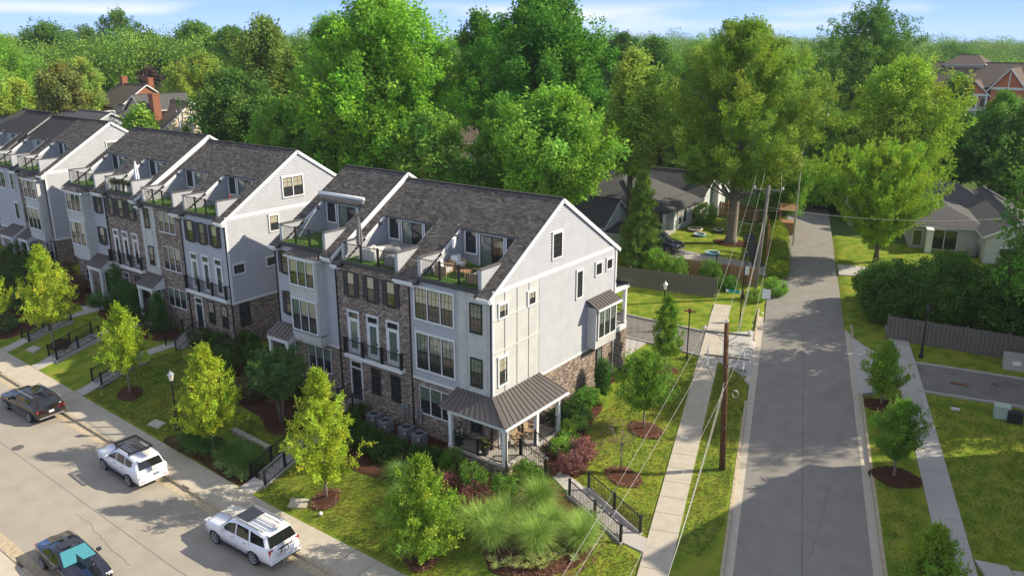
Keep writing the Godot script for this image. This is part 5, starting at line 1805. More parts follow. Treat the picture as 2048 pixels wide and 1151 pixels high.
func cars() -> void:
	# x runs from nose (-) to tail (+)
	var tall := func(L: float, hw: float, sill: float, belt: float, roof: float, hood: float) -> Array:
		var a := -L * 0.5
		return [[a, sill + 0.18, sill + 0.40, hood - 0.28, hw * 0.80, hw * 0.62], [a + 0.10, sill + 0.02, belt - 0.22, hood - 0.10, hw * 0.93, hw * 0.74], [a + 0.45, sill, belt - 0.10, hood - 0.01, hw * 0.99, hw * 0.82], [a + 1.25, sill, belt - 0.04, hood + 0.05, hw, hw * 0.84],
			[a + 1.55, sill, belt, hood + 0.10, hw, hw * 0.86], [a + 2.22, sill, belt, roof - 0.05, hw, hw * 0.74], [a + 2.7, sill, belt, roof, hw, hw * 0.76], [L * 0.5 - 1.2, sill, belt + 0.02, roof, hw, hw * 0.75], [L * 0.5 - 0.42, sill, belt + 0.03, roof - 0.05, hw * 0.98, hw * 0.72], [L * 0.5 - 0.10, sill + 0.03, belt + 0.02, belt + 0.10, hw * 0.95, hw * 0.80], [L * 0.5, sill + 0.10, belt - 0.18, belt - 0.05, hw * 0.90, hw * 0.78]]
	# large white three-row car with sunroof
	var st: Array = tall.call(5.33, 1.0, 0.36, 1.16, 1.86, 1.12)
	var big := car("parked_car", "large white sport utility car with glass sunroof, nearest the camera at the kerb", "car", Vector3(-5.95, hh(-5.95, 14.0) + 0.075, 12.72), 0.02, {"paint": "car_white", "st": st, "hw": 1.0, "wr": 0.40, "axles": [-1.66, 1.42], "gaps": [-1.08, 0.07, 1.18], "group": "cars parked on the street",
		"glass": [[[-1.05, 0.08], [-0.62, 0.88], [0.02, 0.93], [0.02, 0.06]], [[0.12, 0.06], [0.12, 0.93], [1.0, 0.92], [1.12, 0.06]], [[1.24, 0.06], [1.16, 0.9], [2.1, 0.80], [2.28, 0.16]]],
		"screens": [["windscreen", -1.10, 1.25, 0.78, -0.50, 1.80, 0.68], ["rear_window", 2.585, 1.26, 0.80, 2.32, 1.75, 0.68]],
		"boxes": [["sunroof", "car_glass", -0.35, 1.885, -0.52, 0.62, 1.905, 0.52, false], ["roof_rail", "metal", -0.4, 1.87, 0.64, 2.0, 1.92, 0.69, true], ["tail_light", "lamp_red", 2.50, 0.82, 0.70, 2.66, 1.18, 0.92, true], ["headlight", "lamp_clear", -2.66, 0.80, 0.50, -2.50, 1.0, 0.86, true], ["rear_bumper", "car_white", 2.50, 0.40, -0.90, 2.74, 0.66, 0.90, false], ["bumper_strip", "plastic", 2.52, 0.36, -0.86, 2.75, 0.42, 0.86, false],
			["licence_plate", "white", 2.665, 0.84, -0.17, 2.70, 0.98, 0.17, false], ["plate_recess", "dark_grey", 2.655, 0.80, -0.24, 2.675, 1.04, 0.24, false], ["trim_strip", "dark_grey", 2.66, 1.04, -0.42, 2.695, 1.09, 0.42, false], ["running_board", "plastic", -1.15, 0.30, 0.90, 0.95, 0.38, 1.06, true], ["mirror", "car_white", -0.92, 1.14, 1.0, -0.72, 1.34, 1.24, true], ["door_handle", "metal", -0.25, 1.0, 1.0, -0.05, 1.04, 1.03, true], ["door_handle", "metal", 0.72, 1.0, 1.0, 0.92, 1.04, 1.03, true], ["grille", "dark_grey", -2.70, 0.66, -0.5, -2.62, 0.98, 0.5, false], ["spoiler", "car_white", 2.18, 1.78, -0.66, 2.42, 1.82, 0.66, false]]})
	for y in [-0.4, -0.13, 0.13, 0.4]:
		var rib := B.new()
		rib.bar(Vector3(0.75, 1.892, y), Vector3(2.0, 1.885, y), 0.05, 0.02)
		part(big, "roof_rib", rib.done(), "car_white")
	# white car with slatted roof rack
	st = tall.call(4.82, 0.95, 0.40, 1.16, 1.80, 1.12)
	var gx := car("parked_car", "white sport utility car with black slatted roof rack at the kerb", "car", Vector3(-17.3, hh(-17.3, 14.0) + 0.075, 12.78), -0.02, {"paint": "car_white", "st": st, "hw": 0.95, "wr": 0.39, "axles": [-1.45, 1.36], "gaps": [-0.95, 0.06, 1.0], "pitch": -0.03, "group": "cars parked on the street",
		"glass": [[[-0.92, 0.1], [-0.52, 0.86], [0.02, 0.9], [0.02, 0.08]], [[0.1, 0.08], [0.1, 0.9], [0.92, 0.9], [0.98, 0.1]], [[1.06, 0.12], [1.02, 0.88], [1.72, 0.80], [1.72, 0.30], [1.55, 0.14]]],
		"screens": [["windscreen", -0.86, 1.25, 0.76, -0.28, 1.74, 0.64], ["rear_window", 2.345, 1.25, 0.72, 2.085, 1.68, 0.62]],
		"boxes": [["tail_light", "lamp_clear", 2.24, 0.86, 0.68, 2.40, 1.16, 0.90, true], ["headlight", "lamp_clear", -2.40, 0.80, 0.5, -2.26, 1.0, 0.84, true], ["rear_bumper", "car_white", 2.24, 0.42, -0.88, 2.50, 0.66, 0.88, false], ["bumper_reflector", "lamp_red", 2.49, 0.56, 0.56, 2.515, 0.60, 0.82, true], ["licence_plate", "white", 2.405, 0.86, -0.16, 2.43, 0.99, 0.16, false], ["chrome_strip", "metal", 2.40, 1.02, -0.36, 2.435, 1.06, 0.36, false], ["running_board", "plastic", -1.0, 0.30, 0.85, 0.9, 0.38, 1.02, true], ["mirror", "car_white", -0.80, 1.14, 0.96, -0.62, 1.32, 1.16, true], ["door_handle", "metal", -0.22, 1.0, 0.95, -0.04, 1.04, 0.98, true], ["door_handle", "metal", 0.66, 1.0, 0.95, 0.84, 1.04, 0.98, true], ["grille", "dark_grey", -2.44, 0.62, -0.45, -2.36, 0.98, 0.45, false], ["spoiler", "car_white", 1.98, 1.70, -0.62, 2.22, 1.75, 0.62, false]]})
	var rack := B.new()
	for z in [-0.66, 0.66]: rack.bar(Vector3(-0.45, 1.99, z), Vector3(1.45, 1.99, z), 0.05, 0.09)
	for x in [-0.45, 1.45]: rack.bar(Vector3(x, 1.99, -0.66), Vector3(x, 1.99, 0.66), 0.05, 0.09)
	var rk := part(gx, "roof_rack", rack.done(), "black")
	for i in 8:
		var sl := B.new()
		var x := -0.28 + i * 0.225
		sl.bar(Vector3(x, 1.985, -0.63), Vector3(x, 1.985, 0.63), 0.075, 0.03)
		part(rk, "slat", sl.done(), "black")
	for p in [[-0.2, -0.66], [-0.2, 0.66], [1.2, -0.66], [1.2, 0.66]]:
		var ft := B.new()
		ft.box(p[0] - 0.03, 1.79, p[1] - 0.03, p[0] + 0.03, 1.96, p[1] + 0.03)
		part(rk, "foot", ft.done(), "black")
	# dark brown car further up
	st = tall.call(4.9, 0.98, 0.34, 1.08, 1.70, 1.03)
	car("parked_car", "dark brown sport utility car at the kerb, farthest left on the street", "car", Vector3(-29.4, hh(-29.4, 14.0) + 0.075, 12.95), 0.05, {"paint": "car_brown", "st": st, "hw": 0.98, "wr": 0.38, "axles": [-1.5, 1.46], "gaps": [-0.95, 0.09, 1.06], "pitch": -0.045, "group": "cars parked on the street",
		"glass": [[[-0.95, 0.1], [-0.4, 0.84], [0.05, 0.9], [0.05, 0.06]], [[0.13, 0.06], [0.13, 0.9], [0.98, 0.88], [1.05, 0.08]], [[1.13, 0.1], [1.08, 0.86], [1.62, 0.72], [1.5, 0.2]]],
		"screens": [["windscreen", -0.9, 1.17, 0.76, -0.28, 1.64, 0.66], ["rear_window", 2.385, 1.18, 0.72, 2.11, 1.60, 0.62]],
		"boxes": [["panoramic_roof", "car_glass", -0.1, 1.725, -0.5, 1.2, 1.742, 0.5, false], ["roof_rail", "metal", -0.3, 1.69, 0.66, 1.7, 1.74, 0.70, true], ["tail_light", "lamp_red", 2.30, 0.86, 0.46, 2.45, 1.0, 0.92, true], ["licence_plate", "white", 2.46, 0.72, -0.16, 2.49, 0.86, 0.16, false], ["chrome_strip", "metal", 2.44, 0.42, -0.8, 2.50, 0.50, 0.8, false], ["rear_bumper", "car_brown", 2.30, 0.40, -0.92, 2.47, 0.70, 0.92, false], ["mirror", "car_brown", -0.80, 1.08, 0.98, -0.62, 1.24, 1.18, true], ["side_trim", "metal", -1.1, 0.36, 0.97, 1.0, 0.40, 1.0, true], ["headlight", "lamp_clear", -2.44, 0.7, 0.5, -2.3, 0.86, 0.86, true]]})
	# dark blue saloon facing the camera side of the road
	var sd := [[-2.45, 0.45, 0.62, 0.66, 0.74, 0.55], [-2.3, 0.3, 0.74, 0.80, 0.86, 0.66], [-1.6, 0.28, 0.86, 0.93, 0.91, 0.72], [-0.95, 0.28, 0.93, 0.99, 0.92, 0.74], [-0.1, 0.28, 0.95, 1.42, 0.92, 0.62], [0.9, 0.28, 0.96, 1.43, 0.92, 0.62], [1.65, 0.28, 0.98, 1.08, 0.91, 0.70], [2.2, 0.32, 0.96, 1.03, 0.88, 0.70], [2.4, 0.42, 0.88, 0.95, 0.82, 0.66]]
	car("parked_car", "dark blue saloon with turquoise windscreen shade at the near kerb", "car", Vector3(-10.9, hh(-10.9, 14.0) + 0.075, 19.35), PI - 0.06, {"paint": "car_blue", "st": sd, "hw": 0.91, "wr": 0.33, "axles": [-1.45, 1.4], "gaps": [-0.75, 0.46, 1.4], "group": "cars parked on the street",
		"glass": [[[-0.72, 0.12], [-0.1, 0.86], [0.42, 0.9], [0.42, 0.1]], [[0.5, 0.1], [0.5, 0.9], [0.9, 0.86], [1.42, 0.14]]],
		"screens": [["windscreen", -0.9, 1.02, 0.74, -0.16, 1.41, 0.58, "sunshade"], ["rear_window", 1.62, 1.09, 0.66, 0.98, 1.43, 0.56]],
		"boxes": [["sunroof", "car_glass", 0.05, 1.45, -0.42, 0.62, 1.468, 0.42, false], ["mirror", "car_blue", -0.66, 0.95, 0.92, -0.5, 1.08, 1.12, true], ["headlight", "lamp_clear", -2.4, 0.6, 0.5, -2.2, 0.74, 0.82, true], ["tail_light", "lamp_red", 2.25, 0.8, 0.5, 2.42, 0.92, 0.82, true], ["roof_antenna", "car_blue", 1.0, 1.45, -0.03, 1.15, 1.5, 0.03, false]]})
	# slate pickup by the grey house
	var pk := [[-2.9, 0.55, 0.85, 0.9, 0.82, 0.66], [-2.75, 0.45, 1.0, 1.1, 0.95, 0.78], [-1.5, 0.45, 1.12, 1.2, 0.99, 0.82], [-0.8, 0.45, 1.16, 1.88, 0.99, 0.7], [0.9, 0.45, 1.16, 1.9, 0.99, 0.7], [1.15, 0.45, 1.16, 1.2, 0.99, 0.85], [2.85, 0.45, 1.16, 1.19, 0.98, 0.85], [2.9, 0.5, 1.1, 1.15, 0.97, 0.84]]
	car("pickup_truck", "slate blue pickup truck nosing out beside the grey house porch", "truck", on(-11.9, -44.1, 0.06), PI + 0.05, {"paint": "car_slate", "st": pk, "hw": 0.97, "wr": 0.42, "axles": [-1.85, 1.7],
		"glass": [[[-0.95, 0.1], [-0.75, 0.85], [0.0, 0.9], [0.0, 0.08]]], "screens": [["windscreen", -1.45, 1.22, 0.8, -0.85, 1.84, 0.66]],
		"boxes": [["headlight", "lamp_clear", -2.85, 0.85, 0.5, -2.7, 1.0, 0.9, true], ["grille", "dark_grey", -2.94, 0.6, -0.5, -2.86, 0.95, 0.5, false], ["mirror", "plastic", -1.0, 1.2, 1.0, -0.85, 1.4, 1.2, true], ["bumper", "metal", -3.0, 0.45, -0.85, -2.85, 0.6, 0.85, false]]})
	# white car far behind
	st = tall.call(4.7, 0.92, 0.34, 1.05, 1.65, 1.02)
	car("parked_car", "small white car parked far behind at the end of the side street", "car", on(-12.0, -101.0, 0.1), -1.5, {"paint": "car_white", "st": st, "hw": 0.92, "wr": 0.36, "axles": [-1.4, 1.35],
		"glass": [[[-0.9, 0.1], [-0.4, 0.84], [1.0, 0.9], [1.0, 0.06]]], "screens": [["windscreen", -0.9, 1.15, 0.7, -0.3, 1.6, 0.6], ["rear_window", 2.2, 1.12, 0.68, 1.95, 1.52, 0.56]], "boxes": [["tail_light", "lamp_red", 2.2, 0.85, 0.6, 2.36, 1.05, 0.86, true]]})


# ---------------------------------------------------------------- street furniture, poles, fences
func lamp_post(label: String, at: Vector3, h: float, pale := true) -> void:
	var t := thing("street_lamp", label, "street lamp", at, 0.0, "black post lamps")
	var b := B.new(true)
	b.lathe(Vector3(0, -0.1, 0), [[0.16, 0], [0.16, 0.25], [0.10, 0.45], [0.075, 0.9], [0.055, 1.2], [0.045, h - 0.75], [0.08, h - 0.7], [0.05, h - 0.62]], 12)
	part(t, "post", b.done(), "black")
	var g := B.new()
	g.lathe(Vector3(0, h - 0.62, 0), [[0.10, 0.0], [0.19, 0.42]], 6)
	part(t, "lantern", g.done(), "lamp_glass" if pale else "dark_grey")
	var c := B.new()
	c.lathe(Vector3(0, h - 0.2, 0), [[0.24, 0.0], [0.20, 0.03], [0.08, 0.17], [0.03, 0.2], [0.04, 0.26], [0.0, 0.3]], 8)
	part(t, "lamp_cap", c.done(), "black" if not pale else "metal")


func insulator(t: Node3D, at: Vector3, s := 1.0) -> void:
	var b := B.new()
	b.lathe(at, [[0.02, 0], [0.03 * s, 0.06], [0.075 * s, 0.09], [0.05 * s, 0.14], [0.08 * s, 0.17], [0.05 * s, 0.23], [0.0, 0.26]], 8)
	part(t, "insulator", b.done(), "ceramic")


func utility_pole(label: String, at: Vector3, h: float, m: String, arms: Array, dir: float, lean := Vector3.ZERO, r := 0.17) -> Node3D:
	# arms: [height, half length, z offset, insulators?]
	var t := thing("utility_pole", label, "utility pole", at, dir)
	var b := B.new(true)
	b.tube([Vector3(0, -0.3, 0), lean * 0.5 + Vector3(0, h * 0.5, 0), lean + Vector3(0, h, 0)], [r, r * 0.85, r * 0.68], 10)
	part(t, "pole", b.done(), m)
	for a in arms:
		var k := B.new()
		var c: Vector3 = lean * (a[0] / h) + Vector3(a[2], a[0], -r)
		k.bar(c + Vector3(-a[1], 0, 0), c + Vector3(a[1], 0, 0), 0.09, 0.11)
		k.bar(c + Vector3(-a[1] * 0.5, -0.02, 0), c + Vector3(-a[2], -0.6, 0.03), 0.03, 0.03)
		k.bar(c + Vector3(a[1] * 0.5, -0.02, 0), c + Vector3(-a[2], -0.6, 0.03), 0.03, 0.03)
		part(t, "crossarm", k.done(), a[4])
		if a[3]:
			for x in [-a[1] + 0.08, a[1] - 0.08]: insulator(t, c + Vector3(x, 0.05, 0), 1.3)
	return t


func cable(label: String, a: Vector3, b: Vector3, sag: float, r: float, group := "overhead power lines") -> void:
	var p := []
	var rr := []
	for i in 13:
		var t := i / 12.0
		p.append(a.lerp(b, t) - Vector3(0, sag * 4.0 * t * (1.0 - t), 0))
		rr.append(r)
	var m := B.new(true)
	m.tube(p, rr, 5)
	tag(part(self, "power_line", m.done(), "wire"), label, "power line", group)


func board_fence(called: String, label: String, a: Vector2, b: Vector2, h: float, m: String, bw := 0.14, shadowbox := true, y_off := 0.0) -> void:
	var t := thing(called, label, "fence", on(a.x, a.y))
	var o := t.position
	var d := (b - a).normalized()
	var nn := Vector2(-d.y, d.x)
	var l := a.distance_to(b)
	var n := int(l / (bw + 0.006))
	var rest := B.new()
	for i in n:
		var p := a + d * (i + 0.5) * (bw + 0.006) + nn * (0.045 if shadowbox and i % 2 == 0 else -0.02)
		var q := on(p.x, p.y, y_off) - o
		var k := h * R.randf_range(0.985, 1.01)
		var bs := Basis(Vector3(d.x, 0, d.y), Vector3.UP, Vector3(-d.y, 0, d.x))
		if n <= 300:
			if not Q.has("pk%s%.2f" % [m, bw]):
				var b1 := B.new()
				b1.slab([Vector3(-bw * 0.5, 0, 0.009), Vector3(-bw * 0.5, 0.97, 0.009), Vector3(-bw * 0.3, 1, 0.009), Vector3(bw * 0.3, 1, 0.009), Vector3(bw * 0.5, 0.97, 0.009), Vector3(bw * 0.5, 0, 0.009)], Vector3(0, 0, -0.018))
				Q["pk%s%.2f" % [m, bw]] = b1.done()
			part(t, "picket", Q["pk%s%.2f" % [m, bw]], m, Transform3D(bs.scaled_local(Vector3(1, k, 1)), q))
		else:
			rest.obox(Transform3D(bs, q + Vector3(0, k * 0.5, 0)), Vector3(bw * 0.5, k * 0.5, 0.009))
	if n > 300: part(t, "pickets", rest.done(), m).set_meta("kind", "stuff")
	for y in [0.3, h * 0.5, h - 0.25]:
		var r := B.new()
		var prev := on(a.x, a.y, y + y_off) - o
		for i in 8:
			var p := a.lerp(b, (i + 1) / 8.0)
			var q := on(p.x, p.y, y + y_off) - o
			r.bar(prev + Vector3(nn.x, 0, nn.y) * 0.012, q + Vector3(nn.x, 0, nn.y) * 0.012, 0.04, 0.09)
			prev = q
		part(t, "rail", r.done(), m)
	var np := int(l / 2.4)
	var pb := B.new()
	pb.box(-0.05, -0.3, -0.05, 0.05, h + 0.06, 0.05)
	pb.box(-0.065, h + 0.06, -0.065, 0.065, h + 0.10, 0.065)
	var pm := pb.done()
	for i in np + 1:
		var p := a.lerp(b, i / float(maxi(np, 1))) - nn * 0.09
		part(t, "post", pm, m, Transform3D(Basis(Vector3(d.x, 0, d.y), Vector3.UP, Vector3(-d.y, 0, d.x)), on(p.x, p.y, y_off) - o))


func outdoors() -> void:
	lamp_post("black post lamp with pale lantern on the lawn beside the front street", on(-19.2, 8.6), 4.05)
	lamp_post("black post lamp at the alley corner behind the corner townhouse", on(-0.7, -23.4), 4.2)
	lamp_post("black post lamp near the grey utility pole and wooden fence", on(1.6, -34.6), 4.3, false)
	lamp_post("thin black post lamp leaning before the right hand fence", on(17.5, -29.0), 4.2, false)
	# near pole with two crossarms
	var pp := on(11.35, -7.0, -0.05)
	var near := utility_pole("brown wooden utility pole with two pale crossarms, nearest the camera", pp, 9.0, "pole_wood", [[8.35, 1.28, 0.0, true, "pole_grey"], [6.95, 1.22, 0.05, false, "pole_grey"]], 0.31, Vector3(-0.42, 0, 0), 0.19)
	insulator(near, Vector3(-0.42, 9.0, 0), 1.4)
	for x in [-1.0, 0.95]:
		var b := B.new()
		b.lathe(Vector3(x - 0.32, 6.3, -0.19), [[0.03, 0], [0.07, 0.05], [0.04, 0.1], [0.07, 0.16], [0.04, 0.21], [0.06, 0.27], [0.03, 0.55]], 8)
		b.lathe(Vector3(x - 0.32, 7.0, -0.19), [[0.05, 0], [0.06, 0.2], [0.03, 0.3], [0.02, 0.55]], 8)
		part(near, "cutout", b.done(), "ceramic")
		var j := B.new(true)
		j.tube([Vector3(x - 0.32, 6.3, -0.19), Vector3(x * 0.6 - 0.3, 5.6, -0.1), Vector3(x * 0.25 - 0.3, 5.35, -0.1)], [0.018, 0.018, 0.018], 5)
		part(near, "jumper", j.done(), "black")
	var sp_ := B.new(true)
	var cp := []
	var cr := []
	for i in 40:
		var a := i * 0.75
		cp.append(Vector3(0.35 + cos(a) * 0.16, 4.9 + sin(a) * 0.22, -0.05 + i * 0.004))
		cr.append(0.012)
	sp_.tube(cp, cr, 4)
	part(near, "cable_coil", sp_.done(), "wire")
	for i in 9:
		var bolt := B.new()
		bolt.box(0.0, 0, 0, 0.05, 0.05, 0.03)
		part(near, "bolt", bolt.done(), "metal", Transform3D(Basis.IDENTITY, Vector3(-0.42 * i * 0.95 / 9.0, 0.9 + i * 0.93, 0.15)))
	# second pole
	var p2 := on(2.5, -35.0)
	utility_pole("grey weathered utility pole between the wooden fence and the side street", p2, 10.2, "pole_grey", [[9.8, 1.25, 0.0, true, "pole_grey"]], 0.31, Vector3(0.45, 0, -0.3), 0.18)
	var p3 := on(-3.6, -53.5)
	utility_pole("dark utility pole beside the climbing frame along the hedge", p3, 9.4, "pole_grey", [[9.0, 1.2, 0.0, true, "pole_grey"]], 0.31, Vector3(0.2, 0, 0), 0.15)
	# lines: three on the upper arm, thicker bundles below
	var A := Vector2(cos(0.31), -sin(0.31))
	var lines := [[-1.2, 8.7, 9.8, "left top"], [-0.42, 9.25, 10.5, "middle top"], [1.2, 8.7, 10.0, "right top"]]
	var far := Vector3(19.6, 0, 18.5)
	for q in lines:
		var off := Vector3(A.x * q[0], 0, A.y * q[0])
		var p := pp + off + Vector3(-0.3 if q[0] != -0.42 else 0.0, q[1], 0)
		cable("pale overhead wire from the %s insulator of the near pole to the grey pole" % q[3], p, p2 + off + Vector3(0.3, q[2], 0), 0.35, 0.008)
		cable("pale overhead wire from the %s insulator of the near pole towards the camera" % q[3], p, Vector3(16.6, 9.3, 17.6) + off * 0.75 + Vector3(0, q[1] - 8.7, 0), 0.3, 0.007)
		cable("overhead wire from the grey pole to the dark pole, %s" % q[3], p2 + off + Vector3(0.3, q[2], 0), p3 + off + Vector3(0.2, 9.3, 0), 0.3, 0.014)
	for q in [[5.6, 0.010, "upper bundled"], [5.25, 0.011, "thick lower bundled"], [4.9, 0.006, "lowest thin"]]:
		var p := pp + Vector3(-0.25, q[0], 0.15)
		cable("%s cable from the near pole down towards the camera" % q[2], p, Vector3(14.9 + 0.25 * q[0], q[0] - 0.2, 11.6), 0.5, q[1])
		cable("%s cable from the near pole to the grey pole" % q[2], p, p2 + Vector3(0.3, q[0] + 1.6, 0.1), 0.5, q[1])
	cable("service wire from the grey pole to the grey house", p2 + Vector3(0.35, 8.2, 0), Vector3(-13.4, 6.3, -50.0), 0.4, 0.012)
	cable("thin wire crossing the side street from the grey pole", p2 + Vector3(0.35, 8.4, 0), Vector3(19.0, 9.0, -52.0), 0.6, 0.012)
	# far poles
	utility_pole("reddish far utility pole with pale transformer behind the ridge", on(-27.4, -32.6), 10.2, "pole_wood", [[9.6, 1.0, 0.0, true, "pole_grey"]], 0.2, Vector3.ZERO, 0.14)
	var tr := B.new(true)
	tr.lathe(Vector3(-0.42, 6.3, 0.1), [[0.0, 0], [0.24, 0.02], [0.26, 0.5], [0.24, 0.95], [0.0, 1.05]], 12)
	part(get_node("utility_pole_003"), "transformer", tr.done(), "ceramic")
	utility_pole("small pale far utility pole above the second building roof", on(-80.5, -32.0), 10.0, "pole_grey", [[9.4, 1.3, 0.0, true, "pole_grey"]], 0.2, Vector3.ZERO, 0.14)
	var tr2 := B.new(true)
	tr2.lathe(Vector3(-0.42, 7.0, 0.1), [[0.0, 0], [0.24, 0.02], [0.26, 0.5], [0.24, 0.95], [0.0, 1.05]], 12)
	part(get_node("utility_pole_004"), "transformer", tr2.done(), "ceramic")
	var sl := thing("street_light", "grey cobra head street light arm behind the first ridge", "street light", on(-44.8, -29.5), 0.3)
	var sb := B.new(true)
	sb.tube([Vector3(0, -0.2, 0), Vector3(0, 10.5, 0)], [0.1, 0.07], 8)
	part(sl, "pole", sb.done(), "pole_grey")
	var arm := B.new(true)
	arm.tube([Vector3(0, 10.2, 0), Vector3(-0.6, 10.9, 0), Vector3(-1.6, 11.1, 0), Vector3(-2.3, 10.95, 0)], [0.04, 0.04, 0.035, 0.035], 6)
	part(sl, "arm", arm.done(), "metal")
	var hd := B.new(true)
	hd.lathe(Vector3(-2.5, 10.85, 0), [[0.0, 0], [0.2, 0.04], [0.14, 0.16], [0.0, 0.2]], 10)
	part(sl, "lamp_head", hd.done(), "metal")
	var s2 := thing("street_light", "white street light arm reaching over the far side street", "street light", on(-0.6, -55.0), 0.0)
	var a2 := B.new(true)
	a2.tube([Vector3(0, 0, 0), Vector3(0.0, 10.4, 0), Vector3(0.8, 13.2, 0.4), Vector3(2.2, 14.3, 0.8)], [0.1, 0.07, 0.05, 0.045], 8)
	part(s2, "arm", a2.done(), "ceramic")
	var h2 := B.new(true)
	h2.lathe(Vector3(2.4, 14.2, 0.85), [[0.0, 0], [0.26, 0.05], [0.18, 0.2], [0.0, 0.26]], 10)
	part(s2, "lamp_head", h2.done(), "ceramic")
	# signs
	var sg := thing("street_sign", "dark post with green street name blades at the alley corner", "sign", on(4.3, -27.1), 0.0)
	var p := B.new()
	p.lathe(Vector3(0, -0.1, 0), [[0.05, 0], [0.05, 3.4], [0.0, 3.45]], 8)
	part(sg, "post", p.done(), "black")
	var bl := B.new()
	bl.bar(Vector3(-1.35, 3.15, 0), Vector3(-0.05, 3.15, 0), 0.025, 0.24)
	part(sg, "name_blade", bl.done(), "sign_green", Transform3D(Basis(Vector3.UP, 0.1), Vector3.ZERO))
	var bl2 := B.new()
	bl2.bar(Vector3(-0.22, 3.15, 0.013), Vector3(-0.06, 3.15, 0.013), 0.026, 0.2)
	bl2.bar(Vector3(-1.33, 3.15, 0.013), Vector3(-1.1, 3.15, 0.013), 0.026, 0.2)
	part(sg, "sign_border", bl2.done(), "white", Transform3D(Basis(Vector3.UP, 0.1), Vector3.ZERO))
	var s3 := thing("traffic_sign", "white sign on a dark post, seen from behind by the kerb", "sign", on(5.3, -30.0), 0.2)
	var pb := B.new()
	pb.lathe(Vector3(0, -0.1, 0), [[0.04, 0], [0.04, 2.9]], 8)
	part(s3, "post", pb.done(), "black")
	var pn := B.new()
	pn.box(-0.33, 2.0, 0.04, 0.33, 2.8, 0.06)
	part(s3, "panel", pn.done(), "white")
	var s4 := thing("traffic_sign", "small white sign on a post before the wooden fence", "sign", on(1.0, -36.8), 0.2)
	part(s4, "post", pb.done(), "black")
	var pn2 := B.new()
	pn2.box(-0.22, 1.5, 0.04, 0.22, 2.3, 0.06)
	part(s4, "panel", pn2.done(), "white")
	var s5 := thing("alley_post", "black post with a small cross box beside the alley mouth", "post", on(3.2, -19.6), 0.3)
	var q5 := B.new()
	q5.lathe(Vector3(0, -0.1, 0), [[0.09, 0], [0.09, 0.3], [0.045, 0.4], [0.045, 3.9]], 8)
	part(s5, "post", q5.done(), "black")
	var b5 := B.new()
	b5.bar(Vector3(-0.45, 3.75, 0), Vector3(0.45, 3.75, 0), 0.05, 0.10)
	b5.box(-0.12, 3.6, -0.06, 0.12, 3.95, 0.06)
	part(s5, "cross_box", b5.done(), "rust")
	var pd := thing("utility_pedestal", "pale green utility pedestal beside the alley lawn", "utility box", on(1.6, -18.3), 0.0)
	var pe := B.new()
	pe.box(-0.17, -0.1, -0.12, 0.17, 1.15, 0.12)
	pe.box(-0.19, 1.15, -0.14, 0.19, 1.22, 0.14)
	part(pd, "cabinet", pe.done(), "box_green")
	for q in [["pale green rounded utility box on the shaded right lawn", 23.5, -22.1, "box_green", 0.42, 0.75], ["black utility box beside the pale green one", 24.25, -21.9, "plastic", 0.4, 0.6], ["tan transformer box with white label by the right fence", 23.3, -30.8, "concrete_new", 0.75, 0.9]]:
		var u := thing("utility_box", q[0], "utility box", on(q[1], q[2]), 0.2)
		var ub := B.new()
		ub.box(-q[4], -0.1, -q[4] * 0.8, q[4], q[5], q[4] * 0.8)
		ub.box(-q[4] - 0.03, q[5], -q[4] * 0.8 - 0.03, q[4] + 0.03, q[5] + 0.06, q[4] * 0.8 + 0.03)
		part(u, "cabinet", ub.done(), q[3])
		if q[3] == "concrete_new":
			var lb := B.new()
			lb.box(-0.25, 0.4, q[4] * 0.8 + 0.001, 0.25, 0.7, q[4] * 0.8 + 0.012)
			part(u, "label", lb.done(), "white")
	# lids, grates, stones lying flat
	for q in [["round iron manhole cover in the front street", -25.15, 15.8, 0.34], ["round iron manhole cover in the right alley", 22.6, -26.9, 0.32]]:
		var b := B.new()
		var y: float = hh(q[1], 14.0) + 0.085 if q[2] > 0.0 else hh(q[1], q[2]) + 0.045
		b.lathe(Vector3(q[1], y, q[2]), [[0.0, 0.012], [q[3] * 0.8, 0.012], [q[3] * 0.82, 0.006], [q[3], 0.01], [q[3], -0.02]], 20)
		tag(part(self, "manhole_cover", b.done(), "cap"), q[0], "manhole cover")
	var gr := thing("drain_grate", "rusty rectangular drain grate in the right alley", "drain", on(20.6, -25.6, 0.05), 0.15)
	var gb := B.new()
	gb.box(-0.55, -0.02, -0.2, 0.55, 0.0, 0.2)
	part(gr, "frame", gb.done(), "joint")
	for i in 9:
		var s := B.new()
		s.box(-0.52 + i * 0.118, 0.0, -0.18, -0.45 + i * 0.118, 0.02, 0.18)
		part(gr, "bar", s.done(), "rust")
	for q in [["tan flat utility lid on the lawn behind the lamp post", -21.0, 9.0, 0.55, 0.32, 0.1], ["tan flat stepping stone left of the nearest parked car's tree", -6.75, 9.0, 0.55, 0.36, 0.5], ["tan flat lid on the lawn by the leftmost walkway", -38.9, 8.6, 0.55, 0.36, 0.1]]:
		var b := B.new()
		b.box(-q[3], -0.1, -q[4], q[3], 0.03, q[4])
		b.box(-q[3] + 0.05, 0.03, -q[4] + 0.05, q[3] - 0.05, 0.045, q[4] - 0.05)
		var o := part(self, "utility_hatch", b.done(), "concrete", Transform3D(Basis(Vector3.UP, q[5]) * Basis(Vector3.RIGHT, 0.2), on(q[1], q[2], 0.05)))
		tag(o, q[0], "utility lid")
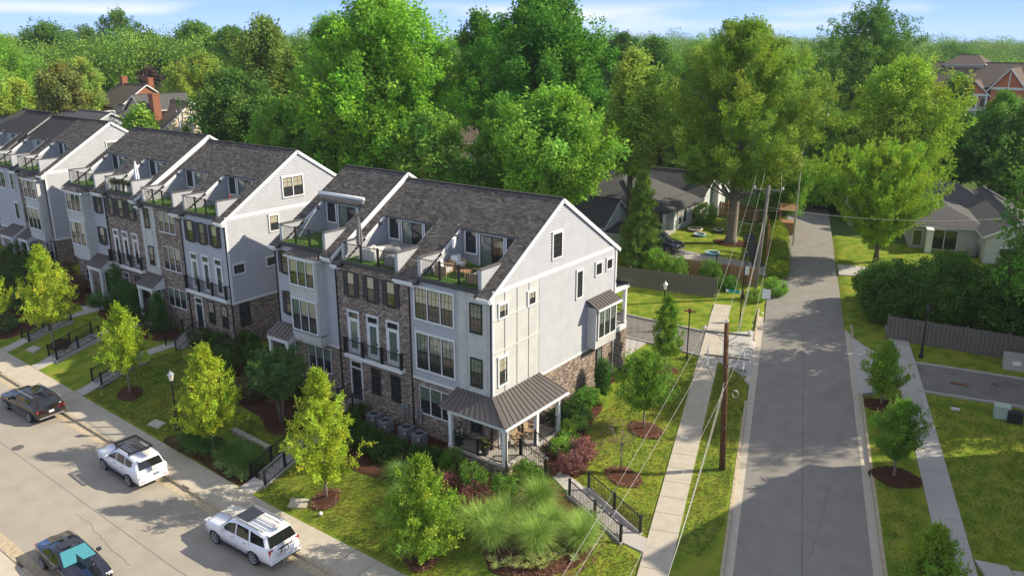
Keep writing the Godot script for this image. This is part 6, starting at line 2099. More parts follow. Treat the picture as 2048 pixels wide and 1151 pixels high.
	for q in [["pale green meter lid nearer the round mulch ring on the side lawn", 8.0, -9.0], ["pale green meter lid farther up the side lawn", 7.6, -10.4], ["small pale lid on the grass left of the side walk", 4.9, -26.4], ["small pale lid on the right lawn below the alley", 21.0, -21.6]]:
		var b := B.new()
		b.box(-0.26, -0.05, -0.16, 0.26, 0.05, 0.16)
		b.box(-0.2, 0.05, -0.1, 0.2, 0.065, 0.1)
		tag(part(self, "meter_hatch", b.done(), "ceramic", Transform3D(Basis(Vector3.UP, 0.3), on(q[1], q[2], 0.03))), q[0], "meter lid")
	var wb := B.new(true)
	wb.lathe(Vector3.ZERO, [[0.0, 0.0], [0.09, 0.05], [0.11, 0.13], [0.08, 0.22], [0.0, 0.26]], 12)
	tag(part(self, "garden_globe", wb.done(), "white", Transform3D(Basis.IDENTITY, on(-4.87, 9.05))), "small white globe light on the sunny front lawn", "garden light")
	var bb := B.new(true)
	bb.lathe(Vector3.ZERO, [[0.0, 0.0], [0.14, 0.06], [0.2, 0.2], [0.15, 0.34], [0.0, 0.4]], 14)
	tag(part(self, "gazing_ball", bb.done(), "blue", Transform3D(Basis.IDENTITY, on(-30.0, 0.6, 0.02))), "shiny blue garden ball beside the shaded path", "garden ball")
	for q in [["grey plastic yard vent near the tree ring", 5.6, -11.1]]:
		pass
	# low brick retaining wall in the front lawn
	var rw := thing("retaining_wall", "low tan brick retaining wall across the front lawn", "wall", Vector3.ZERO)
	for i in 12:
		var x := -15.6 + i * 0.29
		var y := hh(x, 7.0)
		for r in 3:
			var b := B.new()
			b.box(x + (0.0 if r % 2 == 0 else 0.07), y - 0.32 + r * 0.16, 6.78, x + 0.27 + (0.0 if r % 2 == 0 else 0.07), y - 0.175 + r * 0.16, 7.05)
			part(rw, "brick", b.done(), "brick_red" if (i + r) % 3 == 0 else "concrete")
	for i in 6:
		var x := -15.65 + i * 0.6
		var b := B.new()
		b.box(x, hh(x, 7.0) + 0.15, 6.72, x + 0.59, hh(x, 7.0) + 0.22, 7.1)
		part(rw, "cap_stone", b.done(), "concrete")
	# fences
	board_fence("board_fence", "weathered grey shadowbox fence behind the corner townhouse lawn", Vector2(-16.5, -30.6), Vector2(-0.4, -33.4), 1.85, "wood_old")
	board_fence("board_fence", "orange brown wooden fence in front of the pale driveway", Vector2(-9.5, -37.4), Vector2(1.5, -38.4), 1.75, "wood_new")
	board_fence("board_fence", "dark weathered fence below the magnolias on the right", Vector2(14.5, -31.5), Vector2(36.0, -33.4), 1.9, "wood_old")
	board_fence("board_fence", "orange wooden fence at the rear of the grey house lawn", Vector2(-14.2, -63.4), Vector2(-7.0, -63.9), 1.8, "wood_new")
	board_fence("board_fence", "tall wooden fence along the hedge of the side street", Vector2(0.2, -44.6), Vector2(-5.9, -62.0), 1.9, "wood_new")
	for q in [[-0.9, -44.2], [-0.4, -42.9]]: pass
	var gt := thing("iron_gate", "small black iron gate across the pale driveway", "gate", Vector3.ZERO)
	railing(gt, "gate_panel", [on(-4.2, -42.3, 0.05), on(-0.6, -42.9, 0.05)], 1.2, [0, 1])
	for i in 9:
		var b := B.new()
		var sx := -1.0 - i * 0.62
		var sz := -45.2 - i * 1.35
		b.obox(Transform3D(Basis(Vector3.UP, 0.42), on(sx, sz, 0.08)), Vector3(0.55, 0.1, 0.62))
		tag(part(self, "stepping_platform", b.done(), "dark_grey"), "dark landscape timber step along the fence of the grey house", "step", "dark steps along the fence")


func air_conditioner(label: String, at: Vector3, turn: float) -> void:
	var t := thing("air_conditioner", label, "air conditioner", at, turn, "outdoor air conditioning units")
	var b := B.new()
	b.box(-0.37, 0.0, -0.37, 0.37, 0.78, 0.37)
	part(t, "cabinet", b.done(), "ac_metal")
	for f in 4:
		for i in 9:
			var l := B.new()
			l.box(-0.33, 0.08 + i * 0.075, 0.372, 0.33, 0.11 + i * 0.075, 0.388)
			part(t, "louvre", l.done(), "ac_metal", Transform3D(Basis(Vector3.UP, PI / 2 * f), Vector3.ZERO))
	var r := B.new()
	r.lathe(Vector3(0, 0.78, 0), [[0.33, 0.0], [0.36, 0.03], [0.34, 0.06], [0.29, 0.05], [0.28, -0.02]], 20)
	for c in [[-1, -1], [1, -1], [1, 1], [-1, 1]]:
		r.box(minf(c[0] * 0.24, c[0] * 0.385), 0.76, minf(c[1] * 0.24, c[1] * 0.385), maxf(c[0] * 0.24, c[0] * 0.385), 0.83, maxf(c[1] * 0.24, c[1] * 0.385))
	part(t, "top_rim", r.done(), "ac_metal")
	var d := B.new()
	d.lathe(Vector3(0, 0.785, 0), [[0.28, 0.0], [0.0, 0.002]], 20)
	part(t, "fan_well", d.done(), "plastic")
	var g := B.new()
	for i in 10:
		var a := PI * i / 10.0
		var u := Vector3(cos(a), 0, sin(a)) * 0.29
		g.bar(Vector3(0, 0.815, 0) - u, Vector3(0, 0.815, 0) + u, 0.01, 0.008)
	for rr in [0.1, 0.19]:
		for k in 16:
			g.bar(Vector3(cos(TAU * k / 16) * rr, 0.818, sin(TAU * k / 16) * rr), Vector3(cos(TAU * (k + 1) / 16) * rr, 0.818, sin(TAU * (k + 1) / 16) * rr), 0.01, 0.008)
	part(t, "fan_guard", g.done(), "dark_grey")
	var p := B.new()
	p.box(0.2, 0.5, 0.39, 0.31, 0.62, 0.4)
	part(t, "label", p.done(), "white")


func lounge(label: String, at: Vector3, turn: float, seats: int) -> void:
	var t := thing("patio_sofa" if seats > 1 else "patio_armchair", label, "sofa" if seats > 1 else "armchair", at, turn, "lounge seats on the roof deck")
	var w := 0.68 * seats
	var f := B.new()
	f.box(-w * 0.5 - 0.09, 0.0, -0.4, -w * 0.5, 0.6, 0.4)
	f.box(w * 0.5, 0.0, -0.4, w * 0.5 + 0.09, 0.6, 0.4)
	f.box(-w * 0.5, 0.14, -0.38, w * 0.5, 0.26, 0.38)
	f.box(-w * 0.5, 0.26, -0.42, w * 0.5, 0.66, -0.35)
	part(t, "frame", f.done(), "wood_pale")
	for i in seats:
		var x := -w * 0.5 + 0.68 * i
		var s := B.new()
		s.box(x + 0.02, 0.262, -0.34, x + 0.66, 0.43, 0.38)
		part(t, "seat_cushion", s.done(), "cushion")
		var b := B.new()
		b.obox(Transform3D(Basis(Vector3.RIGHT, -0.2), Vector3(x + 0.34, 0.62, -0.27)), Vector3(0.31, 0.22, 0.08))
		part(t, "back_cushion", b.done(), "cushion")
	var p := B.new()
	p.obox(Transform3D(Basis(Vector3.RIGHT, -0.35) * Basis(Vector3.FORWARD, 0.15), Vector3(-w * 0.25, 0.6, -0.12)), Vector3(0.2, 0.19, 0.05))
	part(t, "pillow", p.done(), "white")


func parasol(label: String, at: Vector3, h: float, m: String) -> void:
	var t := thing("closed_parasol", label, "parasol", at)
	var p := B.new()
	p.lathe(Vector3.ZERO, [[0.25, 0.0], [0.25, 0.06], [0.03, 0.1], [0.025, h - 0.1], [0.0, h]], 10)
	part(t, "mast", p.done(), "metal")
	var c := B.new()
	for k in 8:
		var a := TAU * k / 8.0
		var b := TAU * (k + 0.5) / 8.0
		var e := TAU * (k + 1) / 8.0
		for q in [[h - 0.08, 0.04, h * 0.78, 0.15], [h * 0.78, 0.15, h * 0.45, 0.22], [h * 0.45, 0.22, h * 0.33, 0.2]]:
			var f := func(an: float, r: float, y: float) -> Vector3: return Vector3(cos(an) * r, y, sin(an) * r)
			c.quad(f.call(a, q[1], q[0]), f.call(b, q[1] * 0.62, q[0]), f.call(b, q[3] * 0.62, q[2]), f.call(a, q[3], q[2]))
			c.quad(f.call(b, q[1] * 0.62, q[0]), f.call(e, q[1], q[0]), f.call(e, q[3], q[2]), f.call(b, q[3] * 0.62, q[2]))
	part(t, "canopy", c.done(), m)


func slat_chair(called: String, label: String, at: Vector3, turn: float, m: String, rocker := true, group := "") -> void:
	var t := thing(called, label, "chair", at, turn, group)
	for i in 5:
		var s := B.new()
		s.obox(Transform3D(Basis(Vector3.RIGHT, -0.12), Vector3(0, 0.40 - 0.012 * i, 0.2 - i * 0.1)), Vector3(0.27, 0.012, 0.043))
		part(t, "seat_slat", s.done(), m)
	for i in 5:
		var s := B.new()
		s.obox(Transform3D(Basis(Vector3.RIGHT, -0.3), Vector3(-0.22 + i * 0.11, 0.75, -0.36)), Vector3(0.046, 0.42 - 0.03 * absf(i - 2), 0.012))
		part(t, "back_slat", s.done(), m)
	for x in [-0.32, 0.32]:
		var a := B.new()
		a.box(x - 0.06, 0.60, -0.36, x + 0.06, 0.625, 0.3)
		part(t, "arm", a.done(), m)
		for z in [0.24, -0.3]:
			var l := B.new()
			l.box(x - 0.03, 0.06, z - 0.035, x + 0.03, 0.6, z + 0.035)
			part(t, "leg", l.done(), m)
		if rocker:
			var r := B.new()
			for k in 8:
				var z0 := -0.65 + k * 0.16
				r.bar(Vector3(x, 0.03 + 0.16 * z0 * z0, z0), Vector3(x, 0.03 + 0.16 * (z0 + 0.16) * (z0 + 0.16), z0 + 0.16), 0.04, 0.05)
			part(t, "rocker", r.done(), m)


func planter(label: String, at: Vector3, r: float, h: float, m: String, col: Color, flower := "", group := "") -> void:
	var t := thing("planter", label, "planter", at, 0.0, group)
	var p := B.new()
	p.lathe(Vector3.ZERO, [[0.0, 0.0], [r * 0.7, 0.0], [r, h], [r * 0.88, h], [r * 0.86, h - 0.05], [0.0, h - 0.05]], 14)
	part(t, "pot", p.done(), m)
	var xf := []
	var cs := []
	for i in 26:
		xf.append(turned(Vector3(R.randfn() * r * 0.5, h + R.randf() * r * 1.3, R.randfn() * r * 0.5), 0.32))
		cs.append(tint(col, 0.25))
	mm(t, "foliage", leaf_mesh("lc2", 30, 0.42, 0.26, 0.15, 0.0, 12), "leaf", xf, cs, "stuff")
	if flower:
		var f := B.new()
		for i in 26:
			f.obox(Transform3D(Basis(Vector3(R.randfn(), R.randfn(), 1).normalized(), R.randf() * 3.0), Vector3(R.randfn() * r * 0.6, h + 0.12 + R.randf() * r * 1.2, R.randfn() * r * 0.6)), Vector3(0.045, 0.008, 0.045))
		part(t, "flowers", f.done(), flower)


func furniture() -> void:
	# roof deck of the corner townhouse
	var D := Vector3(-5.42, 11.275, 0.0)
	lounge("white cushioned armchair at the left front of the furnished roof deck", D + Vector3(0.85, 0, -1.15), 1.75, 1)
	lounge("white cushioned armchair by the wall at the rear of the furnished roof deck", D + Vector3(0.75, 0, -2.6), 1.2, 1)
	lounge("white cushioned sofa along the right side of the furnished roof deck", D + Vector3(3.5, 0, -1.7), -1.57, 3)
	var ct := thing("coffee_table", "low wooden coffee table between the roof deck seats", "table", D + Vector3(2.15, 0, -1.75))
	var tb := B.new()
	tb.box(-0.35, 0.33, -0.6, 0.35, 0.38, 0.6)
	part(ct, "tabletop", tb.done(), "wood_new")
	for c in [[-1, -1], [1, -1], [1, 1], [-1, 1]]:
		var l := B.new()
		l.box(c[0] * 0.3 - 0.03, 0, c[1] * 0.54 - 0.03, c[0] * 0.3 + 0.03, 0.328, c[1] * 0.54 + 0.03)
		part(ct, "leg", l.done(), "wood_pale")
	planter("small leafy pot on the roof deck coffee table", D + Vector3(2.1, 0.385, -2.0), 0.09, 0.16, "ceramic", Color(0.1, 0.16, 0.03))
	var tv := thing("covered_screen", "white covered screen on a wall bracket above the roof deck armchair", "screen", D + Vector3(0.0, 1.55, -2.9), 0.5)
	var tvb := B.new()
	tvb.box(0.12, -0.28, -0.5, 0.26, 0.28, 0.5)
	part(tv, "cover", tvb.done(), "white")
	var tvc := B.new()
	tvc.box(-0.02, -0.05, -0.05, 0.118, 0.05, 0.05)
	part(tv, "bracket", tvc.done(), "black")
	# roof deck of the brick townhouse
	D = Vector3(-12.05, 11.275, 0.0)
	parasol("dark closed parasol at the left of the brick townhouse roof deck", D + Vector3(0.75, 0, -0.75), 2.75, "cover_grey")
	for q in [[1.5, -1.2, 0.55, 0.75, 0.6, "pale fabric cover over a square deck seat by the railing"], [2.55, -2.6, 1.25, 0.72, 0.95, "wide grey cover over the deck dining set"], [3.7, -0.9, 0.5, 0.66, 0.5, "grey cover over a seat at the right of the brick townhouse deck"]]:
		var cv := thing("furniture_cover", q[5], "furniture cover", D + Vector3(q[0], 0, q[1]), 0.15)
		var b := B.new(true)
		var w: float = q[2]
		var dd: float = q[4]
		var h: float = q[3]
		for s in [[0.0, 1.0, 0.88, 1.02], [0.88, 1.02, 1.0, 0.80], [1.0, 0.80, 1.04, 0.0]]:
			for k in 16:
				var a := TAU * k / 16
				var e := TAU * (k + 1) / 16
				var pt := func(an: float, y: float, f: float) -> Vector3:
					var cx := clampf(cos(an) * 1.35, -1, 1) * w * f
					var cz := clampf(sin(an) * 1.35, -1, 1) * dd * f
					return Vector3(cx, y * h * (1.0 + 0.07 * sin(an * 5.0)), cz)
				b.quad(pt.call(a, s[0], s[1]), pt.call(e, s[0], s[1]), pt.call(e, s[2], s[3]), pt.call(a, s[2], s[3]))
		part(cv, "cover", b.done(), "cushion" if w < 0.6 and q[0] < 2.0 else "cover_grey")
	# rolled awning above the deck door of the bay townhouse
	var aw := thing("rolled_awning", "white rolled awning above the deck door of the bay townhouse", "awning", Vector3(-18.45, 14.02, -3.75))
	var ab := B.new(true)
	ab.tube([Vector3(0, 0.35, 0), Vector3(4.5, 0.35, 0)], [0.13, 0.13], 10)
	part(aw, "cassette", ab.done(), "white")
	var ac := B.new()
	ac.box(0.05, 0.05, -0.1, 4.45, 0.23, 0.1)
	part(aw, "valance", ac.done(), "cover_grey")
	for x in [0.15, 4.3]:
		var br := B.new()
		br.box(x, 0.1, -0.35, x + 0.08, 0.3, 0.0)
		part(aw, "bracket", br.done(), "dark_grey")
	# second building decks
	slat_chair("garden_chair", "red slatted garden chair on the roof deck beside the gap", Vector3(-27.3, 12.28, -3.0), 2.4, "red_paint", false)
	parasol("white closed parasol among potted plants on a far roof deck", Vector3(-38.7, 12.66, -1.5), 2.6, "white")
	for i in 4:
		planter(["tall white pot at the left rail of the parasol deck", "white pot with spiky plant at the parasol deck rail", "white pot with rounded plant at the parasol deck rail", "white pot at the right rail of the parasol deck"][i], Vector3(-41.0 + i * 0.85, 12.66, -0.62), 0.24, 0.6, "white", Color(0.12, 0.13, 0.04))
	var pt := thing("patio_table", "round white table beside the white closed parasol", "table", Vector3(-38.6, 12.66, -2.0))
	var ptb := B.new()
	ptb.lathe(Vector3.ZERO, [[0.28, 0.0], [0.05, 0.05], [0.05, 0.68], [0.6, 0.70], [0.6, 0.73], [0.0, 0.73]], 18)
	part(pt, "table", ptb.done(), "white")
	planter("tan pot on the deck wall of the brick panel townhouse", Vector3(-32.6, 12.28, -1.6), 0.2, 0.4, "wood_pale", Color(0.1, 0.12, 0.04))
	var bk := thing("bicycle", "white bicycle leaning inside the deck rail of the brick panel townhouse", "bicycle", Vector3(-35.2, 12.28, -0.5), 0.1)
	for x in [-0.5, 0.5]:
		var w := B.new()
		for k in 20: w.bar(Vector3(x + cos(TAU * k / 20) * 0.32, 0.33 + sin(TAU * k / 20) * 0.32, 0), Vector3(x + cos(TAU * (k + 1) / 20) * 0.32, 0.33 + sin(TAU * (k + 1) / 20) * 0.32, 0), 0.03, 0.03)
		for k in 6: w.bar(Vector3(x, 0.33, 0), Vector3(x + cos(TAU * k / 6) * 0.31, 0.33 + sin(TAU * k / 6) * 0.31, 0), 0.008, 0.008)
		part(bk, "wheel", w.done(), "white")
	var fr := B.new()
	for q in [[-0.5, 0.33, -0.05, 0.3], [-0.05, 0.3, -0.15, 0.8], [-0.5, 0.33, -0.13, 0.68], [-0.05, 0.3, 0.38, 0.75], [-0.13, 0.7, 0.38, 0.78], [0.5, 0.33, 0.36, 0.95]]: fr.bar(Vector3(q[0], q[1], 0), Vector3(q[2], q[3], 0), 0.03, 0.03)
	part(bk, "frame", fr.done(), "metal")
	var hb := B.new()
	hb.bar(Vector3(0.36, 0.96, -0.25), Vector3(0.36, 0.96, 0.25), 0.03, 0.03)
	part(bk, "handlebar", hb.done(), "black")
	var sa := B.new()
	sa.box(-0.28, 0.8, -0.07, -0.04, 0.86, 0.07)
	part(bk, "saddle", sa.done(), "black")
	# porch of the corner house
	slat_chair("rocking_chair", "tan wooden rocking chair on the corner porch, nearer the front column", Vector3(0.75, 1.56, -1.35), 1.25, "wood_pale", true, "rocking chairs on the porch")
	slat_chair("rocking_chair", "tan wooden rocking chair on the corner porch, farther along the wall", Vector3(0.75, 1.56, -2.75), 1.75, "wood_pale", true, "rocking chairs on the porch")
	planter("planter with yellow flowers on the porch rail by the middle baluster post", Vector3(-0.05, 1.56, 0.72), 0.26, 0.55, "plastic", Color(0.1, 0.16, 0.03), "flower_yellow")
	planter("planter with pale flowers on the porch by the left column", Vector3(-2.0, 1.56, 0.72), 0.26, 0.55, "plastic", Color(0.1, 0.16, 0.03), "white")
	# plant along the facade
	air_conditioner("grey air conditioner, first of four from the brick townhouse stoop", on(-8.95, 1.0, 0.02), 0.0)
	air_conditioner("grey air conditioner, second of four along the front wall", on(-7.75, 1.15, 0.02), 0.05)
	air_conditioner("grey air conditioner, third of four along the front wall", on(-6.05, 1.05, 0.02), -0.04)
	air_conditioner("grey air conditioner, last of four before the porch", on(-4.8, 1.2, 0.02), 0.03)
	air_conditioner("grey air conditioner in the gap between the two buildings, front one", on(-23.6, -3.0, 0.02), 0.0)
	air_conditioner("grey air conditioner in the gap between the two buildings, rear one", on(-23.6, -5.0, 0.02), 0.0)
	for q in [[-7.15, "cluster of grey electric meters on the brick townhouse wall"], [-5.95, "cluster of grey electric meters on the corner townhouse wall"]]:
		var m := thing("electric_meters", q[1], "meters", Vector3(q[0], 1.9, 0.02))
		for i in 2:
			var b := B.new()
			b.box(i * 0.32 - 0.13, 0.3, 0.0, i * 0.32 + 0.13, 0.75, 0.14)
			part(m, "meter_box", b.done(), "ac_metal")
			var r := B.new()
			r.lathe(Vector3.ZERO, [[0.08, 0.0], [0.08, 0.06], [0.0, 0.07]], 12)
			part(m, "dial", r.done(), "metal", Transform3D(Basis(Vector3.RIGHT, PI / 2), Vector3(i * 0.32, 0.58, 0.14)))
			var p := B.new()
			p.bar(Vector3(i * 0.32, 0.3, 0.06), Vector3(i * 0.32, -1.0, 0.06), 0.05, 0.05)
			part(m, "conduit", p.done(), "metal")


# ---------------------------------------------------------------- neighbouring houses
func block(u: Node3D, x0: float, x1: float, z0: float, z1: float, y0: float, ye: float, yr: float, axis: String, hips: Array, wall: String, roof: String, over := 0.4, trim := "trim") -> void:
	# walls x0..x1, z0..z1 (z0 < z1) with a ridged roof; hips: slope back at the two ends
	var w := B.new()
	w.box(x0, y0, z0, x1, ye, z1)
	var r := B.new()
	var g := B.new()
	var cx := (x0 + x1) * 0.5
	var cz := (z0 + z1) * 0.5
	var up := Vector3(0, -0.14, 0)
	var a: Vector3
	var b: Vector3
	var drop := (yr - ye) / ((z1 - z0) * 0.5 if axis == "x" else (x1 - x0) * 0.5) * over
	var X0 := x0 - over
	var X1 := x1 + over
	var Z0 := z0 - over
	var Z1 := z1 + over
	var e := ye - drop + 0.14
	if axis == "x":
		a = Vector3(X0 + (hips[0] if hips[0] > 0.0 else 0.0), yr + 0.14, cz)
		b = Vector3(X1 - (hips[1] if hips[1] > 0.0 else 0.0), yr + 0.14, cz)
		r.slab([a, b, Vector3(X1, e, Z1), Vector3(X0, e, Z1)], up)
		r.slab([b, a, Vector3(X0, e, Z0), Vector3(X1, e, Z0)], up)
		if hips[0] > 0.0: r.slab([a, Vector3(X0, e, Z1), Vector3(X0, e, Z0)], up)
		if hips[1] > 0.0: r.slab([b, Vector3(X1, e, Z0), Vector3(X1, e, Z1)], up)
		for q in [[x0, hips[0]], [x1, hips[1]]]:
			if q[1] <= 0.0:
				w.slab([Vector3(q[0], ye, z1), Vector3(q[0], yr, cz), Vector3(q[0], ye, z0)], Vector3(0.04 if q[0] == x0 else -0.04, 0, 0))
				for s in [Z0, Z1]: g.bar(Vector3(q[0] + (over if q[0] == x1 else -over), e - 0.12, s), Vector3(q[0] + (over if q[0] == x1 else -over), yr - 0.0, cz), 0.06, 0.2)
		for s in [Z0, Z1]: g.bar(Vector3(X0, e - 0.13, s), Vector3(X1, e - 0.13, s), 0.1, 0.14)
	else:
		a = Vector3(cx, yr + 0.14, Z0 + (hips[0] if hips[0] > 0.0 else 0.0))
		b = Vector3(cx, yr + 0.14, Z1 - (hips[1] if hips[1] > 0.0 else 0.0))
		r.slab([a, b, Vector3(X0, e, Z1), Vector3(X0, e, Z0)], up)
		r.slab([b, a, Vector3(X1, e, Z0), Vector3(X1, e, Z1)], up)
		if hips[0] > 0.0: r.slab([a, Vector3(X0, e, Z0), Vector3(X1, e, Z0)], up)
		if hips[1] > 0.0: r.slab([b, Vector3(X1, e, Z1), Vector3(X0, e, Z1)], up)
		for q in [[z0, hips[0]], [z1, hips[1]]]:
			if q[1] <= 0.0:
				w.slab([Vector3(x0, ye, q[0]), Vector3(cx, yr, q[0]), Vector3(x1, ye, q[0])], Vector3(0, 0, 0.04 if q[0] == z0 else -0.04))
				for s in [X0, X1]: g.bar(Vector3(s, e - 0.12, q[0] + (over if q[0] == z1 else -over)), Vector3(cx, yr, q[0] + (over if q[0] == z1 else -over)), 0.06, 0.2)
		for s in [X0, X1]: g.bar(Vector3(s, e - 0.13, Z0), Vector3(s, e - 0.13, Z1), 0.1, 0.14)
		if hips[1] > 0.0: g.bar(Vector3(X0, e - 0.13, Z1), Vector3(X1, e - 0.13, Z1), 0.1, 0.14)
	if hips[1] > 0.0 and axis == "x": g.bar(Vector3(X1, e - 0.13, Z0), Vector3(X1, e - 0.13, Z1), 0.1, 0.14)
	part(u, "wall", w.done(), wall)
	var ro := part(u, "roof", r.done(), roof)
	var rc := B.new()
	rc.bar(a + Vector3(0, 0.02, 0), b + Vector3(0, 0.02, 0), 0.3, 0.06)
	part(ro, "ridge_cap", rc.done(), roof)
	part(u, "eave_board", g.done(), trim)


func chimney(u: Node3D, x: float, z: float, y0: float, y1: float, m: String, s := 0.4) -> void:
	var b := B.new()
	b.box(x - s, y0, z - s, x + s, y1, z + s)
	b.box(x - s - 0.06, y1 - 0.2, z - s - 0.06, x + s + 0.06, y1 + 0.02, z + s + 0.06)
	part(u, "chimney", b.done(), m)


func neighbours() -> void:
	var I := Transform3D.IDENTITY
	var zf := func(z: float) -> Transform3D: return Transform3D(Basis.IDENTITY, Vector3(0, 0, z))
	var xf := func(x: float) -> Transform3D: return Transform3D(SIDE, Vector3(x, 0, 0))
	# grey house beyond the alley
	var g := thing("bungalow", "grey one storey house with white gable end and chimney behind the wooden fence", "house", Vector3.ZERO)
	block(g, -29.0, -17.2, -60.0, -49.6, 2.6, 6.15, 8.6, "z", [0.0, 6.6], "wall_grey", "roof_grey", 0.3)
	block(g, -17.2, -13.75, -59.2, -52.2, 2.6, 6.05, 6.6, "z", [0.0, 0.0], "wall_grey", "roof_grey", 0.1)
	block(g, -24.0, -13.7, -67.2, -59.4, 2.6, 6.1, 8.7, "x", [0.0, 0.0], "wall_grey", "roof_grey", 0.35)
	block(g, -27.0, -17.6, -48.6, -42.6, 2.4, 5.2, 7.6, "x", [0.0, 0.0], "wall_sage", "roof_grey", 0.35)
	block(g, -17.4, -15.2, -48.4, -43.0, 2.4, 4.4, 5.0, "x", [0.0, 1.0], "wall_sage", "roof_grey", 0.25)
	var pr := B.new()
	pr.slab([Vector3(-22.0, 8.4, -54.5), Vector3(-13.2, 6.12, -54.5), Vector3(-13.2, 6.12, -49.1), Vector3(-17.0, 6.25, -49.1)], Vector3(0, -0.14, 0))
	pr.slab([Vector3(-22.0, 8.42, -59.5), Vector3(-13.2, 6.13, -59.5), Vector3(-13.2, 6.13, -54.5), Vector3(-22.0, 8.42, -54.5)], Vector3(0, -0.14, 0))
	part(g, "porch_roof", pr.done(), "roof_grey")
	for c in [[-13.7, -49.5], [-16.6, -49.5]]: porch_column(g, c[0], c[1], 3.2, 6.0, 0.16)
	var fl := B.new()
	fl.box(-17.2, 2.7, -52.2, -13.5, 3.5, -49.3)
	part(g, "porch_floor", fl.done(), "concrete_new")
	window(g, zf.call(-52.2), -16.4, -14.9, 3.5, 5.6, {"n": 2, "single": true})
	window(g, zf.call(-49.6), -21.8, -19.6, 4.6, 5.5, {"n": 2, "grid": 2, "single": true, "up": "glass_lo"})
	for q in [[53.2, 54.0], [54.6, 55.4], [57.0, 57.9]]: window(g, xf.call(-13.75), q[0], q[1], 4.0, 5.6, {})
	window(g, xf.call(-13.7), 60.2, 61.1, 3.6, 5.6, {})
	chimney(g, -13.3, -63.3, 3.0, 9.7, "white", 0.42)
	# white bungalow on the right
	var w := thing("bungalow", "white one storey house with dark grey roof and pale ridge right of the side street", "house", Vector3(17.5, 0, -58.5), 0.28)
	block(w, 0.0, 5.6, -22.0, 0.0, 2.6, 6.0, 7.5, "z", [0.0, 0.0], "siding_cream", "roof_grey", 0.4)
	block(w, -12.5, 2.8, -24.5, -14.0, 2.6, 6.0, 8.3, "x", [0.0, 4.0], "siding_cream", "roof_grey", 0.4)
	block(w, -6.5, 0.5, -15.0, -4.2, 2.6, 5.9, 7.3, "z", [0.0, 4.5], "siding_cream", "roof_grey", 0.4)
	var gp := B.new()
	gp.box(0.05, 5.98, -0.02, 5.55, 6.12, 0.04)
	for x in [0.9, 1.7, 2.8, 3.9, 4.7]: gp.box(x - 0.03, 6.12, 0.0, x + 0.03, 6.12 + 0.5 * minf(x, 5.6 - x), 0.03)
	part(w, "gable_trim", gp.done(), "wall_sage")
	window(w, zf.call(0.0), 1.4, 3.0, 4.3, 4.8, {"single": true, "up": "glass_lo"})
	window(w, zf.call(-4.2), -4.4, -2.0, 3.3, 5.4, {"n": 2, "single": true, "up": "glass_dark"})
	window(w, zf.call(-4.2), -6.2, -5.4, 3.6, 5.2, {"single": true, "up": "glass_lo"})
	chimney(w, -9.8, -20.0, 6.0, 9.4, "white", 0.5)
	var sc := B.new()
	sc.box(-5.1, 3.0, -4.1, -4.5, 5.6, -2.4)
	sc.box(-5.15, 5.6, -4.1, -4.45, 5.7, -2.35)
	part(w, "privacy_wall", sc.done(), "white")
	var gr := thing("barbecue_grill", "covered grill on the patio of the white bungalow", "grill", Vector3(16.2, 3.3, -60.6), 0.3)
	var gb := B.new(true)
	gb.lathe(Vector3.ZERO, [[0.5, 0.0], [0.55, 0.75], [0.45, 1.1], [0.2, 1.25], [0.0, 1.28]], 12)
	part(gr, "cover", gb.done(), "cover_grey")
	var gl := B.new()
	gl.box(-0.6, 0.0, -0.3, 0.6, 0.1, 0.3)
	part(gr, "base", gl.done(), "black")
	# far left houses
	var b := thing("brick_house", "red brick house with twin chimneys behind the left roofs", "house", Vector3(-118.0, 5.0, -48.5), 0.0)
	block(b, -9.0, 0.0, -5.2, 5.2, 0.0, 8.8, 12.2, "x", [0.0, 0.0], "brick_red", "roof_brown", 0.3)
	window(b, xf.call(0.0), -1.0, 0.2, 6.2, 8.0, {"grid": 2, "single": true})
	window(b, xf.call(0.0), 2.6, 3.6, 6.2, 7.9, {"single": true})
	window(b, zf.call(5.2), -6.0, -4.8, 6.0, 7.8, {"single": true})
	chimney(b, -7.5, 0.0, 9.0, 13.6, "brick_red", 0.5)
	chimney(b, -1.2, -1.5, 9.0, 13.4, "brick_red", 0.5)
	var wg := thing("white_house", "white walled house wing with grey shed roof left of the cream gable", "house", Vector3(-103.5, 5.2, -39.5), 0.0)
	block(wg, -7.5, 0.0, -4.0, 4.0, 0.0, 7.4, 9.2, "x", [0.0, 0.0], "white", "roof_grey", 0.3)
	window(wg, zf.call(4.0), -6.0, -4.2, 4.6, 6.2, {"n": 2, "single": true})
	window(wg, xf.call(0.0), -1.0, 0.3, 5.0, 6.6, {"single": true})
	var c := thing("cream_house", "cream house with timbered gable, brick chimney and white balcony frame", "house", Vector3(-92.5, 5.0, -41.0), 0.0)
	block(c, -14.0, 0.0, -5.5, 5.5, 0.0, 6.6, 10.6, "x", [0.0, 0.0], "wall_cream", "roof_brown", 0.5)
	block(c, -9.5, -4.0, -3.0, 5.4, 6.4, 9.6, 11.6, "z", [0.0, 0.0], "wall_cream", "roof_grey", 0.4)
	chimney(c, -3.4, 4.0, 6.0, 12.0, "brick_red", 0.6)
	var tm := B.new()
	for z in [-4.4, -2.2, 0.0, 2.2, 4.4]: tm.box(0.05, 0.4, z - 0.1, 0.13, 10.4 - 0.73 * absf(z), z + 0.1)
	for y in [2.6, 4.6, 6.6, 8.4]: tm.box(0.05, y - 0.08, -5.4 if y < 7.0 else -2.6, 0.125, y + 0.08, 5.4 if y < 7.0 else 2.6)
	part(c, "timber_frame", tm.done(), "trim")
	window(c, xf.call(0.02), -2.0, 2.0, 2.8, 4.4, {"n": 2, "casing": false, "single": true, "up": "glass_lo"})
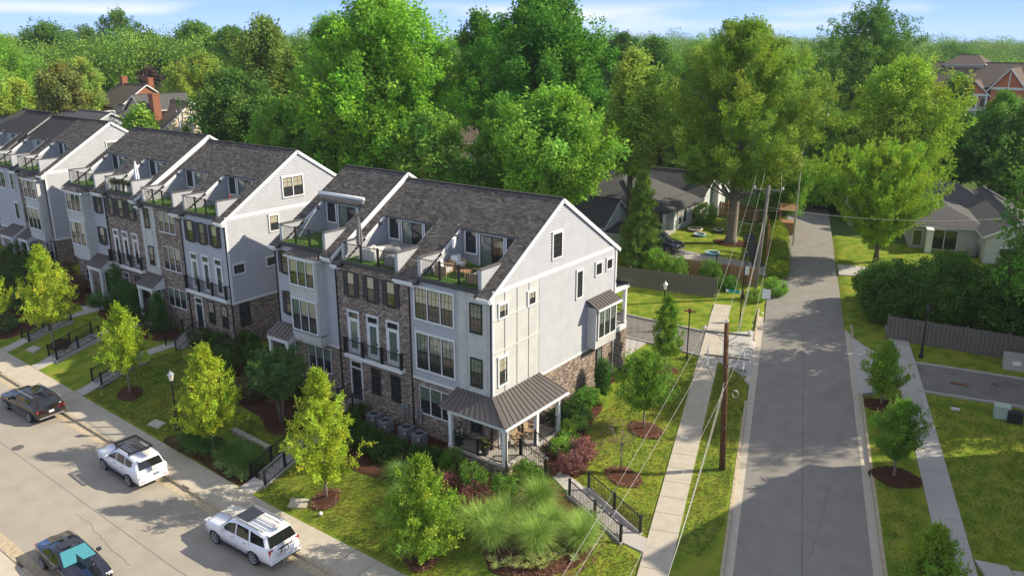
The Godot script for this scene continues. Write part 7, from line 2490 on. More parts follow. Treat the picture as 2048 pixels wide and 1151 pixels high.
	window(c, zf.call(5.4), -8.6, -6.6, 7.0, 8.6, {"n": 2, "single": true})
	var bf := B.new()
	for q in [[-12.4, 6.8], [-10.6, 6.8], [-12.4, 8.6], [-10.6, 8.6]]: bf.bar(Vector3(q[0], 6.0, q[1]), Vector3(q[0], 9.2, q[1]), 0.12, 0.12)
	for y in [6.4, 7.4, 8.4, 9.2]:
		bf.bar(Vector3(-12.4, y, 8.6), Vector3(-10.6, y, 8.6), 0.1, 0.1)
		bf.bar(Vector3(-10.6, y, 6.8), Vector3(-10.6, y, 8.6), 0.1, 0.1)
	part(c, "balcony_frame", bf.done(), "white")
	# hidden roofs between the crowns
	var h1 := thing("brown_roof_house", "house with sunlit brown roof glimpsed between the two tallest oaks", "house", Vector3(-56.0, 5.6, -68.5), 0.75)
	block(h1, -8.0, 8.0, -5.0, 5.0, 0.0, 4.6, 9.2, "x", [0.0, 0.0], "wall_cream", "roof_brown", 0.5)
	var h2 := thing("tan_roof_house", "low house with tan roof behind the bay townhouse ridge", "house", Vector3(-50.0, 4.2, -39.5), 0.75)
	block(h2, -5.0, 5.0, -4.0, 4.0, 0.0, 4.0, 7.6, "x", [0.0, 0.0], "wall_cream", "roof_brown", 0.5)
	var h3 := thing("shed_house", "small gabled brown outbuilding left of the largest oak trunk", "house", Vector3(-63.0, 5.0, -45.0), -0.3)
	block(h3, -3.0, 3.0, -2.5, 2.5, 0.0, 4.2, 6.6, "x", [0.0, 0.0], "brick_red", "roof_grey", 0.4)
	var h4 := thing("red_roof_house", "small white house with red brown roof beside the dark red tree", "house", Vector3(-4.0, 3.8, -99.0), 0.4)
	block(h4, -5.0, 5.0, -4.0, 4.0, 0.0, 3.6, 6.6, "x", [0.0, 0.0], "white", "roof_brown", 0.4)
	window(h4, zf.call(4.0), -3.0, -1.6, 1.2, 2.6, {"single": true})
	var h5 := thing("pale_house", "pale house partly hidden by trees beyond the far cross street", "house", Vector3(-30.0, 3.9, -104.0), 0.2)
	block(h5, -6.0, 6.0, -4.0, 4.0, 0.0, 3.8, 6.4, "x", [0.0, 0.0], "white", "roof_grey", 0.4)
	window(h5, zf.call(4.0), -3.0, -1.6, 1.2, 2.6, {"single": true})
	# orange apartment building
	var a := thing("apartment_building", "orange apartment building with brown roof and white trimmed gables in the distance", "building", Vector3(3.0, 4.5, -172.0), -0.08)
	block(a, -16.0, 26.0, -16.0, 0.0, 0.0, 11.4, 15.8, "x", [0.0, 0.0], "wall_orange", "roof_brown", 0.6)
	block(a, 0.0, 6.4, -6.0, 3.0, 0.0, 11.0, 15.0, "z", [0.0, 0.0], "wall_orange", "roof_brown", 0.6)
	block(a, -6.4, -0.4, -5.0, 2.4, 0.0, 9.6, 12.4, "z", [0.0, 0.0], "wall_orange", "roof_brown", 0.6)
	block(a, -12.0, -4.0, -14.0, -6.0, 11.0, 15.6, 17.4, "x", [2.5, 2.5], "wall_cream", "roof_brown", 0.4)
	block(a, 12.0, 22.0, -14.0, -6.0, 11.0, 15.4, 17.0, "x", [2.5, 2.5], "wall_cream", "roof_brown", 0.4)
	var at := B.new()
	for x in [-6.2, -4.2, -2.4, -0.6]: at.box(x - 0.18, 0.0, 2.4, x + 0.18, 9.4, 2.9)
	for y in [3.0, 6.2, 9.4]: at.box(-6.5, y - 0.2, 2.41, -0.3, y + 0.2, 2.95)
	at.box(-0.1, 10.6, 3.0, 6.5, 11.1, 3.12)
	at.box(3.1, 11.1, 3.0, 3.3, 14.6, 3.1)
	part(a, "porch_frame", at.done(), "trim")
	for y in [3.6, 6.8]:
		for x in [-5.6, -3.6, -1.8]: window(a, zf.call(2.4), x, x + 1.0, y, y + 2.0, {"single": true, "up": "glass_lo"})
		for x in [0.9, 4.0]: window(a, zf.call(3.0), x, x + 1.6, y, y + 2.0, {"single": true, "up": "glass_lo"})
	# roofs of the next row behind the left buildings
	var nb := thing("rear_townhouse_row", "grey roofs of the next townhouse row behind the leftmost building", "building", Vector3(-101.5, 3.0, -30.0), 0.0)
	block(nb, -30.0, -17.0, -6.0, 6.0, 0.0, 7.6, 10.6, "x", [0.0, 0.0], "siding", "roof_grey", 0.3)
	block(nb, -16.9, -4.0, -6.0, 6.0, 0.0, 8.0, 11.0, "x", [0.0, 0.0], "siding", "roof_grey", 0.3)
	block(nb, -3.9, 5.0, -6.0, 6.0, 0.0, 8.4, 11.4, "x", [0.0, 0.0], "siding", "roof_grey", 0.3)
	# gabled row across the side street, beyond the right edge; its shadow falls on the street
	var rr := thing("townhouse_row", "townhouse row across the side street, outside the view, shading the lower right lawn", "building", Vector3(28.3, 0.6, -21.0), 0.3115)
	block(rr, 0.0, 13.0, 15.0, 29.4, -0.6, 11.7, 16.2, "x", [0.0, 0.0], "siding", "roof_grey", 0.3)
	block(rr, 0.0, 13.0, 0.0, 14.6, -0.6, 11.7, 16.2, "x", [0.0, 0.0], "siding", "roof_grey", 0.3)
	for k in 3: window(rr, zf.call(29.4), 2.0 + 3.6 * k, 3.4 + 3.6 * k, 5.0, 6.8, {})
	# play frame and toys behind the grey house
	var pf := thing("climbing_frame", "wooden climbing frame with slanted legs beside the tall willow oak", "play equipment", on(-5.0, -59.0), 0.3)
	var cf := B.new()
	for q in [[-1.6, -0.9, -1.0], [-1.6, 0.9, -1.0], [1.6, -0.9, 1.0], [1.6, 0.9, 1.0]]: cf.bar(Vector3(q[0], 0, q[1]), Vector3(q[0] * 0.75, 2.6, q[1] * 0.15), 0.12, 0.12)
	cf.bar(Vector3(-1.4, 2.6, 0), Vector3(1.4, 2.6, 0), 0.14, 0.14)
	part(pf, "frame", cf.done(), "wood_pale")
	var ch := B.new()
	ch.box(1.4, 0, -0.9, 3.0, 1.5, 0.9)
	ch.slab([Vector3(1.2, 2.9, -1.1), Vector3(3.2, 2.9, -1.1), Vector3(3.2, 3.5, 0), Vector3(1.2, 3.5, 0)], Vector3(0, 0.08, 0))
	ch.slab([Vector3(1.2, 3.5, 0), Vector3(3.2, 3.5, 0), Vector3(3.2, 2.9, 1.1), Vector3(1.2, 2.9, 1.1)], Vector3(0, 0.08, 0))
	for q in [[1.45, -0.85], [2.95, -0.85], [1.45, 0.85], [2.95, 0.85]]: ch.bar(Vector3(q[0], 1.5, q[1]), Vector3(q[0], 3.0, q[1]), 0.1, 0.1)
	part(pf, "play_house", ch.done(), "wood_new")
	for q in [["turquoise paddling toy on the grey house lawn", -10.6, -52.6, 0.7, 0.25, "sunshade"], ["pale turquoise toy near the iron gate", -6.3, -46.2, 0.8, 0.3, "sunshade"], ["dark round toy table on the grey house lawn", -9.6, -55.6, 0.6, 0.35, "dark_grey"], ["wooden sand box beside the grey house wall", -12.0, -54.4, 0.9, 0.25, "wood_pale"]]:
		var t := thing("garden_toy", q[0], "toy", on(q[1], q[2]), 0.4)
		var tb := B.new(true)
		tb.lathe(Vector3.ZERO, [[q[3] * 0.9, 0.0], [q[3], q[4]], [q[3] * 0.86, q[4] + 0.03], [q[3] * 0.82, q[4] * 0.5], [0.0, q[4] * 0.45]], 14)
		part(t, "basin", tb.done(), q[5])
		var tr := B.new()
		tr.lathe(Vector3(0, q[4] + 0.02, 0), [[q[3] * 0.84, 0.02], [q[3] * 1.02, 0.03], [q[3] * 1.0, -0.03]], 14)
		part(t, "rim", tr.done(), "white")


# ---------------------------------------------------------------- plants
func plants() -> void:
	var Y := Color(0.185, 0.205, 0.022)
	street_tree("yellow green young tree by the leftmost stairs", -37.3, 7.7, 8.0, 2.4, 2.5, Y, {"turn": 0.4})
	street_tree("smaller yellow green tree with sunlit tip between the two left stairs", -25.9, 8.0, 6.3, 2.1, 2.1, Y * Color(0.9, 0.95, 0.9), {"turn": 2.1, "tips": 60})
	street_tree("dense cone shaped yellow green tree beside the lamp post", -15.3, 8.6, 6.9, 1.5, 2.25, Y, {"turn": 3.0, "tips": 96})
	street_tree("tallest yellow green tree above the stairs near the parked white cars", -5.6, 8.0, 7.5, 1.5, 2.3, Y, {"turn": 1.2, "tips": 100})
	street_tree("broad drooping yellow green tree in front of the grass mounds", 2.3, 8.6, 5.3, 0.5, 2.35, Color(0.12, 0.16, 0.022), {"turn": 5.0, "tips": 120, "rise": 0.5, "per": 15})
	street_tree("yellow green tree cut by the left edge of the picture", -44.7, 9.0, 5.8, 1.8, 1.9, Y, {"turn": 2.5, "tips": 50})
	street_tree("leafy green young oak in the mulch ring of the side lawn", 5.55, -8.3, 5.0, 1.7, 1.75, Color(0.085, 0.135, 0.022), {"kind": "o", "tips": 70, "rise": 0.7, "blob": 0.22, "turn": 1.0})
	street_tree("slender yellow green tree at the alley corner of the side lawn", 2.8, -16.8, 5.4, 1.3, 1.45, Color(0.10, 0.15, 0.022), {"turn": 0.8, "tips": 60})
	street_tree("young tree with sunlit top in the strip right of the side street", 16.95, -19.7, 4.2, 1.1, 1.6, Color(0.11, 0.155, 0.022), {"turn": 0.3, "tips": 60})
	street_tree("dark leafy young tree in the shaded strip right of the side street", 19.6, -11.4, 4.4, 1.3, 1.3, Color(0.09, 0.14, 0.022), {"turn": 1.3, "kind": "o", "tips": 60, "blob": 0.22})
	street_tree("tree crown cut by the bottom edge right of the side street", 23.1, -2.6, 3.2, 0.9, 1.45, Color(0.12, 0.16, 0.022), {"turn": 2.3, "tips": 60})
	# bare tree
	var d := thing("bare_tree", "bare dead young tree in the nearer mulch ring of the side lawn", "tree", on(6.85, -3.05))
	var b := B.new(true)
	b.tube([Vector3(0, -0.1, 0), Vector3(0.02, 1.2, 0.02), Vector3(-0.03, 2.0, 0)], [0.05, 0.042, 0.035], 7)
	part(d, "trunk", b.done(), "bark_pale")
	var br := B.new()
	for i in 12:
		var a := i * 2.4
		var s := Vector3(0, 1.5 + i * 0.06, 0)
		var e := s + Vector3(cos(a) * R.randf_range(0.4, 1.3), R.randf_range(0.5, 1.7), sin(a) * R.randf_range(0.4, 1.3))
		var m := s.lerp(e, 0.5) + Vector3(0, -0.08, 0)
		br.tube([s, m, e], [0.02, 0.013, 0.006], 4)
		for k in 3:
			var q := m.lerp(e, R.randf())
			br.tube([q, q + Vector3(R.randfn() * 0.2, R.randf_range(0.1, 0.4), R.randfn() * 0.2)], [0.008, 0.004], 3)
	part(d, "branches", br.done(), "bark_pale")
	# crape myrtle in the shaded lawn
	var cm := thing("crape_myrtle", "dark multi stemmed crape myrtle in the shade before the bay townhouse", "tree", on(-13.7, 4.6))
	var cb := B.new(true)
	for i in 6:
		var a := i * 1.05
		cb.tube([Vector3(cos(a) * 0.08, -0.1, sin(a) * 0.08), Vector3(cos(a) * 0.25, 1.6, sin(a) * 0.25), Vector3(cos(a) * 0.9, 3.4, sin(a) * 0.9)], [0.045, 0.035, 0.015], 6)
	part(cm, "trunk", cb.done(), "bark_pale")
	crown(cm, "v", 1.9, 4.8, 2.1, {"tips": 70, "per": 20, "col": Color(0.055, 0.085, 0.03), "mesh": leaf_mesh("sprig", 20, 0.17, 0.135, 0.062, 0.0, 7, 0.46), "blob": 0.2, "rise": 1.4, "tr": 0.05, "bark": "bark_pale"})
	# large backdrop trees
	for q in trees_list(): big_tree(q)
	var oak := thing("willow_oak", "tall airy willow oak with grey trunk on the grey house lawn", "tree", on(-6.7, -52.1))
	var ob := B.new(true)
	ob.tube([Vector3(0, -0.3, 0), Vector3(0.05, 0.6, 0), Vector3(0.15, 5.0, 0), Vector3(0.3, 9.0, 0.2), Vector3(0.2, 14.0, 0.3), Vector3(0.3, 18.0, 0)], [1.05, 0.62, 0.52, 0.45, 0.3, 0.1], 12)
	part(oak, "trunk", ob.done(), "bark_pale")
	crown(oak, "o", 7.4, 23.4, 10.2, {"tips": 190, "per": 18, "col": Color(0.12, 0.16, 0.022), "mesh": leaf_mesh("lc1c", 46, 0.5, 0.25, 0.14, 0.2, 6), "blob": 0.125, "rise": 0.65, "tr": 0.5, "flatb": 0.45, "rmin": 0.3, "bark": "bark_pale", "from": 5.0, "s": 1.0, "tipw": 0.35, "skip": 3})
	var elm := thing("elm_tree", "wide spreading bright elm beside the white bungalow", "tree", on(8.6, -52.8))
	trunk(elm, 8.5, 0.24)
	crown(elm, "v", 2.0, 11.6, 6.5, {"tips": 220, "per": 34, "col": Color(0.145, 0.195, 0.022), "mesh": leaf_mesh("sprig2", 26, 0.22, 0.19, 0.085, 0.1, 8, 0.75), "blob": 0.13, "rise": 0.9, "tr": 0.16, "spike": true, "tipw": 0.75, "from": 2.6, "rmin": 0.25, "s": 1.0, "skip": 2})
	var ley := thing("cypress_tree", "loose cone shaped evergreen behind the gable of the corner townhouse", "tree", on(-10.6, -37.9))
	trunk(ley, 7.5, 0.14)
	crown(ley, "p", 0.5, 9.3, 2.7, {"tips": 150, "per": 17, "col": Color(0.095, 0.13, 0.03), "mesh": leaf_mesh("sprig", 20, 0.17, 0.135, 0.062, 0.0, 7, 0.46), "blob": 0.14, "rise": -0.15, "tr": 0.12, "spike": true, "tipw": 0.7, "s": 1.25, "rmin": 0.5, "skip": 3})
	# shading tree outside the right edge
	big_tree([28.5, 2.3, -33.5, 19.0, 4.0, 8.0, "o", 0.06, 0.11, 0.02, "oak_tree", "oak outside the right edge that shades the alley and street"])
	big_tree([32.5, 2.2, -32.5, 20.5, 4.0, 7.5, "o", 0.06, 0.11, 0.02, "oak_tree", "second oak outside the right edge behind the dark fence"])
	big_tree([27.0, 2.6, -46.0, 16.0, 3.0, 6.0, "o", 0.05, 0.085, 0.018, "oak_tree", "dark tree at the right edge beside the white bungalow"])
	# evergreen magnolias over the right fence
	var mg := [[13.6, -35.6, 2.3, 2.4], [17.6, -36.0, 2.7, 3.0], [22.4, -36.0, 2.9, 3.2], [12.3, -39.5, 2.3, 1.75], [26.8, -36.4, 2.8, 3.5], [16.6, -40.6, 2.6, 2.5], [21.8, -41.0, 2.7, 2.7]]
	for i in mg.size():
		bush("magnolia_tree", ["glossy dark evergreen at the street end of the right fence", "largest rounded evergreen above the right fence", "rounded evergreen behind the middle of the right fence", "evergreen beside the street in front of the spreading elm", "evergreen at the right edge above the fence", "evergreen behind the largest rounded one", "rearmost evergreen below the white bungalow gable"][i], "tree", on(mg[i][0], mg[i][1]), Vector3(mg[i][2], mg[i][3], mg[i][2]), Color(0.055, 0.095, 0.02), {"group": "evergreens over the right fence", "s": 0.75, "n": 850, "lump": 2.6})
	# clipped and loose shrubs
	var G := Color(0.062, 0.105, 0.018)
	var D := Color(0.036, 0.06, 0.016)
	var P := Color(0.165, 0.07, 0.075)
	var list := [
		["round_shrub", "round green shrub against the porch plinth, farthest left", -1.0, 2.4, 0.75, 0.75, G], ["round_shrub", "round green shrub at the middle of the porch plinth", 0.85, 2.9, 0.78, 0.72, G], ["round_shrub", "round green shrub right of the pink flowering patch", 2.9, 2.9, 0.78, 0.75, G], ["round_shrub", "round green shrub beside the porch steps", 3.15, 0.95, 0.8, 0.72, G],
		["pink_shrub", "pink loropetalum shrub nearer the porch steps", 4.4, -1.5, 0.72, 0.58, P], ["pink_shrub", "taller pink loropetalum shrub behind the nearer one", 4.3, -3.1, 0.78, 0.68, P], ["pink_shrub", "loose reddish shrub between the round shrubs and the grass mounds", 2.2, 4.2, 1.0, 0.55, Color(0.10, 0.04, 0.04)], ["pink_shrub", "low reddish shrub left of the round shrubs", -0.3, 3.9, 0.7, 0.45, Color(0.10, 0.04, 0.04)],
		["shrub", "dark green shrub by the side wall next to the porch column", 0.95, -5.8, 0.75, 0.6, D], ["shrub", "dark green shrub second along the side wall", 1.0, -7.2, 0.75, 0.6, D], ["shrub", "green shrub third along the side wall", 1.0, -8.4, 0.75, 0.62, Color(0.065, 0.125, 0.025)], ["shrub", "green shrub last along the side wall before the dark cypress", 0.95, -9.3, 0.7, 0.6, Color(0.065, 0.125, 0.025)],
		["shrub", "light yellow green shrub in the side bed", 2.0, -4.9, 0.65, 0.5, Color(0.2, 0.25, 0.05)], ["shrub", "pale green shrub in front of the wall shrubs", 2.1, -6.0, 0.6, 0.42, Color(0.15, 0.2, 0.05)], ["shrub", "leafy green shrub left of the pink shrubs", 2.9, -2.9, 0.7, 0.5, Color(0.11, 0.17, 0.03)], ["shrub", "small green shrub at the far end of the side bed", 1.5, -9.5, 0.4, 0.35, Color(0.16, 0.2, 0.04)], ["shrub", "green shrub beside the pale shrub in the side bed", 1.8, -6.9, 0.6, 0.45, Color(0.07, 0.12, 0.03)], ["shrub", "small shrub between porch steps and pink shrubs", 2.75, -4.0, 0.6, 0.45, Color(0.09, 0.15, 0.03)],
		["dark_shrub", "large round dark shrub in the shaded lawn before the gap", -22.5, 2.9, 1.25, 1.15, D], ["dark_shrub", "wide brownish shrub left of the crape myrtle", -18.2, 3.9, 1.2, 0.8, Color(0.07, 0.06, 0.035)], ["dark_shrub", "dark shrub between the crape myrtle and the bay townhouse", -16.2, 2.0, 1.2, 0.9, D],
		["dark_shrub", "dark shrub beside the blue garden ball", -28.4, 0.7, 1.0, 0.8, D], ["dark_shrub", "dark shrub at the base of the end townhouse corner", -26.4, 0.3, 1.0, 0.85, D], ["dark_shrub", "dark shrub in front of the gap between the buildings", -24.2, -0.6, 1.1, 0.9, D], ["dark_shrub", "dark shrub left of the small metal porch roof", -21.8, 0.3, 1.1, 0.9, D], ["dark_shrub", "dark low shrub before the small metal porch roof", -20.3, 1.4, 0.9, 0.7, D],
		["dark_shrub", "dark shrub right of the middle brick porch", -33.2, 1.2, 1.0, 0.9, D], ["dark_shrub", "dark shrub between the arborvitae", -36.3, 1.4, 0.9, 0.8, D], ["dark_shrub", "round dark shrub at the bend of the left path", -42.6, 1.4, 0.9, 0.65, Color(0.06, 0.11, 0.025)], ["dark_shrub", "dark shrub before the brick wall left of the arborvitae", -39.9, 1.4, 0.9, 0.7, D],
		["dark_shrub", "brownish red shrub by the left brick wall", -47.0, 1.6, 1.5, 1.0, Color(0.085, 0.05, 0.04)], ["dark_shrub", "dark shrub in the left bed next to the brownish one", -49.6, 2.2, 1.5, 1.1, D], ["dark_shrub", "dark green shrub mass in the left bed, nearer the street", -50.5, 5.0, 1.7, 1.1, D], ["dark_shrub", "dark green shrub at the left edge of the picture", -53.5, 3.4, 1.8, 1.2, D], ["dark_shrub", "dark grey green shrub above the street trees on the left", -55.5, 6.5, 1.7, 1.1, Color(0.07, 0.095, 0.035)], ["dark_shrub", "low dark shrub near the leftmost walkway", -46.5, 5.8, 1.5, 0.9, Color(0.06, 0.09, 0.03)], ["dark_shrub", "grey green shrub beside the leftmost walkway steps", -44.5, 8.3, 1.3, 0.6, Color(0.08, 0.10, 0.04)], ["dark_shrub", "dark shrub beneath the leftmost white bay", -56.0, 0.4, 1.4, 1.0, D], ["dark_shrub", "dark shrub by the leftmost porch", -60.5, 0.2, 1.5, 1.0, D], ["dark_shrub", "reddish shrub by the leftmost brick base", -51.5, 0.2, 1.4, 0.9, Color(0.08, 0.05, 0.035)],
		["green_shrub", "rounded green bush by the grey house deck", -12.7, -58.4, 1.5, 1.3, Color(0.12, 0.18, 0.03)], ["green_shrub", "silvery bush beside the pickup", -11.4, -41.0, 1.1, 1.1, Color(0.10, 0.14, 0.06)], ["green_shrub", "leafy bush at the foot of the cone shaped evergreen", -8.6, -37.0, 1.2, 1.2, Color(0.10, 0.17, 0.025)], ["green_shrub", "bush behind the grey fence, right of the evergreen", -6.0, -36.4, 1.2, 1.3, Color(0.09, 0.15, 0.025)], ["green_shrub", "bush at the right end of the grey fence", -2.4, -36.6, 1.1, 1.25, Color(0.06, 0.11, 0.02)], ["green_shrub", "low bush by the end of the wooden fence", 3.6, -37.2, 1.2, 0.75, Color(0.10, 0.17, 0.025)], ["green_shrub", "low leafy plants around the grey pole", 2.9, -34.5, 0.9, 0.5, Color(0.12, 0.18, 0.03)], ["green_shrub", "dark ivy clump before the wooden fence", -0.6, -36.2, 1.2, 0.6, Color(0.05, 0.10, 0.02)],
	]
	for q in list:
		bush(q[0], q[1], "shrub", on(q[2], q[3]), Vector3(q[4], q[5], q[4] * 0.95), q[6], {"group": "shrubs in the planting beds", "s": 0.5 if q[4] > 1.0 else 0.38})
	# hedge along the side street (separate plants)
	for i in 11:
		var t := i / 10.0
		bush("hedge_plant", "bright green hedge plant along the wooden fence of the side street", "hedge", on(lerpf(2.1, -5.0, t), lerpf(-42.2, -62.5, t)), Vector3(1.05, 0.8, 1.3), Color(0.125, 0.15, 0.018), {"group": "hedge plants along the side street", "s": 0.55})
	# low hedge plants round the air conditioners
	var hd := [[-10.3, 1.9], [-9.2, 2.3], [-8.1, 2.5], [-7.0, 2.6], [-5.9, 2.7], [-4.8, 2.8], [-3.7, 2.5], [-2.7, 2.3], [-10.7, 0.9], [-7.6, 3.6], [-6.4, 3.8], [-5.3, 3.9]]
	for q in hd:
		bush("hedge_plant", "dark green hedge plant in the rows before the air conditioners", "hedge", on(q[0], q[1]), Vector3(0.62, 0.5, 0.55), Color(0.032, 0.056, 0.014), {"group": "hedge plants before the air conditioners", "s": 0.36})
	# columnar evergreens
	for q in [["tall arborvitae left of the brick panel porch", -40.5, 0.6, 0.6, 2.1], ["arborvitae second from the left before the brick panel porch", -38.8, 0.9, 0.55, 1.6], ["arborvitae just left of the porch column", -37.6, 1.0, 0.6, 1.6], ["arborvitae right of the brick panel porch", -33.9, 0.8, 0.55, 1.6], ["dark narrow cypress against the brick side wall", 1.15, -10.6, 0.5, 1.45]]:
		bush("arborvitae", q[0], "evergreen", on(q[1], q[2]), Vector3(q[3], q[4], q[3]), Color(0.04, 0.085, 0.022), {"s": 0.3, "n": 420, "lump": 0.7})
	# fountain grasses
	var gc := Color(0.20, 0.31, 0.065)
	for q in [[5.2, 2.9, 0.95, 1.7, "fountain grass mound behind the others, highest on the bank"], [5.0, 6.35, 0.85, 1.4, "fountain grass mound at the left front"], [7.0, 5.5, 0.92, 1.5, "fountain grass mound at the centre front"], [8.6, 4.0, 0.85, 1.5, "fountain grass mound at the right front"], [3.7, 5.9, 1.1, 1.2, "fountain grass mound farthest left under the drooping tree"], [4.3, 4.6, 1.0, 1.1, "fountain grass mound behind the left front one"], [6.5, 3.7, 0.9, 1.0, "smaller fountain grass between the large mounds"], [5.4, 4.5, 0.8, 0.8, "shaded small fountain grass in the gap"], [7.9, 2.9, 0.85, 0.9, "yellowish fountain grass by the bank path"]]:
		grass_clump("fountain_grass", q[4], on(q[0], q[1]), q[2], q[3], gc, 42, "fountain grass mounds")
	for q in [[-17.0, 9.0, 1.0, 1.1, "dark fountain grass beside the lamp post foot"], [-15.9, 8.9, 1.0, 1.1, "dark fountain grass left of the cone shaped tree"], [-13.6, 8.2, 1.0, 1.1, "dark fountain grass right of the cone shaped tree"], [-12.6, 8.0, 1.0, 1.0, "dark fountain grass by the low brick wall end"], [-11.9, 8.3, 0.9, 1.0, "dark fountain grass next to the stair railing"], [-1.3, 6.2, 0.8, 1.0, "pale fountain grass right of the tallest street tree"], [-0.2, 6.9, 0.8, 0.9, "fountain grass with seed heads left of the drooping tree"], [-3.0, 4.6, 0.9, 0.9, "shaded fountain grass below the hedge, left"], [-1.8, 4.6, 0.9, 0.9, "shaded fountain grass below the hedge, right"]]:
		grass_clump("fountain_grass", q[4], on(q[0], q[1]), q[2], q[3], Color(0.10, 0.19, 0.045), 24, "fountain grass mounds")
	# small striped tufts
	var tf := [[6.36, 7.2], [6.5, 6.9], [7.0, 7.05], [7.44, 6.85], [8.0, 6.2], [8.15, 5.65], [8.8, 5.05], [6.9, 6.65], [7.35, 6.45], [8.3, 5.1], [7.75, 5.95], [7.4, 6.25], [7.0, 6.3], [7.9, 6.55], [5.7, 7.3], [6.1, 7.5], [8.6, 4.3], [8.9, 3.6]]
	for q in tf:
		tuft("liriope", "small pale striped tuft planted in rows in the front of the corner bed", on(q[0], q[1], 0.06), 0.95, Color(0.42, 0.47, 0.16), "striped tufts in the corner bed")
	for i in 22:
		var t := R.randf()
		tuft("liriope", "pale striped tuft in the bed beside the pavement", on(-14.6 + i * 0.155 + R.randf() * 0.2, 9.55 - R.randf() * 0.9 + 0.05 * i * 0.1, 0.06), 1.25, Color(0.26, 0.36, 0.12), "striped tufts beside the pavement")
	# lawn: short blades near the camera
	var xf := []
	var cs := []
	for q in [[-10.0, 11.5, -1.0, 9.7, 30000], [2.0, 13.5, -20.0, 1.0, 26000], [-30.0, -10.0, 2.0, 9.7, 26000], [17.0, 26.0, -24.0, -2.0, 9000]]:
		for i in q[4]:
			var x := R.randf_range(q[0], q[1])
			var z := R.randf_range(q[2], q[3])
			if not lawn_at(x, z): continue
			xf.append(turned(on(x, z, -0.015 if absf(Vector2(x - 14.95, z).dot(SN) - 3.1) > 6.1 else 0.035), R.randf_range(0.7, 1.3), 0.1))
			var g := 0.85 + 0.35 * noise.get_noise_2d(x * 22.0, z * 22.0) + R.randf_range(-0.15, 0.15)
			cs.append(Color(0.27 * g * (1.0 + 0.6 * noise.get_noise_2d(x * 9.0 + 90.0, z * 9.0)), 0.29 * g, 0.06 * g))
	var lw := mm(self, "lawn", blade_mesh("lawn", 7, 0.11, 0.02, 0.7, 9), "blade", xf, cs, "stuff")
	tag(lw, "short mown grass of the lawns around the townhouses", "grass", "", "stuff")
	# ground cover left of the paths and far woods
	xf = []
	cs = []
	for i in 7500:
		var a := R.randf_range(-0.62, 0.62) + 0.64
		var dist := 195.0 + 900.0 * pow(R.randf(), 1.7)
		var x := 26.0 - sin(a) * dist
		var z := 34.0 - cos(a) * dist
		if x > -22.0 and x < 38.0 and z > -200.0 and z < -140.0: continue
		var y := hh(x, z)
		var hgt := R.randf_range(3.0, 15.5 + dist * 0.0035) * (0.8 + 0.35 * sin(x * 0.05) * cos(z * 0.043))
		xf.append(turned(Vector3(x, y + hgt, z), R.randf_range(3.0, 5.2) * (1.0 + dist * 0.001), 0.3))
		cs.append(tint(Color(2.5, 2.85, 2.3) * Color(0.06, 0.105, 0.022) if sin(x * 0.11 + z * 0.07) > -0.2 else Color(2.5, 2.85, 2.3) * Color(0.10, 0.15, 0.03), 0.25))
	var wd := mm(self, "woods", leaf_mesh("wood", 260, 0.85, 0.10, 0.075, 0.2, 19), "leaf", xf, cs, "stuff")
	tag(wd, "unbroken far woods reaching to the horizon", "woods", "", "stuff")


func lawn_at(x: float, z: float) -> bool:
	var w := Vector2(x - 14.95, z).dot(SN)
	if w > -0.75 and w < 7.0: return false
	if w > -4.45 and w < -2.8: return false
	if w > 9.2 and w < 11.0: return false
	if z > 9.8 or (z > -25.3 and z < -20.0 and x < 17.0): return false
	if x < 0.3 and z < 0.6 : return false
	if x < 2.0 and z > -4.7 and z < 1.4: return false
	for p in [[6.7, 4.2, 2.6, 3.2], [3.5, -4.6, 1.6, 4.0], [-5.5, 2.6, 4.2, 2.6], [5.65, -8.35, 1.15, 0.95], [7.1, -2.95, 1.1, 0.9], [2.75, -16.8, 1.0, 0.8], [-5.55, 8.1, 0.78, 0.8], [2.25, 8.75, 0.85, 0.75], [1.5, 2.6, 3.0, 1.8], [-14.6, 8.6, 4.2, 1.5], [-15.5, 2.6, 4.4, 2.9], [1.2, -9.5, 1.2, 2.0], [-24.5, 0.8, 5.0, 2.6]]:
		if pow((x - p[0]) / p[2], 2.0) + pow((z - p[1]) / p[3], 2.0) < 1.0: return false
	if absf(x + 10.4) < 0.8 or (absf(x + 29.9) < 0.8): return false
	if x > 4.0 and x < 12.0 and z > -1.3 + (x - 4.0) * 0.3 and z < -0.3 + (x - 4.0) * 0.42: return false
	return true


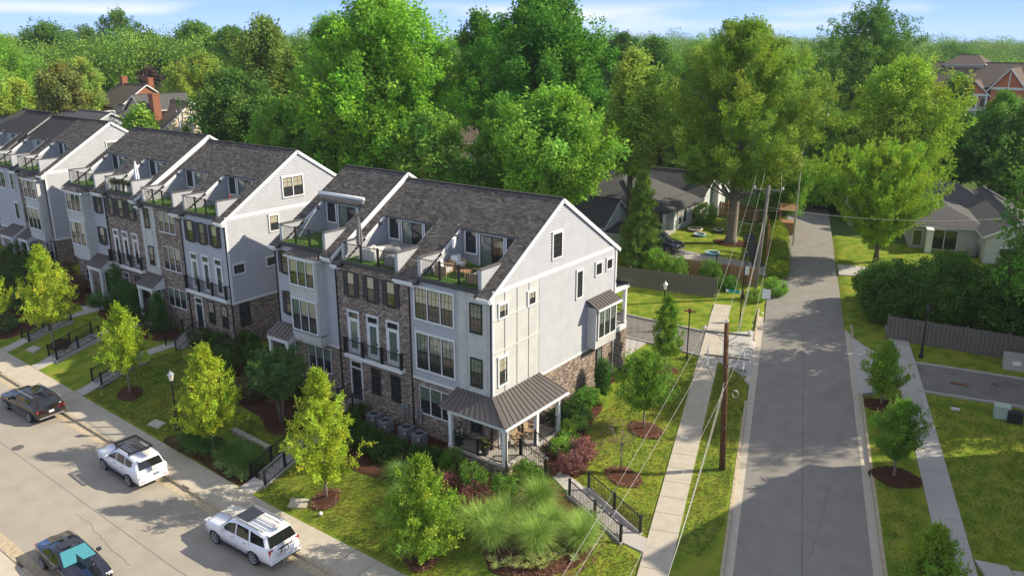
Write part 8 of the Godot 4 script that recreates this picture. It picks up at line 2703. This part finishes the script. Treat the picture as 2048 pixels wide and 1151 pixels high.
func trees_list() -> Array:
	return [
		[-138.8,6.6,-33.0,18.3,6.6,8.3,"o",0.120,0.190,0.030,"broadleaf_tree","bright green spreading tree at the left edge behind the far roofs"],
		[-128.7,6.5,-30.8,11.7,5.1,4.4,"o",0.160,0.190,0.035,"maple_tree","yellow green maple with reddish tips behind the grey roofs"],
		[-113.4,6.4,-31.1,14.3,7.0,4.5,"o",0.100,0.100,0.030,"broadleaf_tree","olive brown rounded tree left of the brick gable house"],
		[-123.3,6.8,-39.9,14.6,8.0,3.4,"o",0.170,0.200,0.050,"willow_tree","pale yellow green weeping tree beside the brick gable house"],
		[-175.9,7.6,-58.9,21.0,5.9,9.1,"o",0.050,0.095,0.020,"oak_tree","dark green oak on the skyline, second tree from the left edge"],
		[-194.1,8.0,-77.6,20.0,4.6,8.2,"o",0.050,0.090,0.020,"oak_tree","dark oak on the skyline just left of the tallest left tree"],
		[-177.6,7.9,-77.1,24.6,5.2,7.1,"a",0.055,0.100,0.025,"oak_tree","tall open crowned tree rising above the left skyline"],
		[-162.2,7.8,-76.1,18.8,7.0,7.5,"o",0.065,0.110,0.022,"oak_tree","mid green oak right of the tall open crowned tree"],
		[-149.3,7.8,-80.1,20.9,9.5,7.3,"o",0.075,0.130,0.024,"oak_tree","broad mid green oak above the cream house"],
		[-135.1,7.8,-79.8,20.0,8.3,6.2,"o",0.060,0.110,0.020,"oak_tree","dark green oak on the skyline between two lighter crowns"],
		[-102.9,7.0,-50.4,15.7,5.9,7.5,"a",0.120,0.150,0.030,"broadleaf_tree","feathery yellow green tree overhanging the cream house"],
		[-77.4,6.0,-44.9,21.5,11.0,5.4,"o",0.095,0.120,0.030,"oak_tree","olive green oak left of the largest crown"],
		[-68.3,5.3,-32.6,15.2,6.1,7.1,"o",0.050,0.090,0.020,"oak_tree","dark shaded oak behind the small far utility pole"],
		[-56.7,4.8,-31.0,12.8,7.0,4.7,"o",0.100,0.170,0.025,"broadleaf_tree","bright low leafy tree behind the gable of the second building"],
		[-136.5,7.4,-60.0,12.0,7.3,2.7,"o",0.050,0.035,0.035,"plum_tree","small dark purple leaved tree behind the brick gable house"],
		[-42.6,4.2,-34.4,25.3,6.2,10.2,"b",0.105,0.185,0.022,"oak_tree","largest bright green oak, behind the middle of the townhouse row"],
		[-50.1,4.5,-33.6,22.9,11.6,4.4,"o",0.085,0.150,0.022,"oak_tree","oak crown touching the left flank of the largest oak"],
		[-29.3,4.0,-47.5,25.7,11.5,8.3,"b",0.055,0.125,0.018,"oak_tree","tall dark green oak right of the largest oak"],
		[-42.6,4.7,-52.3,23.4,11.6,4.1,"o",0.050,0.110,0.018,"oak_tree","dark oak crown between the two tallest oaks"],
		[-17.4,2.9,-32.5,17.1,8.0,5.8,"o",0.105,0.175,0.025,"broadleaf_tree","rounded light green tree behind the ridge of the corner townhouse"],
		[-16.5,3.3,-46.3,20.4,8.0,3.0,"c",0.150,0.185,0.035,"broadleaf_tree","narrow yellow green tree right of the tall dark oak"],
		[-61.6,6.8,-124.0,19.8,6.0,5.0,"o",0.040,0.080,0.020,"pine_tree","dark bluish skyline tree left of the white cloud"],
		[-45.9,5.9,-108.8,19.3,4.5,5.9,"o",0.060,0.110,0.022,"oak_tree","mid green tree below the white cloud"],
		[-28.4,4.8,-90.8,19.2,3.0,6.7,"o",0.090,0.150,0.025,"broadleaf_tree","airy green tree behind the grey house chimney"],
		[-12.0,4.3,-125.9,26.2,8.9,10.8,"o",0.060,0.110,0.018,"oak_tree","large dark domed oak on the right skyline"],
		[2.4,3.8,-87.7,18.3,4.0,7.7,"o",0.150,0.190,0.022,"broadleaf_tree","golden green round crown in front of the domed oak"],
		[4.3,4.1,-116.0,15.5,6.1,2.4,"o",0.060,0.110,0.022,"broadleaf_tree","narrow dark tree left of the orange gables"],
		[13.3,3.9,-96.5,14.0,5.8,2.8,"o",0.080,0.140,0.025,"broadleaf_tree","mid green tree below the orange apartment building"],
		[18.1,3.6,-79.0,14.3,5.4,3.0,"o",0.045,0.085,0.018,"broadleaf_tree","dark tree at the right edge below the orange apartment building"],
		[9.6,3.9,-95.3,10.1,2.8,4.6,"o",0.050,0.100,0.018,"broadleaf_tree","dark tree behind the white bungalow roof ridge"],
		[16.4,3.8,-91.7,7.2,1.2,4.0,"o",0.050,0.095,0.018,"broadleaf_tree","dense dark tree right of the white bungalow roof"],
		[5.3,3.8,-92.2,11.5,3.2,5.1,"o",0.075,0.140,0.020,"broadleaf_tree","green tree between the golden crown and the bungalow"],
		[-29.3,6.1,-310.8,17.5,7.2,9.6,"o",0.060,0.110,0.025,"broadleaf_tree","distant tree left of the far right roofs"],
		[-32.4,3.6,-31.3,13.4,5.9,4.6,"o",0.100,0.160,0.028,"broadleaf_tree","low yellow green tree at the foot of the largest oak"],
		[-49.2,4.4,-30.6,9.8,5.3,3.7,"o",0.060,0.115,0.020,"broadleaf_tree","low dark green tree left of the largest oak trunk"],
		[-25.4,3.3,-34.4,15.3,7.5,3.3,"o",0.080,0.150,0.020,"broadleaf_tree","leafy tree under the tall dark oak"],
		[-26.6,3.2,-30.3,9.3,6.2,3.1,"o",0.050,0.100,0.018,"broadleaf_tree","low shaded tree just behind the townhouse ridge"],
		[-30.9,3.4,-28.8,10.6,7.1,1.3,"p",0.140,0.170,0.040,"cedar_tree","pale cone shaped cedar left of centre behind the ridge"],
		[-16.5,2.7,-29.1,9.8,7.8,0.8,"p",0.120,0.170,0.030,"cedar_tree","small cone shaped cedar beside the rusty pole"],
		[-43.5,4.0,-28.6,9.2,6.4,0.9,"p",0.100,0.140,0.030,"cedar_tree","small cedar beside the street light arm"],
		[-75.3,5.4,-29.0,8.4,6.8,0.8,"p",0.120,0.170,0.030,"cedar_tree","tiny cedar left of the small far utility pole"],
		[-70.0,5.2,-29.0,8.2,6.9,0.9,"p",0.130,0.180,0.030,"cedar_tree","tiny cedar right of the small far utility pole"],
		[-88.0,5.9,-30.0,9.2,6.4,2.6,"o",0.110,0.170,0.030,"shrub_tree","leafy young tree in front of the white walled wing"],
		[-4.4,3.5,-74.9,5.8,1.2,4.1,"o",0.120,0.190,0.025,"broadleaf_tree","bright roadside tree left of the spreading elm"],
		[-2.1,3.9,-92.8,8.5,5.7,1.9,"o",0.060,0.030,0.020,"plum_tree","dark red leaved tree by the small brown roof"],
		[-6.8,3.8,-88.1,10.5,2.7,5.1,"o",0.100,0.160,0.024,"broadleaf_tree","green tree above the far end of the street"],
		[-5.0,3.3,-63.0,8.5,1.9,3.6,"o",0.080,0.140,0.020,"broadleaf_tree","shaded tree behind the climbing frame"],
		[-38.1,5.0,-74.0,8.7,1.5,5.1,"o",0.070,0.145,0.020,"broadleaf_tree","mid green tree left of the grey house roof"],
		[-35.3,5.2,-92.4,6.1,1.2,4.3,"o",0.100,0.130,0.040,"broadleaf_tree","thin greyish tree behind the grey house"],
		[-42.3,4.1,-31.0,13.0,7.1,4.0,"o",0.070,0.130,0.020,"broadleaf_tree","shaded tree by the hidden brown roof"],
		[-159.3,7.6,-64.2,14.4,4.5,6.9,"o",0.060,0.110,0.020,"broadleaf_tree","dark tree behind the brick gable house"],
		[-152.9,7.0,-43.1,13.3,5.4,6.1,"o",0.100,0.160,0.025,"broadleaf_tree","green tree behind the red tipped maple"],
		[-18.6,4.2,-82.3,18.0,3.0,5.2,"o",0.070,0.120,0.020,"broadleaf_tree","tree behind the trunk of the tall willow oak"],
		[-78.1,6.2,-50.9,17.7,7.4,4.3,"o",0.070,0.120,0.020,"oak_tree","oak behind the bright low leafy tree"],
	]
